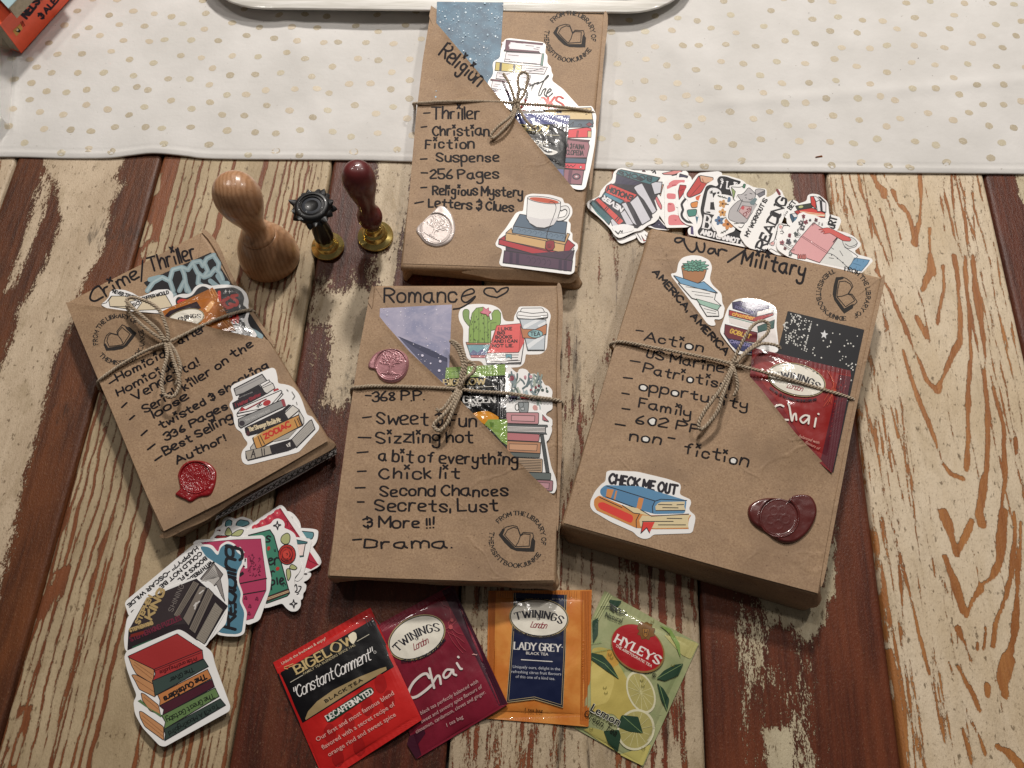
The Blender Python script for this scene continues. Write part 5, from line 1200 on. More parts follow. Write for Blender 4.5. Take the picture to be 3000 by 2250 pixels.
def d_cactus(a):
    a.poly("180,395 385,400 345,500 215,500", '#7ba3ad', line='#222', lw=1.8).poly("205,495 240,455 275,480 310,450 345,480 360,440 345,500 215,500", '#6e7396').poly("180,395 390,395 385,415 185,415", '#b87c63', line='#222', lw=1.6).poly("215,500 345,500 335,522 222,520", '#c98085', line='#222', lw=1.4)
    a.poly("155,150 175,128 205,140 205,200 225,240 215,270 180,235 160,200", '#7e9b56', sm=True, line='#4b5a2c', lw=1.8)
    a.poly("203,400 205,290 230,160 265,118 320,110 360,150 378,220 395,210 388,165 410,135 440,132 462,160 460,240 430,290 382,300 380,400", '#86a650', sm=False, line='#4b5a2c', lw=2)
    a.line("245,160 240,400|285,118 285,400|325,130 330,400|355,180 358,400|382,240 425,235|382,300 382,240", 1.8, '#5d7335')
    for k in range(46): x, y = R.uniform(212, 372), R.uniform(170, 390); a.line([(x, y), (x+R.uniform(-5, 5), y+9)], 1.5, '#3b4a24')
    a.poly("295,155 318,140 322,112 342,130 365,118 362,140 385,150 368,162 362,188 342,168 318,165", '#d4798a', line='#a23c55', lw=1.4)
    a.poly("430,262 625,245 610,480 355,485 400,350", '#e4605d', line='#8c2f2f', lw=2).poly("355,485 605,480 640,400 650,395 625,560 350,570 340,520", '#f0ecea', line='#222', lw=2).line("360,500 605,500|370,525 600,520|380,555 615,545|480,548 600,540|340,520 350,570 625,570 650,400", 1.8, '#2a2426')
    a.poly("625,250 655,330 650,400 610,480", '#d05250').poly("503,495 550,495 550,535 527,515 503,532", '#6fa3b1', line='#222', lw=1.4)
    for i, (s, x0, x1, y) in enumerate((('I LIKE', 446, 552, 300), ('BIG', 436, 494, 333), ('BOOKS', 421, 552, 366), ('AND I CAN', 406, 594, 400), ('NOT LIE.', 396, 562, 437))): a.pentext(s, (x0, y), (x1, y-2), 22/2.765, 2.4, '#2b1a1d', gap=1.9)
    a.line("418,300 372,470", 1.4, '#7a2a2a')
    a.poly("615,210 828,215 815,460 680,460 650,330", '#c2c9cf', line='#222', lw=2).poly("650,260 740,215 790,215 640,300", '#e4e7ea').poly("672,420 800,330 812,360 690,450", '#e4e7ea').poly("760,260 828,225 826,250 775,285", '#e4e7ea')
    a.poly("620,268 640,290 740,295 835,250 830,330 740,370 640,362", '#b9784f', line='#222', lw=1.8).ell(742, 330, 60, 32, '#8fb8bb', line='#222', lw=1.8).pentext('TEA', (703, 345), (780, 343), 11, 2.6, '#26323a')
    a.poly("590,180 600,150 840,155 845,195 720,212 600,205", '#f3f1ef', sm=6, line='#222', lw=2).poly("620,150 630,122 800,120 818,155 720,165", '#f3f1ef', sm=5, line='#222', lw=2).line("600,178 720,190 840,178", 1.6, '#222', True)
sticker(rom, 'sticker of a cactus, a red book reading I like big books and I can not lie, and a tea cup', "118,170 135,120 200,88 290,82 400,92 465,130 485,225 570,225 568,190 595,140 610,105 800,103 850,135 870,180 850,260 835,450 790,492 690,495 665,490 655,560 620,595 470,605 330,590 300,545 215,545 185,520 155,400 160,280 125,220", ZM, rom_top, d_cactus, 'gloss', off=0.00005, sm=14)
def d_flowers(a):
    for k in range(46):
        x, y = R.uniform(525, 815), R.uniform(710, 940); an = R.uniform(-2.4, -0.7); L = R.uniform(50, 110)
        a.line([(x, y), (x+L*0.5*math.cos(an)+6, y+L*0.5*math.sin(an)), (x+L*math.cos(an), y+L*math.sin(an))], R.choice([3.2, 5, 7]), R.choice(['#5b6d72', '#7c8c90', '#8b9a92', '#9fb0b4', '#4c5c5a', '#a9b3a6']), True)
    for x, y, c, r in ((553, 690, '#7d2637', 22), (540, 700, '#90364a', 12), (660, 680, '#c7929b', 13), (705, 678, '#c7929b', 15), (660, 690, '#b57d87', 9), (770, 752, '#6a2434', 12), (745, 765, '#7b2a38', 12), (800, 785, '#3e524b', 13), (838, 795, '#4c6058', 12), (765, 785, '#43564f', 12), (832, 772, '#43564f', 8), (745, 800, '#43564f', 9), (640, 838, '#c04b46', 24), (675, 845, '#b8433f', 22), (705, 785, '#98404c', 10), (570, 835, '#3b3350', 30), (540, 860, '#463a5c', 22), (535, 665, '#566a63', 12), (740, 930, '#cf9a94', 24)): a.ell(x, y, r, r*0.85, c, R.uniform(0, 90), n=9)
    a.poly("800,985 850,1040 800,1030", '#b8676f', line='#333', lw=1.5)
sticker(None, 'botanical sticker with berries and grey leaves behind the pile of pink books', "505,610 590,640 610,615 640,608 675,620 700,650 740,650 790,690 820,740 850,750 880,790 875,850 880,930 840,960 830,985 870,1010 880,1040 860,1080 700,1080 505,1000", ZM, rom_top, d_flowers, 'gloss', off=0.0007, sm=True, name='botanical_sticker')
def d_pile(a):
    a.poly("600,885 690,882 682,970 612,968", '#8d9395', sm=6, line='#222', lw=2).ell(594, 925, 16, 26, None, line='#222', lw=2.4).poly("622,930 650,925 655,948 630,952", '#b6babb', line='#222', lw=1.4).line("640,882 648,905 638,925", 1.4, '#222', True)
    a.poly("505,968 770,970 768,1063 505,1055", '#c28a8f', sm=5, line='#222', lw=2).poly("550,990 738,996 736,1042 548,1035", '#cf9b9f', line='#333', lw=1.8)
    a.poly("505,1062 838,1070 842,1085 825,1088 825,1130 835,1145 505,1128", '#565a5c', line='#222', lw=1.8).poly("505,1080 820,1088 820,1128 505,1118", '#d9d3d0').line("505,1090 820,1098|505,1100 820,1108|505,1110 820,1118", 1.4, '#2a2a2a')
    a.poly("505,1130 778,1145 770,1205 505,1192", '#b97378', sm=5, line='#222', lw=2).poly("505,1198 785,1210 782,1300 505,1285", '#b98664', line='#222', lw=2).poly("530,1222 758,1228 752,1280 530,1270", '#c99a78', line='#333', lw=1.6)
    a.poly("505,1290 780,1302 775,1335 505,1325", '#5d6462', line='#222', lw=1.6).poly("505,1330 800,1345 798,1455 505,1440", '#b59a7f', sm=5, line='#222', lw=2)
    for k in range(7): a.line([(560, 1352+k*13), (785, 1360+k*13)], 2.0, '#3a332c')
    a.poly("780,1145 808,1150 855,1450 828,1455", '#474c4d', line='#222', lw=1.5).poly("640,1452 868,1458 865,1515 640,1505", '#626a68', sm=5, line='#222', lw=2).poly("640,1508 885,1520 880,1605 640,1590", '#a3747c', sm=5, line='#222', lw=2).poly("700,1530 855,1540 850,1585 700,1575", '#b88a92', line='#333', lw=1.5)
sticker(None, 'sticker of a tall pile of pink and brown books with a grey mug on top', "512,935 560,920 565,880 600,858 690,852 720,880 722,930 770,955 800,968 805,1040 870,1060 880,1110 850,1185 830,1200 870,1400 910,1500 917,1570 895,1625 830,1600 560,1450 480,1300 480,960", ZM, rom_top, d_pile, 'print', off=0.0011, sm=10, name='book_pile_sticker')
def base_rom(x, y): return rom_top(x, y)+0.0014
def d_bag2(a, q):
    a.view(*ZM); a.poly("20,600 497,573 500,660 10,690", '#86a35a').line("20,625 495,600|20,645 495,622|20,665 495,645", 1.3, '#a6c26f').line("60,640 110,632", 2, '#5b7a35')
    a.poly("230,985 300,955 360,955 420,985 445,1015 400,1090 330,1060", '#d8922f', sm=True).poly("360,1020 515,1020 515,1230 470,1200 400,1120 330,1060", '#86a355').poly("370,1040 405,1045 405,1085 380,1085", '#5f7d35')
    a.pentext('BIGELOW', (0, 745), (335, 735), 48/2.765, 5, '#cdb98a', nib=1.8, serif=True, gap=1.6); a.text('SINCE 1945', (205, 764), (318, 762), 13/2.765, '#d9d4c8'); a.line("325,756 428,752", 1.6, '#d9d4c8')
    a.pentext('GREEN', (160, 884), (412, 884), 52/2.765, 5.4, '#d6d4d0', nib=2.2, serif=True, gap=1.6).pentext('TEAS', (200, 915), (300, 908), 8, 2.4, '#d6d4d0')
    a.line("445,740 440,990|462,700 458,1010|480,680 478,1010", 1.5, '#8b8b8d')
sachet('black and green tea bag sachet inside the Romance parcel pocket', [(1306, 1078), (1480, 1068), (1486, 1330), (1309, 1148)], base_rom, d_bag2, 0.0013, 0.1, 'tr', 'foil2', col='#0d0d0e')
# ---- parcel 3
def d_succ(a):
    a.poly("330,200 345,290 380,318 440,322 480,295 500,230 480,212", '#a8734a', sm=8, line='#222', lw=2)
    for an, L, w_ in ((200, 95, 24), (180, 92, 22), (160, 88, 22), (225, 82, 22), (250, 72, 24), (275, 70, 24), (300, 78, 24), (325, 90, 24), (350, 96, 22), (12, 92, 20), (35, 70, 20), (145, 70, 20), (60, 50, 22), (120, 50, 22), (210, 58, 20), (260, 50, 20), (310, 56, 20), (0, 52, 20), (180, 50, 20), (90, 40, 22), (285, 30, 16), (45, 34, 16), (150, 32, 16)):
        r = math.radians(an); c, s = math.cos(r), math.sin(r); P0 = (424, 212)
        pp = [(P0[0]+x*c-y*s, P0[1]+(x*s+y*c)*0.72) for x, y in ((0, -w_*0.4), (L*0.6, -w_*0.7), (L, 0), (L*0.6, w_*0.7), (0, w_*0.4))]; a.poly(pp, R.choice(['#5f9a86', '#4f8775', '#79ad98', '#6ba28e']), sm=4, line='#23352f', lw=1.4)
    a.poly("280,270 345,290 440,322 480,310 570,385 430,360 330,330", '#6f9ec0', line='#222', lw=2).poly("310,320 560,388 550,430 595,470 560,468 400,420", '#efedea', line='#222', lw=2).line("360,345 500,365|400,375 520,392|420,398 540,415", 1.5, '#222')
    a.poly("430,425 590,470 570,500 460,470", '#9cbfae', line='#222', lw=1.5).poly("450,460 575,505 580,540 500,540", '#efedea', line='#222', lw=2).line("480,490 560,510|500,515 560,525", 1.5, '#222')
sticker(None, 'sticker of a green succulent in a clay pot on blue and white books', "258,252 300,250 312,180 340,145 400,130 460,135 520,165 538,210 520,290 540,330 600,385 605,450 622,480 610,545 590,560 545,555 565,600 520,600 400,480 300,340", ZW, war_top, d_succ, 'print', off=0.0005, sm=9, name='succulent_sticker')
def d_hp(a):
    a.poly("668,450 720,440 920,470 905,510 820,540 672,490", '#3f3560', line='#1c1522', lw=1.8).poly("675,450 830,505 822,545 670,490", '#2f2850').text('SORCERER', (685, 486), (808, 528), 18/2.272, '#8b86b5').poly("835,510 945,485 940,515 830,545", '#ece6e2', line='#1c1522', lw=1.2)
    a.poly("648,500 820,545 945,520 940,535 825,580 645,535", '#a8302c', line='#1c1522', lw=1.8).pentext('chamber', (668, 535), (812, 566), 22/2.272, 2.6, '#e5b04a', slant=0.15).poly("645,538 825,585 945,545 945,590 830,640 650,585", '#e7dfdb').line("648,545 825,592", 2.4, '#4f8d7d')
    a.poly("620,595 835,650 830,720 640,690 615,660", '#6d2029', line='#1c1522', lw=1.8).pentext('GOBLET', (652, 650), (785, 690), 26/2.272, 3, '#d9b04a', slant=0.1).poly("835,610 950,565 945,620 840,650", '#2f5550', line='#1c1522', lw=1.4).poly("840,655 950,625 970,720 830,720", '#e7dfdb')
    a.poly("612,655 640,690 830,730 800,790 690,760 660,730", '#2c3163', line='#1c1522', lw=1.6).pentext('ORDER', (650, 715), (780, 745), 18/2.272, 2, '#9590bd', slant=0.2)
sticker(None, 'sticker of a tower of storybooks with gold lettering behind the bow of the War parcel', "585,640 610,570 640,480 680,430 740,415 860,425 950,465 970,500 965,600 980,740 975,775 900,790 700,790 620,690", ZW, war_top, d_hp, 'print', off=0.0009, sm=12, name='storybook_sticker')
def d_star(a, q):
    D = []
    for k in range(125):
        s = abs(R.gauss(0, 0.16))+0.02; t = R.uniform(0.02, 0.98); p = bil([(2306, 913), (2530, 968), (2440, 1390), (2225, 1200)], min(s*1.3+0.05*math.sin(t*9), 0.33), t*0.30); D.append(p)
    for k in range(26): D.append(bil([(2306, 913), (2530, 968), (2440, 1390), (2225, 1200)], R.uniform(0.3, 0.95), R.uniform(0.05, 0.32)))
    for k in range(45): D.append(bil([(2306, 913), (2530, 968), (2440, 1390), (2225, 1200)], 0.93+R.gauss(0, 0.03), R.uniform(0.2, 0.6)))
    D.append((2441, 1352)); a.dots(D, 2.0, '#dcdad4', 7)
    S_ = []
    for k in range(10): r_ = 14 if k % 2 == 0 else 6; an = math.radians(-90+36*k+8); S_.append((2414+r_*math.cos(an)*0.85, 981+r_*math.sin(an)))
    a.poly(S_, '#dfe0e2')
rect_card('black card dotted with white stars in the War parcel pocket', [(2308, 911), (2532, 966), (2440, 1392), (2225, 1240)], war_top, 0.0004, d_star, col='#222226', name='star_card')
def base_war(x, y): return war_top(x, y)+0.0012
qc = [(2205, 1020), (2494, 1088), (2405, 1395), (2205, 1300)]
def d_chai(a, q):
    a.view(*ZW); a.poly("800,750 1455,900 1460,935 1380,1180 1270,1490 1110,1310 1000,1140 830,930", '#8f1e1c').poly("1380,925 1462,940 1400,1280 1335,1580 1260,1490 1330,1180", '#571824').poly("800,745 1455,900 1452,930 810,790", '#6e1a20')
    for k in range(40): a.line([(815+k*16, 762+k*3.7), (813+k*16, 786+k*3.7)], 1.2, '#8f3a38')
    for k in range(5): a.line([(1300+k*15, 900+k*20), (1345, 980+k*20), (1325+k*8, 1030), (1310+R.uniform(-40, 20), 1100+k*10)], 1.4, '#c05038', True)
    oval_logo(a, 1850+1097/2.272, 690+962/2.272, 87, 47, 14); a.view(*ZW)
    a.line("1010,1140 985,1130 950,1150 975,1220 1040,1230|1040,1120 1050,1150 1065,1235 1075,1200 1090,1190 1095,1230|1180,1205 1150,1200 1120,1225 1140,1250 1170,1225 1180,1210 1175,1255|1225,1220 1215,1275|1240,1190 1243,1192", 5.5, '#ece4da', True)
    a.text('balanced with', (1110, 1345), (1243, 1392), 20/2.272, '#d9a99a', slant=0.2); a.text('flavours of', (1150, 1385), (1243, 1430), 20/2.272, '#d9a99a', slant=0.2)
sachet('red Chai tea bag sachet with an oval logo inside the War parcel pocket', [(2205, 1018), (2492, 1086), (2436, 1385), (2190, 1180)], base_war, d_chai, 0.0014, 0.09, 'tr', 'foil', col='#7c1a20')
def d_check(a):
    a.pentext('CHECK ME OUT', (370, 206), (915, 300), 26, 7.5, '#1c1722', arc=None, gap=2.0)
    a.poly("300,260 340,225 620,235 1000,350 985,455 740,460 620,425 320,320 298,290", '#5b8bb0', sm=8, line=None).poly("350,240 745,355 720,450 700,448 598,420 330,320 300,290 305,255", '#5584aa')
    a.poly("355,255 410,262 385,335 345,318", '#d08a4f').poly("425,270 438,272 420,345 408,340", '#d08a4f').poly("612,325 652,335 630,425 592,412", '#d08a4f')
    a.poly("765,375 790,362 985,358 980,400 990,432 750,432 745,400", '#d9c8a2').line("350,232 745,355 790,340 1000,350|740,360 722,400 725,450|750,432 985,430|770,383 880,385|920,385 975,383|805,408 930,410|345,320 590,412", 2.4, '#20202a')
    a.poly("250,340 290,308 480,390 590,455 620,425 700,470 1040,465 1018,495 1008,570 1020,580 740,582 590,572 270,430 248,390", '#cf8745', sm=6).poly("475,390 600,412 625,425 720,478 620,458 570,452", '#dccaa0').poly("640,470 720,478 1030,466 1012,495 1012,560 1015,570 740,575 625,560 615,510", '#dccaa0')
    a.poly("285,370 320,362 560,470 568,500 550,532 530,528 300,420 280,395", '#d93f36', sm=8).line("295,325 475,408|478,390 570,452 620,458|625,425 715,478 1015,460|615,462 590,510 592,570|640,520 890,520|840,495 960,497|770,548 990,548", 2.4, '#20202a')
    a.poly("645,525 740,525 698,612 675,570 628,615", '#d93f36').line("645,525 628,615 675,570 698,612", 2.2, '#20202a')
sticker(war, 'sticker reading Check me out over a blue and an orange book', "350,115 380,105 600,115 850,175 945,210 955,240 940,300 1030,340 1038,370 1015,425 1070,470 1070,510 1050,600 1030,615 730,625 700,655 650,662 600,640 570,605 380,520 240,435 218,400 220,350 260,270 310,215 342,195", ZK, war_flap, d_check, 'print', off=0.0003, sm=10)
# ---- parcel 4
def d_graf(a, q):
    L = ["780,560 830,490 900,450 960,480 985,390 1060,370 1110,390 1150,330 1210,320 1230,360 1260,300 1320,270", "960,470 990,560 960,600 1000,590", "1060,380 1080,430 1100,560", "1040,560 1080,480 1130,590", "1150,340 1190,420 1240,450 1290,430 1330,380 1370,420 1390,470", "1200,420 1190,500 1260,540 1330,560", "1240,330 1270,400 1240,440", "1320,280 1360,340 1350,400", "1350,440 1390,500 1430,500", "1290,480 1340,520 1400,560", "880,450 800,470", "1600,870 1660,900 1700,930"]
    for l in L: a.line(l, 14, '#8fa6ad')
    for l in L[:8]: a.line(l, 6, '#a9bcc0')
rect_card('black card with pale blue brush scribbles in the Crime parcel pocket', [(421, 827), (618, 739), (776, 984), (560, 1000)], cri_top, 0.0003, d_graf, col='#1f1e22', view=ZC, name='scribble_card')
def d_never(a):
    a.poly("470,640 495,605 600,605 690,640 720,650 800,610 930,595 985,690 860,715 700,720 480,690", '#d8c9ad', line='#222', lw=2).line("410,670 450,660 490,605|480,690 690,690", 2, '#333')
    a.pentext('"NEVER TRUST', (492, 575), (690, 632), 9, 2.8, '#1c1a1c').pentext('SUFFER WOULD', (745, 640), (955, 585), 9, 2.8, '#1c1a1c').poly("640,650 690,640 740,655 695,715", '#efece8', line='#222', lw=1.8).pentext('SO', (672, 690), (722, 670), 9, 2.6, '#1c1a1c')
sticker(None, 'open book shaped sticker reading Never trust, at the left of the Crime parcel pocket', "398,670 440,640 470,605 475,565 510,548 590,550 660,575 715,610 770,590 850,550 950,545 985,575 995,640 1020,690 1000,740 850,740 600,720 450,700", ZC, cri_top, d_never, 'print', off=0.0007, sm=8, name='open_book_sticker')
def d_books(a):
    a.poly("1010,640 1030,610 1090,625 1150,600 1190,545 1230,525 1265,535 1300,560 1340,545 1400,540 1480,535 1540,560 1570,620 1555,680 1590,700 1580,760 1560,800 1580,850 1560,880 1640,905 1600,940 1400,900 1250,840 1020,690", '#18161a', sm=8)
    a.line("1035,655 1060,640 1110,650 1090,690", 8, '#c23227', True).line("1365,575 1370,640 1385,700 1400,640|1440,620 1400,655 1430,700 1470,690|1510,600 1465,610 1510,650 1500,680 1450,670", 9, '#c23227', True)
    a.line("1450,780 1455,830|1480,760 1485,825|1510,765 1515,820|1440,800 1520,785", 7, '#c23227')
    for x, y in ((1418, 570), (1448, 572), (1532, 688), (1540, 835)): a.line([(x-7, y), (x+7, y)], 1.8, '#e9e7e6').line([(x, y-12), (x, y+12)], 1.8, '#e9e7e6')
    a.line("1480,870 1550,870 1545,890", 4, '#e9e7e6')
sticker(None, 'black sticker with red lettering and white sparkles at the right of the Crime parcel pocket', "985,605 1060,580 1130,585 1160,530 1200,505 1250,502 1300,520 1360,508 1440,508 1530,525 1585,580 1600,640 1595,680 1610,720 1590,790 1605,840 1650,885 1670,925 1600,960 1300,900 1100,800 990,690", ZC, cri_top, d_books, 'gloss', off=0.0010, sm=12, name='black_lettered_sticker')
def base_cri(x, y): return cri_top(x, y)+0.0012
def d_bag4(a, q):
    a.view(*ZC); a.poly("960,720 1180,645 1215,700 940,780 920,760", '#2a1a20').poly("1250,700 1300,640 1320,660 1270,730", '#e0a86c', sm=True)
    oval_logo(a, 150+1085/2.7646, 650+790/2.7646, 58, 29, -16); a.view(*ZC); a.line("1285,565 1310,620|1300,550 1330,610|1320,545 1350,600|1385,800 1440,870|1400,790 1460,860|1425,780 1475,850", 1.6, '#e0a060')
    for k in range(12): a.line([(1400+k*6, 640+k*17), (1370+k*6, 655+k*17)], 1.2, '#b26a22')
sachet('orange tea bag sachet with an oval logo inside the Crime parcel pocket', [(468, 915), (623, 842), (690, 968), (540, 985)], base_cri, d_bag4, 0.0013, 0.12, 'tr', 'foil', col='#a86220')
def d_crime(a):
    K = '#17121a'
    a.poly("165,460 545,262 610,350 640,340 590,420 230,540 195,550", '#9c9a98', line=K, lw=3).poly("180,460 540,280 600,400 240,520 190,540", '#a9a6a3').line("185,480 560,300", 1.4, '#77757a')
    a.poly("215,600 240,540 500,400 600,520 560,560 230,600", K).poly("140,650 230,600 590,440 610,530 400,640 165,745", '#221a22').text('ALL OF SOMETHING THE CAMERA', (240, 585), (420, 510), 16/4.608, '#b9b5b2').pentext('Helter Skelter', (232, 690), (535, 545), 36/4.608, 2.8, '#8a2130').line("180,655 195,700", 2, '#8a2130')
    a.poly("515,400 630,340 655,360 540,430", '#efecea', line=K, lw=2).poly("540,440 690,385 720,450 610,525 575,500", '#d6d2cc', line=K, lw=2.4).poly("655,365 690,385 545,450 540,430", '#e6e2de', line=K, lw=1.8)
    a.poly("700,470 760,450 775,470 700,500", '#b02a30').poly("210,790 270,710 800,480 815,500 660,710", '#efecea', line=K, lw=2.6).poly("240,770 275,705 335,745", '#b02a30').line("330,740 600,600", 4, '#8a2130').ell(610, 650, 55, 36, '#b02a30', -25).line("480,690 530,650|500,700 520,660|475,700 500,710|520,690 545,670", 2.4, K)
    a.poly("205,800 640,705 810,520 830,530 670,720 215,835", '#efecea', line=K, lw=2.2)
    a.poly("225,870 830,600 860,690 500,860 260,990 230,960", '#8f8e8d', line=K, lw=2.6).ell(275, 925, 38, 36, '#332c33').text('THE ONLY LIVING BOY', (330, 905), (660, 765), 34/4.608, '#c3c1be', bold=0.01).poly("800,610 845,600 870,690 830,700", '#9a4048')
    a.poly("310,985 820,740 900,670 940,680 860,760 895,870 500,1060 355,1098 320,1050", '#1b151b').pentext('The Stranger Beside Me', (375, 1038), (800, 900), 58/4.608, 3.0, '#d9c7a4', nib=1.8, gap=1.6).poly("345,1020 330,1080 360,1095 385,1050", '#4c1f24')
    a.poly("850,790 960,680 1050,745 900,870", '#d8d3cb', line=K, lw=2.2)
    a.poly("420,1125 560,1030 1040,810 1095,950 700,1160 500,1270 465,1265", '#c99350', line=K, lw=3).poly("430,1105 620,1010 560,1040 440,1130", '#e0c294').pentext('ZODIAC', (590, 1140), (935, 960), 62/4.608, 4.6, '#c22a22', jit=0.1).line("985,880 1025,980|1020,860 1060,950|1040,850 1080,945|490,1100 540,1230|520,1090 580,1205", 2.6, '#3a2a20').poly("1040,810 1050,755 1110,860 1110,920 1095,950", '#cfcac2', line=K, lw=2)
    a.poly("390,1250 440,1190 465,1265 500,1270 400,1320", '#b8b2aa', line=K, lw=2).poly("690,1165 1020,1000 900,1130 720,1170", '#a8a29a')
    a.poly("320,1300 650,1225 940,1140 1000,1250 900,1295 355,1430 325,1390", '#1f191f').poly("325,1310 645,1228 675,1335 350,1418", '#a49b8e').line("400,1390 430,1290 455,1385|410,1350 450,1340|540,1270 550,1360|575,1270 580,1350", 3, '#2a2326').poly("870,1215 925,1180 930,1240 890,1245", '#d5d0c9').line("885,1200 910,1235", 2.4, K)
    a.poly("945,1145 1190,890 1215,880 1260,1000 1010,1250", '#b9b4ad', line=K, lw=2.6)
    for k in range(6): a.line([(960+k*9, 1160+k*14), (1205+k*9, 905+k*14)], 1.1, '#7d7974')
    a.line("950,500 990,560 960,600|1010,640 1020,670|880,470 900,490", 2.2, '#8a8885')
sticker(cri, 'sticker of a leaning tower of true crime books with a white border', "118,460 130,420 170,390 640,180 690,170 725,195 752,300 755,385 860,395 960,430 1040,520 1085,620 1150,810 1220,830 1255,880 1315,960 1310,1010 1050,1300 1010,1320 400,1475 330,1482 280,1450 258,1370 275,1290 360,1195 295,1120 265,1040 195,1000 160,900 155,790 100,690 110,640 155,600 140,540", ZS, cri_flap, d_crime, 'gloss', off=0.0003, sm=16)

# ================================================================== SEAL STAMPS
def lathe(prof, cx, cy, n=72, z0=0.0005):
    V = []; Fc = []; m = len(prof)
    for r, z in prof:
        for j in range(n): a = 6.2832*j/n; V.append((cx+r*math.cos(a)/1000, cy+r*math.sin(a)/1000, z0+z/1000))
    for i in range(m-1):
        for j in range(n): Fc.append((i*n+j, i*n+(j+1) % n, (i+1)*n+(j+1) % n, (i+1)*n+j))
    Fc.append(tuple(range(n))[::-1]); Fc.append(tuple((m-1)*n+j for j in range(n))); return V, Fc
def sm_prof(p, n=6):
    out = []
    for a in smooth_line(p, False, n): out.append((max(a[0], 0.02), a[1]))
    return out
tw2 = NT('turned_beech'); v = tw2.coord((1, 1, 0.16), (0.25, 0.35, 0)); ring = tw2.n('ShaderNodeTexWave', i_Vector=v, i_Scale=120, i_Distortion=4.0, i_Detail=3, i_Detail_Scale=1.5, bands_direction='X').outputs[1]
fl = tw2.noise(tw2.coord((1, 1, 0.2)), 900, 3)
c_ = tw2.mix(tw2.ramp(ring, 0.2, 0.95), lin('#b68a67'), lin('#a67a57')); c_ = tw2.mix(tw2.math('MULTIPLY', tw2.ramp(fl, 0.55, 0.7), 0.35), c_, lin('#6f4529'))
tw2.set(Base_Color=c_, Roughness=0.32, Coat_Weight=0.22, Coat_Roughness=0.15, Normal=tw2.bump(ring, 0.00006)); M['beech'] = tw2.m
M['brass'] = mat_simple('polished_brass', '#dcc47a', 0.2, 0.9)
M['redwood'] = mat_simple('varnished_dark_red_wood', '#5f2020', 0.42, 0, 0.2, 160, 0.00008, 0.25)
M['black'] = mat_simple('black_lacquer', '#0b0a0c', 0.45, 0, 0.1)
M['bluedisc'] = mat_simple('dark_blue_lacquer', '#0c1422', 0.6, 0, 0.05)
p0 = P(786, 829); wx_, wy_ = P(791, 775)[0], p0[1]+0.0215
root = empty('wax_seal_stamp', (wx_, wy_, 0), 'large pale beech wax stamp with round knob and broad bell base', 'wax stamp', 'wax seal stamps standing upright')
V, Fc = lathe(sm_prof([(21, 0), (22, 0.8), (22.2, 3), (21.8, 8), (20.5, 14), (18, 21), (15, 27), (12.6, 31)]), wx_, wy_); mk('base', V, Fc, M['beech'], root, smooth=True)
V, Fc = lathe(sm_prof([(12.0, 30), (12.4, 32), (11.6, 34), (9.6, 36.5), (8.2, 40), (8.2, 45), (10, 52), (13, 61), (15.2, 70), (15.6, 77), (14.2, 84), (10.8, 89.5), (5.5, 92.6), (0.0, 93.4)]), wx_, wy_); mk('handle', V, Fc, M['beech'], root, smooth=True)
p0 = P(1100, 737); wx_, wy_ = P(1101, 700)[0], p0[1]+0.0125
root = empty('wax_seal_stamp', (wx_, wy_, 0), 'wax stamp with glossy dark red wooden handle and brass foot', 'wax stamp', 'wax seal stamps standing upright')
V, Fc = lathe([(13.0, 0), (13.5, 0.4), (13.5, 2.2), (13.1, 2.7), (9.4, 3.0), (8.9, 3.6), (8.9, 7.5), (8.4, 8.6), (7.0, 9.4), (6.5, 10), (6.4, 15.5), (6.7, 16.2), (6.3, 16.6)], wx_, wy_); mk('brass_foot', V, Fc, M['brass'], root, smooth=True)
V, Fc = lathe(sm_prof([(6.2, 15.6), (6.6, 18), (8.3, 22), (9.2, 26.5), (8.6, 31), (6.9, 35), (6.2, 39), (6.5, 44), (8.2, 52), (10.3, 61), (11.3, 68), (11.0, 74.5), (8.8, 80), (5, 83.4), (0, 84.6)]), wx_, wy_); mk('handle', V, Fc, M['redwood'], root, smooth=True)
p0 = P(960, 766); wx_, wy_ = P(961, 735)[0], p0[1]+0.0123
root = empty('wax_seal_stamp', (wx_, wy_, 0), 'wax stamp with black lotus flower handle and brass foot', 'wax stamp', 'wax seal stamps standing upright')
V, Fc = lathe([(12.0, 0), (12.4, 0.4), (12.4, 1.8), (12.0, 2.3), (9.0, 3.0), (8.6, 3.6), (8.4, 6.5), (7.4, 7.6), (6.6, 8.4), (6.4, 12)], wx_, wy_); mk('brass_foot', V, Fc, M['brass'], root, smooth=True)
# fluted stem
V = []; Fc = []; n = 64; pr = [(5.6, 11.5), (6.3, 14), (6.9, 18), (6.4, 24), (5.2, 31), (4.4, 37), (4.4, 41), (5.5, 44)]
for r, z in smooth_line(pr, False, 5):
    for j in range(n): a = 6.2832*j/n; rr = r*(1+0.09*math.cos(8*a)); V.append((wx_+rr*math.cos(a)/1000, wy_+rr*math.sin(a)/1000, z/1000))
m_ = len(V)//n
for i in range(m_-1):
    for j in range(n): Fc.append((i*n+j, i*n+(j+1) % n, (i+1)*n+(j+1) % n, (i+1)*n+j))
mk('stem', V, Fc, M['black'], root, smooth=True)
hb_ = 44.0; hub = sm_prof([(4, hb_-1), (8.5, hb_+0.5), (12.3, hb_+4), (12.9, hb_+7), (11.6, hb_+9.6), (9.3, hb_+10.4), (8.7, hb_+9.6), (8.0, hb_+9.8), (7.2, hb_+10.1), (6.8, hb_+9.3)])
V, Fc = lathe(hub, wx_, wy_, z0=0); mk('flower_hub', V, Fc, M['black'], root, smooth=True)
V, Fc = lathe([(6.9, hb_+8.6), (6.9, hb_+9.2), (6.4, hb_+9.4), (3, hb_+9.2), (0.02, hb_+9.1)], wx_, wy_, 48, 0); mk('top_disc', V, Fc, M['bluedisc'], root, smooth=True)
R = random.Random(12)
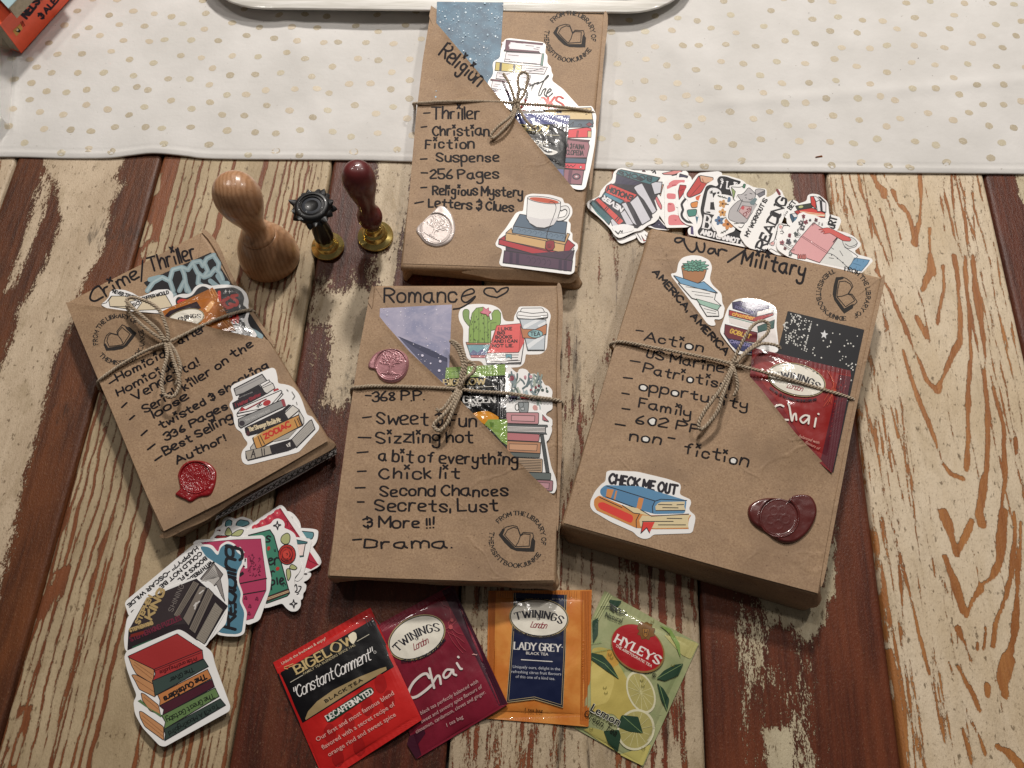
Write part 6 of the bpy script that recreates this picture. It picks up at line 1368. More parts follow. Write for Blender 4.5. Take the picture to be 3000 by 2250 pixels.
for k in range(17):
    an = 6.2832*k/17+R.uniform(-.1, .25); L = R.uniform(4.5, 8.6); w_ = R.uniform(3.4, 4.8); zc = hb_+R.uniform(4.5, 7.5); c, s = math.cos(an), math.sin(an); V = []; Fc = []
    sec = [(8.4, 1.5, 1.6), (11.0, w_, 2.0), (13.0, w_*0.85, 1.5), (10.2+L*0.75, w_*0.42, 0.9), (9.6+L, 0.08, 0.08)]
    nn_ = 10
    for i, (rr, ww, hh_) in enumerate(sec):
        lift = (i/4)**2*(2.6 if k % 2 else -1.6)
        for j in range(nn_): b_ = 6.2832*j/nn_; x_, y_, z_ = rr, ww*math.cos(b_), zc+lift+hh_*math.sin(b_); V.append((wx_+(x_*c-y_*s)/1000, wy_+(x_*s+y_*c)/1000, z_/1000))
    for i in range(4):
        for j in range(nn_): Fc.append((i*nn_+j, i*nn_+(j+1) % nn_, (i+1)*nn_+(j+1) % nn_, (i+1)*nn_+j))
    mk('petal', V, Fc, M['black'], root, smooth=True)

# ================================================================== TEA SACHETS ON THE TABLE
ZA = (800, 1600, 2.5524); ZL = (1400, 1700, 3.0157)
GT = 'tea sachets laid along the near edge'
def ramp_base(u0, u1, zlo, zhi, v=1950):
    x0, x1 = P(u0, v)[0], P(u1, v)[0]
    return lambda x, y: zlo+(zhi-zlo)*sstep(0, 1, (np.asarray(x)-x0)/(x1-x0))
def foilmat(name, c1, c2, sc=18, mix2=None):
    t = NT(name); v = t.coord(); n = t.noise(v, sc*3, 4, 0.6, 0.5)
    cc = t.mix(t.ramp(n, 0.3, 0.7), lin(c1), lin(c2))
    h = t.math('ADD', t.math('MULTIPLY', t.noise(v, 40, 4, 0.6, 0.6), 0.00035), t.math('MULTIPLY', t.noise(v, 700, 2), 0.00003)); nb = t.bump(h, 1.0)
    t.set(Base_Color=cc, Roughness=0.38, Specular_IOR_Level=0.3, Coat_Weight=0.2, Normal=nb, Coat_Normal=nb); M[name] = t.m; return name
foilmat('lemon_print', '#a3a57a', '#8a9468'); foilmat('orange_foil', '#c4722e', '#d89248'); foilmat('maroon_foil', '#6c1426', '#7e1c30'); foilmat('red_foil', '#b41c1a', '#c22522')
def d_lemon(a, q):
    a.view(*ZL)
    for k in range(26): a.ell(R.uniform(1150, 1550), R.uniform(350, 1200), R.uniform(30, 90), R.uniform(20, 50), R.choice(['#9fa674', '#8f9c64', '#b0b284', '#98a370']), R.uniform(0, 180), n=12) if k < 10 else None
    a.poly("1010,600 1090,590 1190,620 1240,740 1290,820 1330,900 1420,1150 1430,1260 1250,1240 1200,1180 1000,1180 995,900", '#bba95c', sm=10).poly("1000,740 1090,700 1180,790 1210,900 1150,1080 1000,1120", '#cbb96c', sm=14).poly("1150,600 1210,640 1250,740 1180,780 1130,690", '#c89a48', sm=8)
    a.poly("1640,480 1790,500 1950,560 1880,700 1800,660", '#b5ae72', sm=8).poly("1380,1500 1530,1450 1490,1560 1455,1640 1250,1540", '#c0b56a', sm=6).poly("1000,1300 1110,1330 1160,1450 1250,1530 1100,1440 930,1320", '#b5ab63', sm=4)
    for cx, cy, rx, ry, ro in ((1440, 990, 118, 195, -22), (1395, 1320, 165, 185, 20)):
        a.ell(cx, cy, rx, ry, '#d9d3b3', ro, n=30).ell(cx, cy, rx*0.88, ry*0.89, '#b1a768', ro, n=30)
        for k in range(12):
            an = 6.2832*k/12; c, s = math.cos(math.radians(ro)), math.sin(math.radians(ro)); x_, y_ = rx*0.84*math.cos(an), ry*0.84*math.sin(an); a.line([(cx, cy), (cx+x_*c-y_*s, cy+x_*s+y_*c)], 1.6, '#cfc792')
    for s in ("1000,640 1100,660 1180,750 1248,875 1120,790 1000,700", "1575,870 1640,800 1740,745 1815,735 1770,840 1650,890", "1580,905 1640,960 1690,1050 1668,1160 1615,1050", "1270,1190 1415,1205 1458,1352 1330,1335 1225,1290", "1110,1330 1245,1320 1262,1380 1232,1520 1150,1440", "1150,170 1272,185 1235,235 1180,220", "1010,360 1065,330 1060,480 1015,560", "1600,395 1700,430 1780,560 1790,690 1740,560 1680,460"):
        a.poly(s, '#2c4534' if s[0:4] != '1600' else '#7f9a52', sm=4)
    a.line("1010,680 1120,740 1240,865|1580,870 1800,745|1600,920 1668,1150|1280,1200 1445,1345|1000,560 1090,545|1000,640 1180,605", 1.4, '#86a06a')
    for x, y in ((1120, 945), (1130, 990), (1165, 650), (1180, 680), (1445, 880), (1455, 930), (1540, 360), (1720, 750), (1460, 1480), (1000, 1310), (1680, 470)): a.ell(x, y, 13, 11, None, 0, line='#6f6a2c', lw=1.5, a0=-30, a1=200)
    a.ell(1411, 603, 254, 194, '#8d6a3c', 35, n=44).ell(1408, 597, 244, 184, '#a71b22', 35, n=44)
    for k in range(22): pass
    a.pentext('HYLEYS', (1205, 545), (1590, 745), 24, 6.6, '#e9e2dc', nib=2.4, serif=True, gap=1.7).pentext('THE ARISTOCRATIC TEA', (1213, 585), (1528, 768), 6.5, 1.5, '#e0cfc4', serif=True, gap=2)
    a.poly("1420,385 1440,365 1465,380 1490,368 1510,385 1540,390 1530,420 1565,430 1550,460 1560,495 1520,500 1510,530 1480,515 1445,525 1435,490 1405,480 1425,450 1405,425", '#7a5327', sm=3, line='#5a3a18', lw=1.2).poly("1450,425 1512,432 1500,490 1478,508 1455,485", '#9a6a30', line='#4d2f14', lw=1.3).line("1470,440 1465,480|1495,443 1490,482|1468,460 1492,463", 1.8, '#3a220e')
    a.pentext('100%', (1150, 245), (1290, 322), 14, 3, '#23281d', gap=1.2).line("1080,238 1160,235 1200,280 1170,210 1230,270 1180,225", 2.4, '#23281d').text('Natural', (1118, 322), (1265, 378), 15, '#23281d', bold=0.006)
    a.text('Lemon', (985, 1152), (1240, 1288), 24, '#e9e7da', bold=0.04); a.text('Lemon', (987, 1150), (1238, 1286), 23, '#15140f', bold=0.018)
    a; a.text('Green Tea', (928, 1190), (1215, 1378), 21, '#1e1d16', bold=0.0).ell(1555, 838, 16, 16, None, 0, line='#23281d', lw=1.6).pentext('R', (1549, 846), (1561, 846), 5, 1.5, '#23281d')
    a.line("1030,330 1150,105|1045,340 1165,120|1060,350 1180,140", 1.4, '#c4cc98')
sachet('green and yellow lemon tea sachet with a red oval logo, furthest right', [(1771, 1731), (2048, 1886), (1884, 2246), (1606, 2089)], flat(0.0002), d_lemon, 0.0032, 0.06, 'tlr', 'lemon_print', group=GT)
def d_lady(a, q):
    a.view(*ZL); a.poly("905,95 1003,90 1000,700 978,1290 900,1270 915,600", '#bb6a2a').poly("95,95 165,98 150,700 130,1200 75,1220 85,600", '#bb6a2a')
    for k in range(5): a.line([(108+k*11, 100), (95+k*11, 1190-k*4)], 1.5, '#8f4a1c'); a.line([(925+k*14, 100), (908+k*14, 1240)], 1.3, '#93501f')
    for k in range(34): a.line([(180+k*21, 98), (178+k*21, 150)], 1.2, '#a85e26')
    a.poly("315,112 787,130 780,300 776,600 752,1127 500,1052 252,1082 290,600 310,300", '#c9b58a').poly("318,112 784,130 777,300 773,600 749,1122 500,1046 256,1077 294,600 313,300", '#14182c').poly("330,112 770,130 766,300 762,600 738,1103 500,1032 270,1063 305,600 326,300", '#c9b58a').poly("333,112 767,130 763,300 759,600 735,1099 500,1028 273,1059 308,600 329,300", '#171f3f')
    oval_logo(a, 1579, 1810, 87, 57, 5); a.view(*ZL)
    a.pentext('LADY GREY', (320, 610), (728, 632), 21, 4.4, '#dfdbd6', nib=1.7, serif=True, gap=1.6).pentext('®', (738, 600), (750, 600), 4, 1, '#dfdbd6').text('BLACK TEA', (425, 655), (622, 667), 8, '#dfdbd6', bold=0.012).line("384,702 656,719", 2.6, '#dfdbd6')
    a.text('Uniquely ours, delight in the', (308, 775), (725, 797), 8.5, '#c8cad2').text('refreshing citrus fruit flavours', (295, 818), (735, 841), 8.5, '#c8cad2').text('of this one of a kind tea.', (333, 862), (680, 882), 8.5, '#c8cad2').text('1 tea bag', (415, 1155), (572, 1167), 9.5, '#2a1710', bold=0.01)
sachet('orange Lady Grey tea sachet with a navy banner, between maroon and green ones', [(1431, 1731), (1734, 1728), (1722, 2129), (1424, 2105)], ramp_base(1600, 1700, 0.0003, 0.0022), d_lady, 0.0036, 0.07, 'tblr', 'orange_foil', group=GT)
def d_chai2(a, q):
    a.view(*ZA); a.poly("1262,335 1345,295 1550,740 1752,1180 1690,1195 1500,800", '#3c0e22').poly("1020,1420 1130,1370 1140,1400 1085,1480 1110,1560 1070,1592 1000,1480", '#3c0e22')
    for k in range(22): a.line([(800+k*9, 600-k*4.6), (822+k*9, 640-k*4.6)], 1.3, '#a4505c')
    a.line("1200,375 1260,420 1270,440 1320,470 1330,540 1310,580 1330,620|1330,600 1370,560|1290,620 1330,610 1380,650 1420,660|1300,640 1380,680 1430,720|1340,640 1400,740 1440,780|1310,650 1350,720 1420,800", 1.8, '#a4414c', True)
    a.ell(1338, 553, 12, 14, '#b04c50').ell(1328, 605, 16, 18, '#b04c50').line("1500,805 1520,815|1490,810 1525,812", 2, '#cf9c98')
    oval_logo(a, 800+1075/2.5524, 1600+683/2.5524, 89, 61, -27); a.view(*ZA)
    a.line("1170,985 1150,955 1110,965 1050,1020 1015,1090 1030,1130 1075,1125 1140,1080 1185,1040", 8, '#ddd2cd', True).line("1170,915 1185,980 1205,1060|1195,1025 1225,975 1245,975 1255,1030", 7, '#ddd2cd', True).line("1340,925 1300,925 1275,960 1285,985 1315,970 1345,925 1350,955 1370,965|1375,875 1400,915 1412,918|1384,828 1388,832", 6.5, '#ddd2cd', True)
    for s, p, q_, in (('black tea perfectly balanced with', (1108, 1262), (1535, 1020)), ('sweet and savoury spice flavours of', (1112, 1325), (1565, 1060)), ('cinnamon, cardamom, cloves and ginger.', (1072, 1402), (1592, 1100)), ('1 tea bag', (1302, 1352), (1424, 1285))): a.text(s, p, q_, 11, '#c9a9a6', slant=0.22)
sachet('maroon Chai tea sachet with an oval logo, between the red and orange ones', [(1104, 1832), (1325, 1712), (1488, 2063), (1222, 2223)], ramp_base(1380, 1460, 0.0003, 0.0034), d_chai2, 0.0034, 0.05, 'tr', 'maroon_foil', group=GT)
def d_bige(a, q):
    a.view(*ZA); a.poly("32,958 750,545 925,890 200,1335 110,1140", '#0f0d10')
    a.poly("240,1290 262,1235 330,1160 450,1075 640,980 800,915 845,902 850,925 560,1100 245,1300", '#a08a62')
    for k, (x, y) in enumerate(((800, 1010), (700, 1180), (560, 1300), (420, 1380), (860, 1130), (480, 1560), (640, 1480))): a.poly([(x-40, y), (x-10, y-50), (x+30, y-40), (x+50, y+40), (x+10, y+90), (x-30, y+60)], '#a01818', sm=True)
    a.pentext('BIGELOW', (182, 955), (618, 712), 26, 7.0, '#c3ab78', nib=2.2, serif=True, gap=1.7).line("130,1018 222,965|628,712 718,660", 1.8, '#c9c2b0').text('FAMILY TEA BLENDERS SINCE 1945', (232, 964), (618, 745), 7, '#b9ac8a', bold=0.006)
    a.poly("560,668 600,640 622,650 628,690 600,735 580,720", '#e9dfc6', sm=4)
    a.pentext('"Constant Comment"', (165, 1140), (752, 838), 31, 2.9, '#e9e5e2', slant=0.35, gap=0.9, jit=0.02, space=1.6).ell(762, 793, 9, 9, None, 0, line='#c9c5c2', lw=1.4)
    a.text('Unlock the freshness & enjoy!', (70, 888), (398, 696), 8, '#e6c9b6', bold=0.01).pentext('BLACK TEA', (396, 1168), (668, 1006), 8, 2.6, '#15110f', nib=1.4, serif=True, gap=3.2).line("85,905 150,880|85,915 110,918|120,905 150,895", 2.6, '#d49a68')
    pill = [(392, 1290), (400, 1262), (700, 1060), (735, 1052), (756, 1078), (748, 1105), (440, 1310), (408, 1316)]; a.poly(pill, '#173a2c', sm=8)
    a.pentext('DECAFFEINATED', (412, 1306), (750, 1098), 16, 4.2, '#e6e1da', nib=1.8, serif=True, gap=1.5)
    for s, p, q_ in (('Our first and most famous blend', (332, 1462), (908, 1108)), ('flavored with a secret recipe of', (374, 1522), (915, 1190)), ('orange rind and sweet spice', (420, 1574), (922, 1268))): a.text(s, p, q_, 13, '#e2a89e', bold=0.012)
    for k in range(5): a.line([(690+k*16, 540-k*2), (715+k*16+k*6, 600-k*4)], 1.4, '#5a5a5e')
sachet('red and black decaffeinated tea sachet, furthest left, cut by the near border', [(800, 1941), (1085, 1780), (1236, 2109), (952, 2292)], ramp_base(1060, 1180, 0.0003, 0.0034), d_bige, 0.0038, 0.05, 'tb', 'red_foil', group=GT)

# ================================================================== FANNED STICKERS
ZF = (350, 1450, 2.2123); ZG = (480, 1450, 4.148); ZN = (1700, 460, 4.424)
LF = 'stickers fanned out at the lower left'; RF = 'stickers fanned out behind the War parcel'
K = '#1d1a20'
def fan(lst, view_default, group, z0=0.0002, dz=0.00036):
    for i, (label, outline, view, draw, mat, sm) in enumerate(lst):
        zz_ = z0+i*dz
        sticker(None, label, outline, view or view_default, (lambda x, y, zz_=zz_: zz_+0.0022*fbm(np.asarray(x)*26, np.asarray(y)*26, 3, 2)), draw, mat, off=0.0003, sm=sm, group=group, maxe=24)
def l1(a): a.poly("745,380 755,320 800,300 835,320 820,380 780,395", '#5f9098', sm=6, line=K, lw=2.4).poly("875,380 890,330 930,300 1030,320 1045,355 960,390", '#5f9098', sm=6, line=K, lw=2.4).poly("1660,440 1820,455 1825,490 1800,545 1700,510", '#5f9098', sm=6, line=K, lw=2.4).poly("640,430 690,420 700,450", '#5a2a30')
def l2(a):
    a.poly("1415,160 1645,495 1880,850 1790,905 1710,880 1060,425 1110,370", '#b02840')
    for x, y in ((1380, 220), (1290, 285), (1200, 345), (1110, 405)): a.poly([(x-50, y-15), (x+10, y-55), (x+55, y+10), (x-5, y+55)], '#c9404f', sm=8).poly([(x-12, y), (x+2, y-12), (x+12, y+2), (x-2, y+14)], '#e6a9a6')
    a.line("1480,330 1510,320 1500,380|1540,400 1600,440|1720,700 1770,800 1880,850|1420,170 1700,600", 2.4, '#7a1426')
def l3(a): a.line("1555,270 1570,300|1590,340 1615,375|1520,240 1530,255", 3, K)
def l4(a): a.line("1590,1110 1610,1090 1620,1150 1600,1180 1640,1180 1670,1120 1640,1110|1620,1210 1640,1200|1590,1000 1620,960", 3.4, K, True).ell(1725, 962, 22, 12, '#55504f')
def l5(a): a.poly("1600,542 1745,572 1740,592 1640,600 1600,590", '#3f6f74', line=K, lw=2).line("1720,600 1695,740|1600,1010 1640,940", 2.6, K).poly("1600,740 1700,735 1700,750 1600,765", '#3f6f74', line=K, lw=1.8).poly("1610,605 1715,605 1690,735 1600,740", '#efdcd6')
def rose(a, x, y, r, seed=1):
    Q = random.Random(seed); a.ell(x, y, r, r*1.15, '#b8322b', 0, line=K, lw=2.4, n=20)
    for k in range(14):
        rr = r*(0.95-0.06*k); a0 = Q.uniform(0, 360); a.ell(x+Q.uniform(-5, 5), y+Q.uniform(-5, 5), rr*0.9, rr, None, 0, line='#3a0f12', lw=1.8, a0=a0, a1=a0+Q.uniform(80, 160), n=9)
    a.ell(x-r*0.1, y, r*0.4, r*0.5, '#cc453a', 0, n=12).line([(x-12, y-10), (x+4, y-14), (x+8, y+4), (x-6, y+8)], 1.8, '#3a0f12', True)
def leaf(a, p): a.poly(p, '#aeb27c', sm=True, line=K, lw=2.2)
def l6(a):
    a.poly("1030,492 1290,425 1340,500 1530,1195 1500,1230 1250,1320 1235,1170 1200,700 1150,560", '#3f8169', line=K, lw=3.2).poly("1250,1240 1515,1140 1532,1190 1260,1300", '#4b2f2c', line=K, lw=2).line("1260,1255 1515,1165|1260,1272 1520,1178", 2, '#d8b890')
    a.line("1300,510 1270,500 1250,520 1290,550 1280,570 1245,572|1270,810 1320,790 1310,770 1280,780 1275,830 1300,850 1335,830|1350,850 1345,780|1345,800 1370,765 1390,770|1310,990 1300,930|1300,950 1325,925 1345,935|1310,1150 1300,1050 1340,1040 1345,1080 1310,1100|1375,1010 1385,1085|1410,1060 1455,1030 1430,1010 1410,1050 1425,1085 1460,1070", 5, K, True)
    a.poly("1255,640 1275,622 1298,635 1290,670 1262,682", '#b8322b', sm=6).poly("1360,890 1385,870 1412,885 1400,915 1370,925", '#b8322b', sm=6).line("1340,665 1350,690|1355,660 1360,690|1430,1085 1440,1105|1450,1085 1458,1110|1470,1075 1485,1095", 2, K)
    leaf(a, "1425,560 1440,500 1500,465 1535,500 1525,580 1470,600"); leaf(a, "1530,890 1560,845 1620,885 1590,910"); leaf(a, "1490,920 1530,900 1545,980 1510,1040"); rose(a, 1500, 725, 105)
    for x, y in ((1382, 370), (1580, 1322)): a.poly([(x, y-48), (x+10, y-8), (x+42, y-6), (x+12, y+8), (x+4, y+50), (x-10, y+10), (x-46, y+4), (x-8, y-10)], '#f0eeec', line=K, lw=3)
def l7(a): leaf(a, "745,480 770,410 800,405 830,470 800,495"); leaf(a, "820,490 900,430 970,430 930,495 860,500"); a.poly("620,520 650,495 800,500 700,540", '#9a2a2c', line=K, lw=2)
def l8(a):
    a.poly("455,580 860,545 1180,535 1245,1010 1245,1160 1090,1500 1000,1525 940,1200 900,900", '#b03a5e', line='#5a1a33', lw=1.6).line("920,1080 1250,1015|940,1215 1230,1165", 3.6, K)
    a.poly("880,650 930,630 985,700 965,720", '#ece8e8').poly("965,780 1010,765 1015,890 985,895", '#ece8e8').line("900,660 920,650 930,670|975,795 995,780 990,810|985,870 960,870", 3.4, K).poly("910,960 960,930 980,960 930,1000", K)
    Q = random.Random(8)
    for k in range(44): x, y = Q.uniform(1030, 1180), Q.uniform(720, 985); a.line([(x, y), (x+Q.uniform(-14, 14), y+Q.uniform(-14, 14)), (x+Q.uniform(-14, 14), y+Q.uniform(0, 20))], 1.8, '#6e1c3c')
    for x, y in ((1000, 1250), (1135, 1260), (1050, 1350), (1040, 1440)): a.line([(x-20, y+15), (x, y-20), (x+15, y+15), (x-8, y+10)], 2, '#6e1c3c', True)
def l9(a):
    a.poly("520,330 590,340 640,400 655,340 700,312 745,330 760,370 795,395 798,440 765,490 758,560 790,640 778,690 812,760 795,890 760,903 690,900 640,890 600,500", '#4f7e93', sm=12)
    a.pentext('Reading.', (752, 872), (752, 338), 40, 9.5, '#15131a', slant=0.25, gap=0.4)
def l10(a):
    for s, p, q in (('"WITH FREEDOM', (602, 422), (420, 565)), ('BOOKS & FL', (556, 400), (380, 548)), ('COULD NOT BE', (524, 368), (262, 590)), ('HAPPY?" -OSCAR WILDE', (500, 335), (52, 712))): a.pentext(s, p, q, 22/2.2, 3.4, K, jit=0.04)
    a.line("78,760 95,745|85,750 92,765", 3, K)
    a.poly("525,545 610,440 672,515 640,570 600,600 560,560", '#77706d', line=K, lw=2).poly("530,560 615,455 650,545 610,590 590,560", '#b9b4af').poly("600,605 655,540 685,690 660,650 630,580", '#8f8985', line=K, lw=1.6)
    for k in range(8): a.line([(545+k*9, 556-k*2), (600+k*7, 470+k*8)], 1.2, '#3a3636')
def l11(a):
    a.poly("55,1005 62,880 175,675 460,560 500,545 700,720 560,960 420,910 200,950", '#2b2226', line=K, lw=2).poly("62,880 175,675 460,562 470,830 230,860", '#382f31')
    for s in ("350,780 480,556 520,575 385,795", "412,800 522,588 565,600 450,850", "452,868 575,602 612,640 492,900"): a.poly(s, '#7e746b', line=K, lw=1.8)
    a.poly("495,930 622,695 672,745 552,968", '#a39a8e', line=K, lw=1.8)
    for k in range(8): a.line([(500+k*7, 932+k*4), (626+k*6, 702+k*5)], 1.1, '#4d463f')
    for k in range(3): a.line([(362+k*9, 785+k*2), (490+k*9, 562+k*3)], 1.1, '#4d463f'); a.line([(465+k*9, 872+k*6), (585+k*8, 612+k*7)], 1.1, '#4d463f')
    a.line("490,740 500,700 485,720 520,690|520,640 545,620", 4, '#cfcac6')
    a.pentext('STEPHEN', (130, 838), (216, 662), 12.5, 4.6, '#b59b6b', gap=1.6).pentext('KING', (208, 808), (296, 622), 19, 7, '#b59b6b', gap=1.8).pentext('SHINING', (345, 760), (420, 590), 13, 2, '#7d7470', gap=2.4)
    a.pentext('STEPHEN KING', (72, 888), (220, 838), 9, 3.4, '#b59b6b').pentext('STEPHEN KING PUZZLES', (78, 950), (405, 808), 13, 3.2, '#6d2a3c').poly("85,985 210,935 212,948 90,1000", '#2f5b45').poly("75,905 160,880 160,900 75,925", '#7a2a24')
def l12(a):
    for s in ("60,1050 90,1045 228,1135 218,1225 110,1160 82,1110", "78,1165 110,1165 225,1228 235,1312 130,1260 100,1200", "140,1282 165,1290 255,1362 268,1425 200,1400 150,1330", "130,1400 150,1405 288,1502 290,1592 165,1500 135,1440"): a.poly(s, '#c08a5e', sm=5, line=K, lw=2)
    a.line("100,1085 215,1165|95,1100 210,1190|110,1200 225,1275|160,1310 255,1390|150,1430 285,1540|145,1450 285,1565", 1.3, '#8a5a38')
    a.poly("58,1045 375,900 540,1008 228,1132 60,1052", '#a33131', line=K, lw=2).poly("228,1130 538,1005 545,1062 215,1205 235,1160", '#a83636', line=K, lw=2.2).poly("215,1205 548,1065 578,1112 232,1302 225,1250", '#3a4a45', line=K, lw=2.2).poly("250,1295 572,1130 600,1188 262,1366 265,1330", '#c07c48', line=K, lw=2.2)
    a.poly("262,1366 602,1195 618,1243 282,1428 290,1390", '#4a1c2a', line=K, lw=2.2).poly("120,1335 140,1325 190,1380 282,1428 270,1440", '#5e7a4d').poly("275,1430 622,1250 648,1305 290,1520 300,1470", '#65804f', line=K, lw=2.2).poly("290,1520 655,1320 690,1362 295,1592 300,1550", '#35443e', line=K, lw=2.2)
    a.line("225,1142 530,1022", 1.6, '#5a1a1c')
    for s, p, q, h, w, c in (('Pride and Prejudice', (500, 1050), (262, 1142), 24, 2.0, '#5a1218'), ('The Giver', (480, 1118), (325, 1190), 30, 2.4, '#141b1a'), ('The Outsiders', (558, 1160), (288, 1312), 36, 4.2, '#1b1416'), ('The Great Gatsby', (610, 1285), (305, 1450), 36, 2.4, '#182014'), ('To Kill A Mockingbird', (640, 1352), (318, 1535), 30, 2.2, '#131a18')): a.pentext(s, p, q, h/2.2123*0.85, w, c, slant=0.15, gap=1.2)
fan([
 ('white sticker with teal shapes at the very bottom of the lower left fan', "620,440 640,400 700,370 720,300 790,265 870,290 950,265 1060,300 1100,340 1300,400 1640,400 1850,420 1875,480 1850,580 1780,640 1640,600 900,560 620,520", ZG, l1, 'print', True),
 ('white sticker showing only small black marks at the top right of the fan', "1440,190 1540,200 1600,250 1655,330 1668,400 1640,430 1480,330", ZG, l3, 'print', 12),
 ('pointed red patterned sticker sticking out at the top right of the fan', "1420,115 1470,150 1500,200 1600,330 1905,770 1918,830 1870,880 1750,940 1700,940 1000,560 1010,420 1090,330", ZG, l2, 'print', 20),
 ('white sticker with a curly black line at the right of the fan', "1600,930 1790,945 1790,985 1750,1035 1690,1060 1735,1090 1725,1160 1690,1200 1695,1260 1640,1290 1540,1200", ZG, l4, 'print', 14),
 ('white sticker with a dark teal table edge between the rose and red stickers', "1500,520 1600,510 1775,530 1792,560 1780,650 1705,930 1690,1000 1620,1060 1560,1000", ZG, l5, 'print', 12),
 ('white sticker with green leaves and a dark red rose under the pink one', "550,530 640,450 740,430 760,380 860,368 1000,400 1012,480 1000,600 600,600", ZG, l7, 'print', 14),
 ('green book sticker with a red rose, hearts and two white sparkles', "1000,425 1150,400 1300,350 1330,300 1390,282 1450,310 1472,360 1460,400 1540,430 1600,480 1640,700 1672,880 1640,950 1590,1000 1580,1200 1660,1250 1668,1350 1620,1415 1540,1418 1480,1370 1440,1315 1210,1390 1000,1300 950,600", ZG, l6, 'print', 22),
 ('pink envelope shaped sticker with dark pink doodles', "352,580 400,548 1195,488 1228,510 1240,700 1308,1010 1292,1150 1165,1525 1010,1588 960,1500 380,640", ZG, l8, 'print', 12),
 ('teal cloud shaped sticker with the word Reading in black brush script', "510,318 600,322 640,375 650,325 700,296 750,318 772,358 806,380 812,440 780,495 772,560 802,640 792,690 828,760 810,900 770,918 690,916 630,905 560,500", ZF, l9, 'print', 10),
 ('white sticker with an upside down handwritten quote and an open grey book', "478,322 508,320 560,400 692,482 706,560 702,760 690,835 560,972 540,960 60,785 34,705 45,682", ZF, l10, 'print', 8),
 ('sticker of a pile of dark horror novels with gold lettering', "48,800 170,650 470,538 502,535 525,575 580,555 630,610 690,705 688,760 560,985 400,1010 60,1030 34,1000 28,930", ZF, l11, 'gloss', 8),
 ('sticker of six upside down classic novels, red on top, nearest the left', "335,888 385,870 420,885 600,1015 620,1100 720,1372 712,1402 295,1632 260,1626 150,1510 100,1420 90,1340 112,1300 80,1220 48,1130 30,1050 45,1012", ZF, l12, 'print', 12)], ZF, LF)

def r0(a): a.poly("660,160 690,130 725,165", '#a84a55', line=K, lw=1.6).poly("800,190 820,165 845,195", '#6a3038', line=K, lw=1.6).poly("1060,215 1150,195 1290,160 1320,190 1210,235 1080,230", '#d88a86', line=K, lw=1.6).line("940,205 965,180 975,215|1190,240 1250,230", 4, K)
def r0b(a): a.poly("540,1045 600,1010 700,985 690,1000 560,1055", '#3f2234', line=K, lw=1.6).line("460,1000 490,1075", 2, K)
def r0c(a): a.poly("790,1020 830,1080 870,1090 820,1095", '#d45a58', line=K, lw=1.4).line("740,1000 790,1080|840,1010 890,1060", 2, K)
def r0d(a): a.poly("880,880 1000,790 1135,945 960,920", '#2c2742'); a.dots([(980, 850), (1020, 880), (1060, 900)], 1.6, '#8d89a8')
def r1(a):
    a.poly("130,600 150,572 180,562 205,540 240,530 270,520 300,470 320,440 350,375 410,350 440,345 490,250 462,225 490,175 530,162 1040,272 1000,330 1010,480 960,560 1000,690 940,730 930,760 940,790 800,880 740,930 500,890 400,850 280,760", '#25202c')
    a.poly("530,166 1030,270 975,330 910,362 790,330 465,225 490,180", '#3f6f76', line=K, lw=2.4).pentext('BOOKS', (925, 268), (505, 188), 12, 3.6, '#1b2630', gap=1.8)
    a.poly("465,235 790,335 740,370 450,350", '#332f4a').poly("690,400 715,375 800,340 990,700 935,745 820,560 740,480", '#cfced6', sm=4, line=K, lw=2.4).poly("915,345 975,325 1060,330 1040,470 960,490", '#cfced6', line=K, lw=2.4)
    a.poly("322,430 345,380 400,352 740,492 640,590 600,585 335,470", '#d2453e', line=K, lw=2.6).poly("335,470 600,580 610,600 330,485", '#a83a3c').pentext('ENOUGH', (685, 510), (368, 388), 13.5, 4.4, '#1b1a22', gap=1.8)
    a.poly("640,590 745,500 915,815 800,885 700,690", '#cfced6', line=K, lw=2.6).poly("530,610 590,590 740,900 680,860 600,720", '#cfced6', line=K, lw=2)
    a.poly("290,492 330,465 565,572 520,612", '#4f879c', line=K, lw=2).pentext('NEVER', (555, 668), (312, 508), 12, 4.6, '#e9e7ea', gap=1.8)
    a.poly("190,560 235,530 565,835 500,890", '#d2453e', line=K, lw=2.4).line("345,650 310,690|365,665 330,705|490,780 455,820|510,795 475,840", 2.6, K).poly("128,605 162,567 415,800 370,880", '#3c646c', line=K, lw=2.4).poly("135,625 370,870 400,900 220,740", '#4b8a8c').poly("390,820 420,805 500,890 420,910", '#cfced6', line=K, lw=1.8).poly("520,735 575,690 690,880 600,890", '#cfced6', line=K, lw=1.8)
    a.poly("400,900 560,870 700,900 690,960 520,1000 430,960", '#f2f1f1', sm=10).line("455,965 490,1000 520,960 540,985 545,960", 3, K)
def r2(a):
    for s in ("1118,425 1125,360 1200,300 1360,300 1345,345 1200,385", "1118,470 1240,480 1235,550 1120,545", "1128,592 1215,600 1235,700 1130,725", "1138,770 1200,745 1290,765 1410,880 1140,888"): a.poly(s, '#de7f84', sm=8)
    a.poly("1185,365 1240,360 1240,375 1190,378", '#b84a55').poly("1140,600 1180,612 1180,625 1140,620", '#b84a55').poly("1205,815 1250,815 1240,832", '#b84a55')
    a.poly("1125,330 1150,315 1145,360 1128,380", '#f4f2f2')
def r3(a): a.poly("962,520 990,505 1060,640 1050,695 1000,620", '#d9777d', sm=8, line=K, lw=1.6).poly("1030,365 1080,360 1060,430 1040,510 1020,480", '#c09078', line=K, lw=1.6)
def r4(a): a.poly("1290,365 1370,372 1372,430 1280,555 1268,450", '#b52a30', line=K, lw=2).line("1290,440 1340,420", 2, '#7c1418')
def r4b(a): a.poly("1290,220 1395,250 1385,275 1280,262", '#39344f', line=K, lw=1.8)
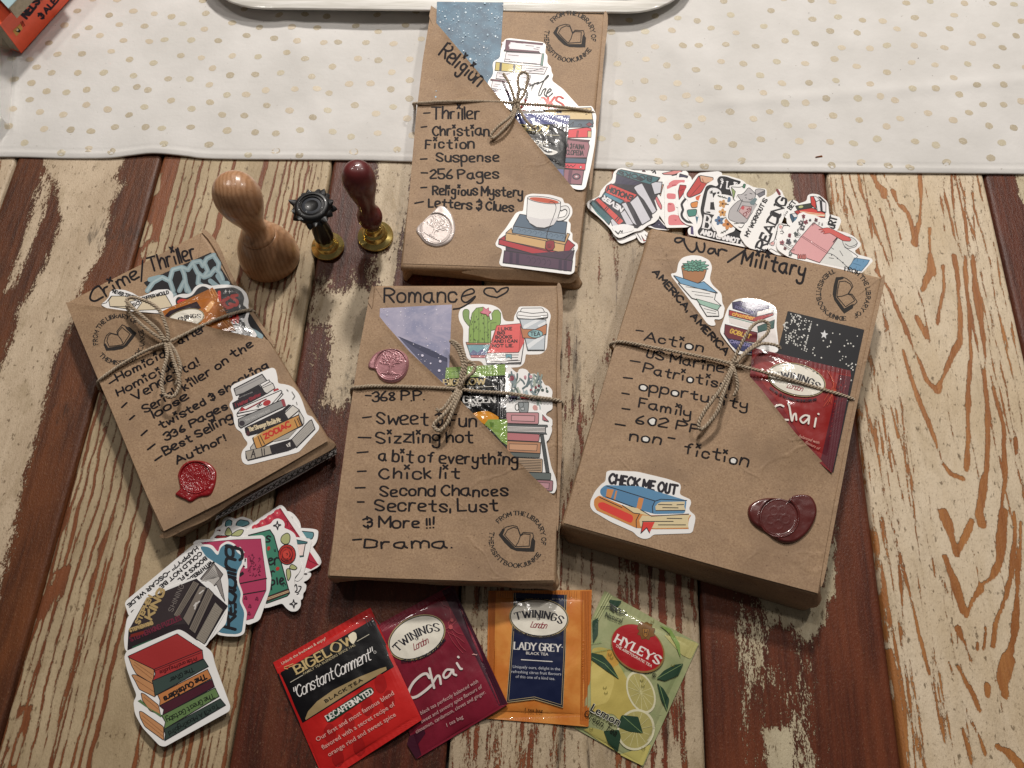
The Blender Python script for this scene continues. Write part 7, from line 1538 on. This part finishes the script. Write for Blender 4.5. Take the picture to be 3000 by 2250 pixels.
def r5(a): a.line("1360,548 1315,610 1320,650 1330,690 1312,740 1325,790 1380,840 1450,852", 7, K, True)
def r6(a):
    a.poly("1378,480 1540,238 1560,320 1640,352 1560,470 1420,530 1385,515", '#c0403a', sm=5, line=K, lw=2.4).line("1420,520 1560,360", 2, '#7c2420').poly("1545,240 1725,270 1715,320 1625,345 1560,325", '#d7a98a', sm=4, line=K, lw=2).line("1580,285 1600,330 1640,345", 3, '#b06a50', True)
    a.poly("1490,520 1570,485 1555,575 1500,560", '#d8653c', sm=4).poly("1425,600 1525,572 1522,655 1440,665", '#d88a44', sm=6, line=K, lw=1.8).poly("1378,690 1512,678 1500,765 1400,778", '#3f8478', sm=6, line=K, lw=1.8).poly("1490,770 1530,780 1510,870", '#3f6f86').poly("1430,910 1460,900 1470,1010 1430,1000", '#4a3a6a')
def r7(a):
    a.poly("1768,300 1800,252 1880,252 1990,292 2085,318 2060,362 1990,400 2130,1140 1760,1080 1530,1012 1516,960 1560,905 1585,800 1552,700 1590,500 1628,380 1690,358 1760,385 1790,360", '#1a181c', sm=10)
    a.poly("1600,700 1650,440 1690,400 1770,405 1830,450 1825,600 1790,740 1740,755 1610,725", '#eceaea', sm=10).poly("1685,590 1740,585 1750,690 1680,685", '#1a181c').poly("1710,470 1760,460 1755,520 1720,530", '#1a181c')
    a.pentext('i', (1810, 398), (1822, 402), 17, 4, '#eceaea', serif=True).pentext('LI', (1895, 410), (1990, 420), 20, 4, '#eceaea', serif=True).ell(1833, 298, 17, 17, '#eceaea').ell(1833, 298, 7, 7, '#1a181c').ell(2020, 348, 17, 17, '#eceaea').ell(2020, 348, 7, 7, '#1a181c')
    a.pentext('BO', (1590, 922), (1800, 960), 38, 7, '#eceaea', nib=2.4, serif=True).pentext('AND I CANNOT L', (1560, 1000), (2110, 1135), 12.5, 4.6, '#eceaea', gap=2)
def flower(a, x, y, r, c, seed=0):
    for k in range(5): an = 1.2566*k+seed; a.ell(x+r*0.6*math.cos(an), y+r*0.6*math.sin(an), r*0.5, r*0.38, c, math.degrees(an), n=10)
    a.ell(x, y, r*0.28, r*0.28, '#5a3222', n=8)
def r8(a):
    flower(a, 1845, 610, 52, '#cf9a5c'); flower(a, 1842, 725, 50, '#cf9a5c', 1); flower(a, 1800, 828, 56, '#4f6e94', 2); flower(a, 1910, 875, 66, '#cf8a50', 3); a.poly("1915,520 1945,525 1950,580 1900,590", '#5a7696', sm=5)
    a.line("1780,505 1900,540|1790,500 1800,520|1810,505 1820,525|1840,510 1850,535|1870,520 1880,540|1820,990 1910,945|1830,975 1850,990|1860,960 1880,975|1870,610 1920,620|1830,800 1880,790", 2, '#5b5f58')
def r9(a): a.poly("1955,395 2010,450 1985,550", '#93a66d', line=K, lw=1.6).poly("2100,400 2115,350 2145,355 2130,410", '#3f7a5c', sm=4, line=K, lw=1.4).line("1960,390 2060,395 2110,380", 1.6, K, True)
def r10(a):
    a.view(*RT)
    a.poly("0,530 60,480 110,470 130,500 230,480 330,560 230,640 150,780 40,770 -80,720 -60,600", '#b6b2b3', sm=10, line='#3a3a3e', lw=1.6).poly("70,450 35,402 95,402 130,380 190,305 240,350 285,400 270,450 220,500 110,495", '#b9b5b6', sm=6, line='#3a3a3e', lw=1.8)
    a.poly("270,340 320,325 400,340 402,370 350,370 280,410", '#b9b5b6', sm=8, line='#3a3a3e', lw=1.6).poly("300,400 400,345 400,400 330,440", '#77757c', line='#3a3a3e', lw=1.2).poly("60,620 110,545 230,560 215,640 170,720 80,640", '#c9a8a8', line='#5a3a3e', lw=1.4).pentext('Chill', (140, 690), (225, 600), 9, 2, '#7a2a33').poly("80,575 120,545 140,570 120,605", '#c4565c', sm=3)
    a.line("140,410 165,405|205,385 235,395|190,460 215,470 240,450|150,440 165,450|110,470 40,620|0,780 130,770 100,830 60,820", 1.7, '#2a2a2e', True).poly("200,500 270,440 300,460 260,540 215,530", '#6f8287')
def r11(a): a.view(*RT); a.pentext('MY WORKOUT IS', (182, 950), (432, 470), 11.5, 3.4, K, gap=1.5).pentext('READING', (398, 1128), (690, 468), 28, 8, K, nib=4.2, serif=True, gap=1.0).line("560,345 590,395", 8, '#7a2f38')
def r12(a): a.view(*RT); a.line("470,1105 450,1130 480,1105 560,1150|520,1000 460,1040 510,1065 530,1010|520,1000 550,900 580,790 640,800 620,860 650,900|560,870 540,960 550,990|640,800 740,805|600,880 635,875 630,910 605,905|560,1060 640,1175", 1.8, '#3a3436', True).poly("590,795 630,810 610,850 582,830", '#e0a8a4').poly("470,1035 512,1010 520,1045 490,1058", '#e0a8a4').line("650,795 652,808|670,795 672,808|690,796 692,808|710,797 712,808|550,880 562,884|545,900 557,904|540,920 552,924", 1.5, K)
def r13(a): a.view(*RT); a.pentext('BET', (738, 602), (806, 505), 13, 3.4, K).line("660,662 668,668|672,640 682,645|685,622 695,628", 3, K)
def r14(a):
    a.view(*RT); a.poly("795,550 1010,512 1050,552 850,612 815,590", '#34382f', line=K, lw=2).ell(867, 560, 30, 16, '#b9bd84', -8)
    a.poly("850,600 1010,575 1180,640 1178,700 980,690 850,650 800,620", '#d2453e', line=K, lw=2).line("860,620 1175,660|900,640 1170,680", 2, '#e9c9a0').poly("960,650 1178,668 1176,685 970,668", '#e9dcc0').poly("780,625 830,600 860,650 830,665", '#b03530', line=K, lw=1.6)
    a.poly("990,428 1030,425 1060,500 1062,592 1000,535", '#c9403a', line=K, lw=2).poly("1060,498 1110,470 1125,620 1080,620", '#e6e4e6', line=K, lw=2).poly("1030,425 1060,425 1110,470 1062,495", '#e6e4e6', line=K, lw=1.5).poly("1095,455 1130,480 1145,625 1120,620 1108,480", '#2a2a30').poly("1135,480 1190,510 1190,632 1145,620", '#e6e4e6', line=K, lw=2).poly("1080,428 1120,430 1190,500 1140,478", '#2a2a30')
    a.poly("725,658 745,652 775,700 770,792 730,700", '#35566e', line=K, lw=1.6).poly("745,652 805,650 825,692 778,700", '#e6e4e6', line=K, lw=1.6).poly("778,700 825,692 770,792", '#4c7a98', line=K, lw=1.6)
def r15(a): a.view(*RT); a.pentext('URT', (1298, 842), (1335, 700), 20, 5, K, gap=1.4)
def r16(a):
    a.view(*RT); a.poly("1330,965 1400,1010 1450,1080 1490,1105 1560,1230 1480,1360 1110,1285", '#dcdcd8').poly("1400,990 1460,940 1560,970 1602,1030 1580,1080 1470,1105 1420,1060", '#dcdcd8', sm=8, line='#55555a', lw=1.6)
    a.poly("1560,1222 1755,1252 1730,1300 1650,1395 1470,1360 1520,1300", '#6a97ba', line='#33556e', lw=1.8).line("1600,1240 1580,1360|1680,1260 1620,1380|1540,1290 1640,1320", 1.4, '#3f6a8c')
    a.line("1330,965 1110,1285|1195,1155 1280,1180 1380,1260 1480,1350|1370,1130 1410,1195|1430,1080 1590,1190 1590,1215 1550,1250|1260,1090 1290,1110|1230,1220 1290,1230|1440,1040 1500,1075 1560,1060 1600,1030", 1.6, '#55555a', True); a.dots([(1265, 1185), (1340, 1228), (1410, 1283)], 2, '#4a4a4e')
    a.poly("1028,765 1345,962 1215,1145 1108,1285 718,1150 870,945", '#dda3a5', line='#4a2f33', lw=1.8).line("872,948 1205,1165|880,935 1215,1145", 1.6, '#8a5a5e').line("1285,1018 1330,965", 3.4, '#3a2a2e')
    a.poly("1215,830 1270,850 1440,935 1490,955 1520,985 1500,1008 1410,1000 1240,900 1190,910 1150,912 1180,880 1115,895 1165,862 1088,858 1160,838", '#d2605a', sm=4, line='#6a2a26', lw=1.4)
    for x in (835, 865, 895, 920): a.poly([(x-16, 1230+(x-835)*.12), (x-10, 1185), (x, 1172), (x+10, 1188), (x+12, 1235)], '#c2706a', sm=3, line='#5a2a26', lw=1.2)
    Q = random.Random(6)
    for x, y, r, c in ((900, 685, 30, '#8a3a48'), (930, 760, 34, '#8f4450'), (1062, 732, 28, '#6a3a48'), (985, 735, 20, '#5d5d60'), (865, 770, 38, '#4c4a4e'), (885, 830, 40, '#55565a'), (720, 932, 28, '#8f3a48'), (800, 915, 34, '#5d6664'), (620, 1025, 34, '#a3606a'), (705, 1015, 42, '#55505a'), (790, 1005, 24, '#70787a'), (660, 1100, 22, '#7a4a4e'), (725, 1170, 30, '#5d6a6c'), (825, 860, 14, '#5a5a5e'), (1140, 788, 14, '#6a5a5e'), (1100, 775, 12, '#5a5a5e')):
        for k in range(6): an = k*1.05+Q.random(); a.ell(x+r*0.45*math.cos(an), y+r*0.45*math.sin(an), r*0.52, r*0.3, c, math.degrees(an)+Q.uniform(-30, 30), n=8)
        a.ell(x, y, r*0.3, r*0.3, '#e6dcdc' if Q.random() < 0.4 else '#2e2a30', n=7)
    a.line("900,710 870,800 820,880 860,930|1060,755 1010,800|640,1050 720,1110 780,1120|800,950 850,940|700,1050 770,1080", 1.5, '#4a4a4e', True)
fan([
 ('white sticker with pinkish points peeking out at the top left of the right fan', "615,155 690,105 760,160 820,130 888,150 930,195 960,160 1050,180 1200,170 1290,135 1420,210 1300,400 640,300", ZN, r0, 'print', 12),
 ('white sticker with a dark plum stripe below the never enough books one', "400,990 500,1110 540,1124 730,1052 760,960 560,900", ZN, r0b, 'print', 10),
 ('white sticker with a red tip by the corner of the War parcel', "690,960 760,1085 800,1120 905,1075 908,1010 800,930", ZN, r0c, 'print', 6),
 ('dark purple starry sticker beside the corner of the War parcel', "860,900 1000,770 1160,950 1000,940", ZN, r0d, 'print', 6),
 ('white sticker with a navy book corner at the top of the fan', "1250,225 1290,190 1440,250 1460,400 1260,420", ZN, r4b, 'print', 10),
 ('sticker with a curved pink stripe right of the never enough books one', "932,540 955,490 1020,470 1010,380 1050,330 1120,330 1120,900 1030,760 960,650", ZN, r3, 'print', 12),
 ('sticker of a pile of books reading Never enough books', "82,600 110,562 200,532 250,500 262,440 320,370 420,290 425,200 500,143 560,140 1020,248 1065,290 1040,360 1060,440 950,520 960,580 1005,690 1032,740 1020,795 960,855 880,880 800,950 700,968 560,1035 500,1052 440,1012 395,935 250,785 100,665", ZN, r1, 'gloss', 24),
 ('white sticker with large pink block letters read sideways', "1085,320 1150,282 1340,258 1440,300 1470,870 1390,912 1120,918 1098,880", ZN, r2, 'print', 14),
 ('small sticker with a dark red shape over the pink lettered one', "1235,380 1290,325 1400,340 1440,420 1420,560 1300,640 1240,660", ZN, r4, 'print', 14),
 ('white sticker with a thick wavy black outline', "1265,620 1300,560 1350,525 1420,560 1480,700 1560,860 1500,900 1380,880 1300,820 1270,740", ZN, r5, 'print', 14),
 ('sticker of red, orange and teal books tumbling', "1340,470 1370,400 1500,235 1540,205 1790,183 1842,205 1830,300 1700,420 1620,800 1560,1040 1400,1010 1390,930 1480,880 1385,790 1370,680 1400,560 1345,520", ZN, r6, 'print', 14),
 ('black sticker with white lettering ending in cannot', "1725,300 1770,240 1880,232 2010,270 2110,300 2200,400 2200,1180 2070,1155 1500,1030 1478,960 1520,890 1550,800 1510,720 1530,560 1590,430 1640,345", ZN, r7, 'print', 14),
 ('white sticker with orange and blue flowers', "1728,520 1755,475 1900,488 2000,520 1990,700 2010,960 1920,990 1825,1046 1780,1032 1768,960 1715,890 1700,800 1755,730 1735,620", ZN, r8, 'print', 16),
 ('white sticker with small green leaves above the grey cat', "1925,370 1990,365 2110,340 2170,350 2300,420 2200,620 1990,560", ZN, r9, 'print', 12),
 ('sticker of a grey cat hugging a book', "1885,690 1960,600 2040,540 2015,490 2045,478 2100,470 2150,430 2190,375 2290,400 2410,410 2420,470 2350,700 2200,920 2100,975 2000,905 1890,800", ZN, r10, 'print', 16),
 ('white sticker with the words My workout is reading in large black letters', "2068,1010 2090,960 2350,525 2390,505 2430,520 2510,478 2570,408 2615,440 2640,510 2700,570 2640,790 2500,1090 2400,1225 2170,1180 2075,1045", ZN, r11, 'print', 16),
 ('white sticker with a thin line drawing of cats with pink ears', "430,1110 470,1000 540,810 575,765 740,790 820,850 760,1180 560,1190", RT, r12, 'print', 14),
 ('white sticker with the sideways word bet', "640,650 690,500 760,462 830,490 850,540 780,680 680,720", RT, r13, 'print', 14),
 ('sticker of red and white books with a small blue book', "675,720 720,640 790,530 945,480 955,405 1010,385 1100,395 1222,495 1232,620 1245,680 1190,790 900,820 700,800", RT, r14, 'print', 16),
 ('white sticker corner with the black letters urt', "1215,690 1250,655 1370,690 1395,740 1340,880 1190,870", RT, r15, 'print', 14),
 ('sticker of a reader with flowers for a face holding a pink book', "550,1010 640,900 700,860 745,780 820,710 832,650 900,620 960,650 1100,680 1190,750 1240,830 1340,865 1450,888 1560,938 1645,1030 1645,1062 1560,1132 1600,1172 1700,1198 1790,1228 1802,1262 1655,1420 1580,1410 700,1210 560,1110", RT, r16, 'print', 16)], ZN, RF)
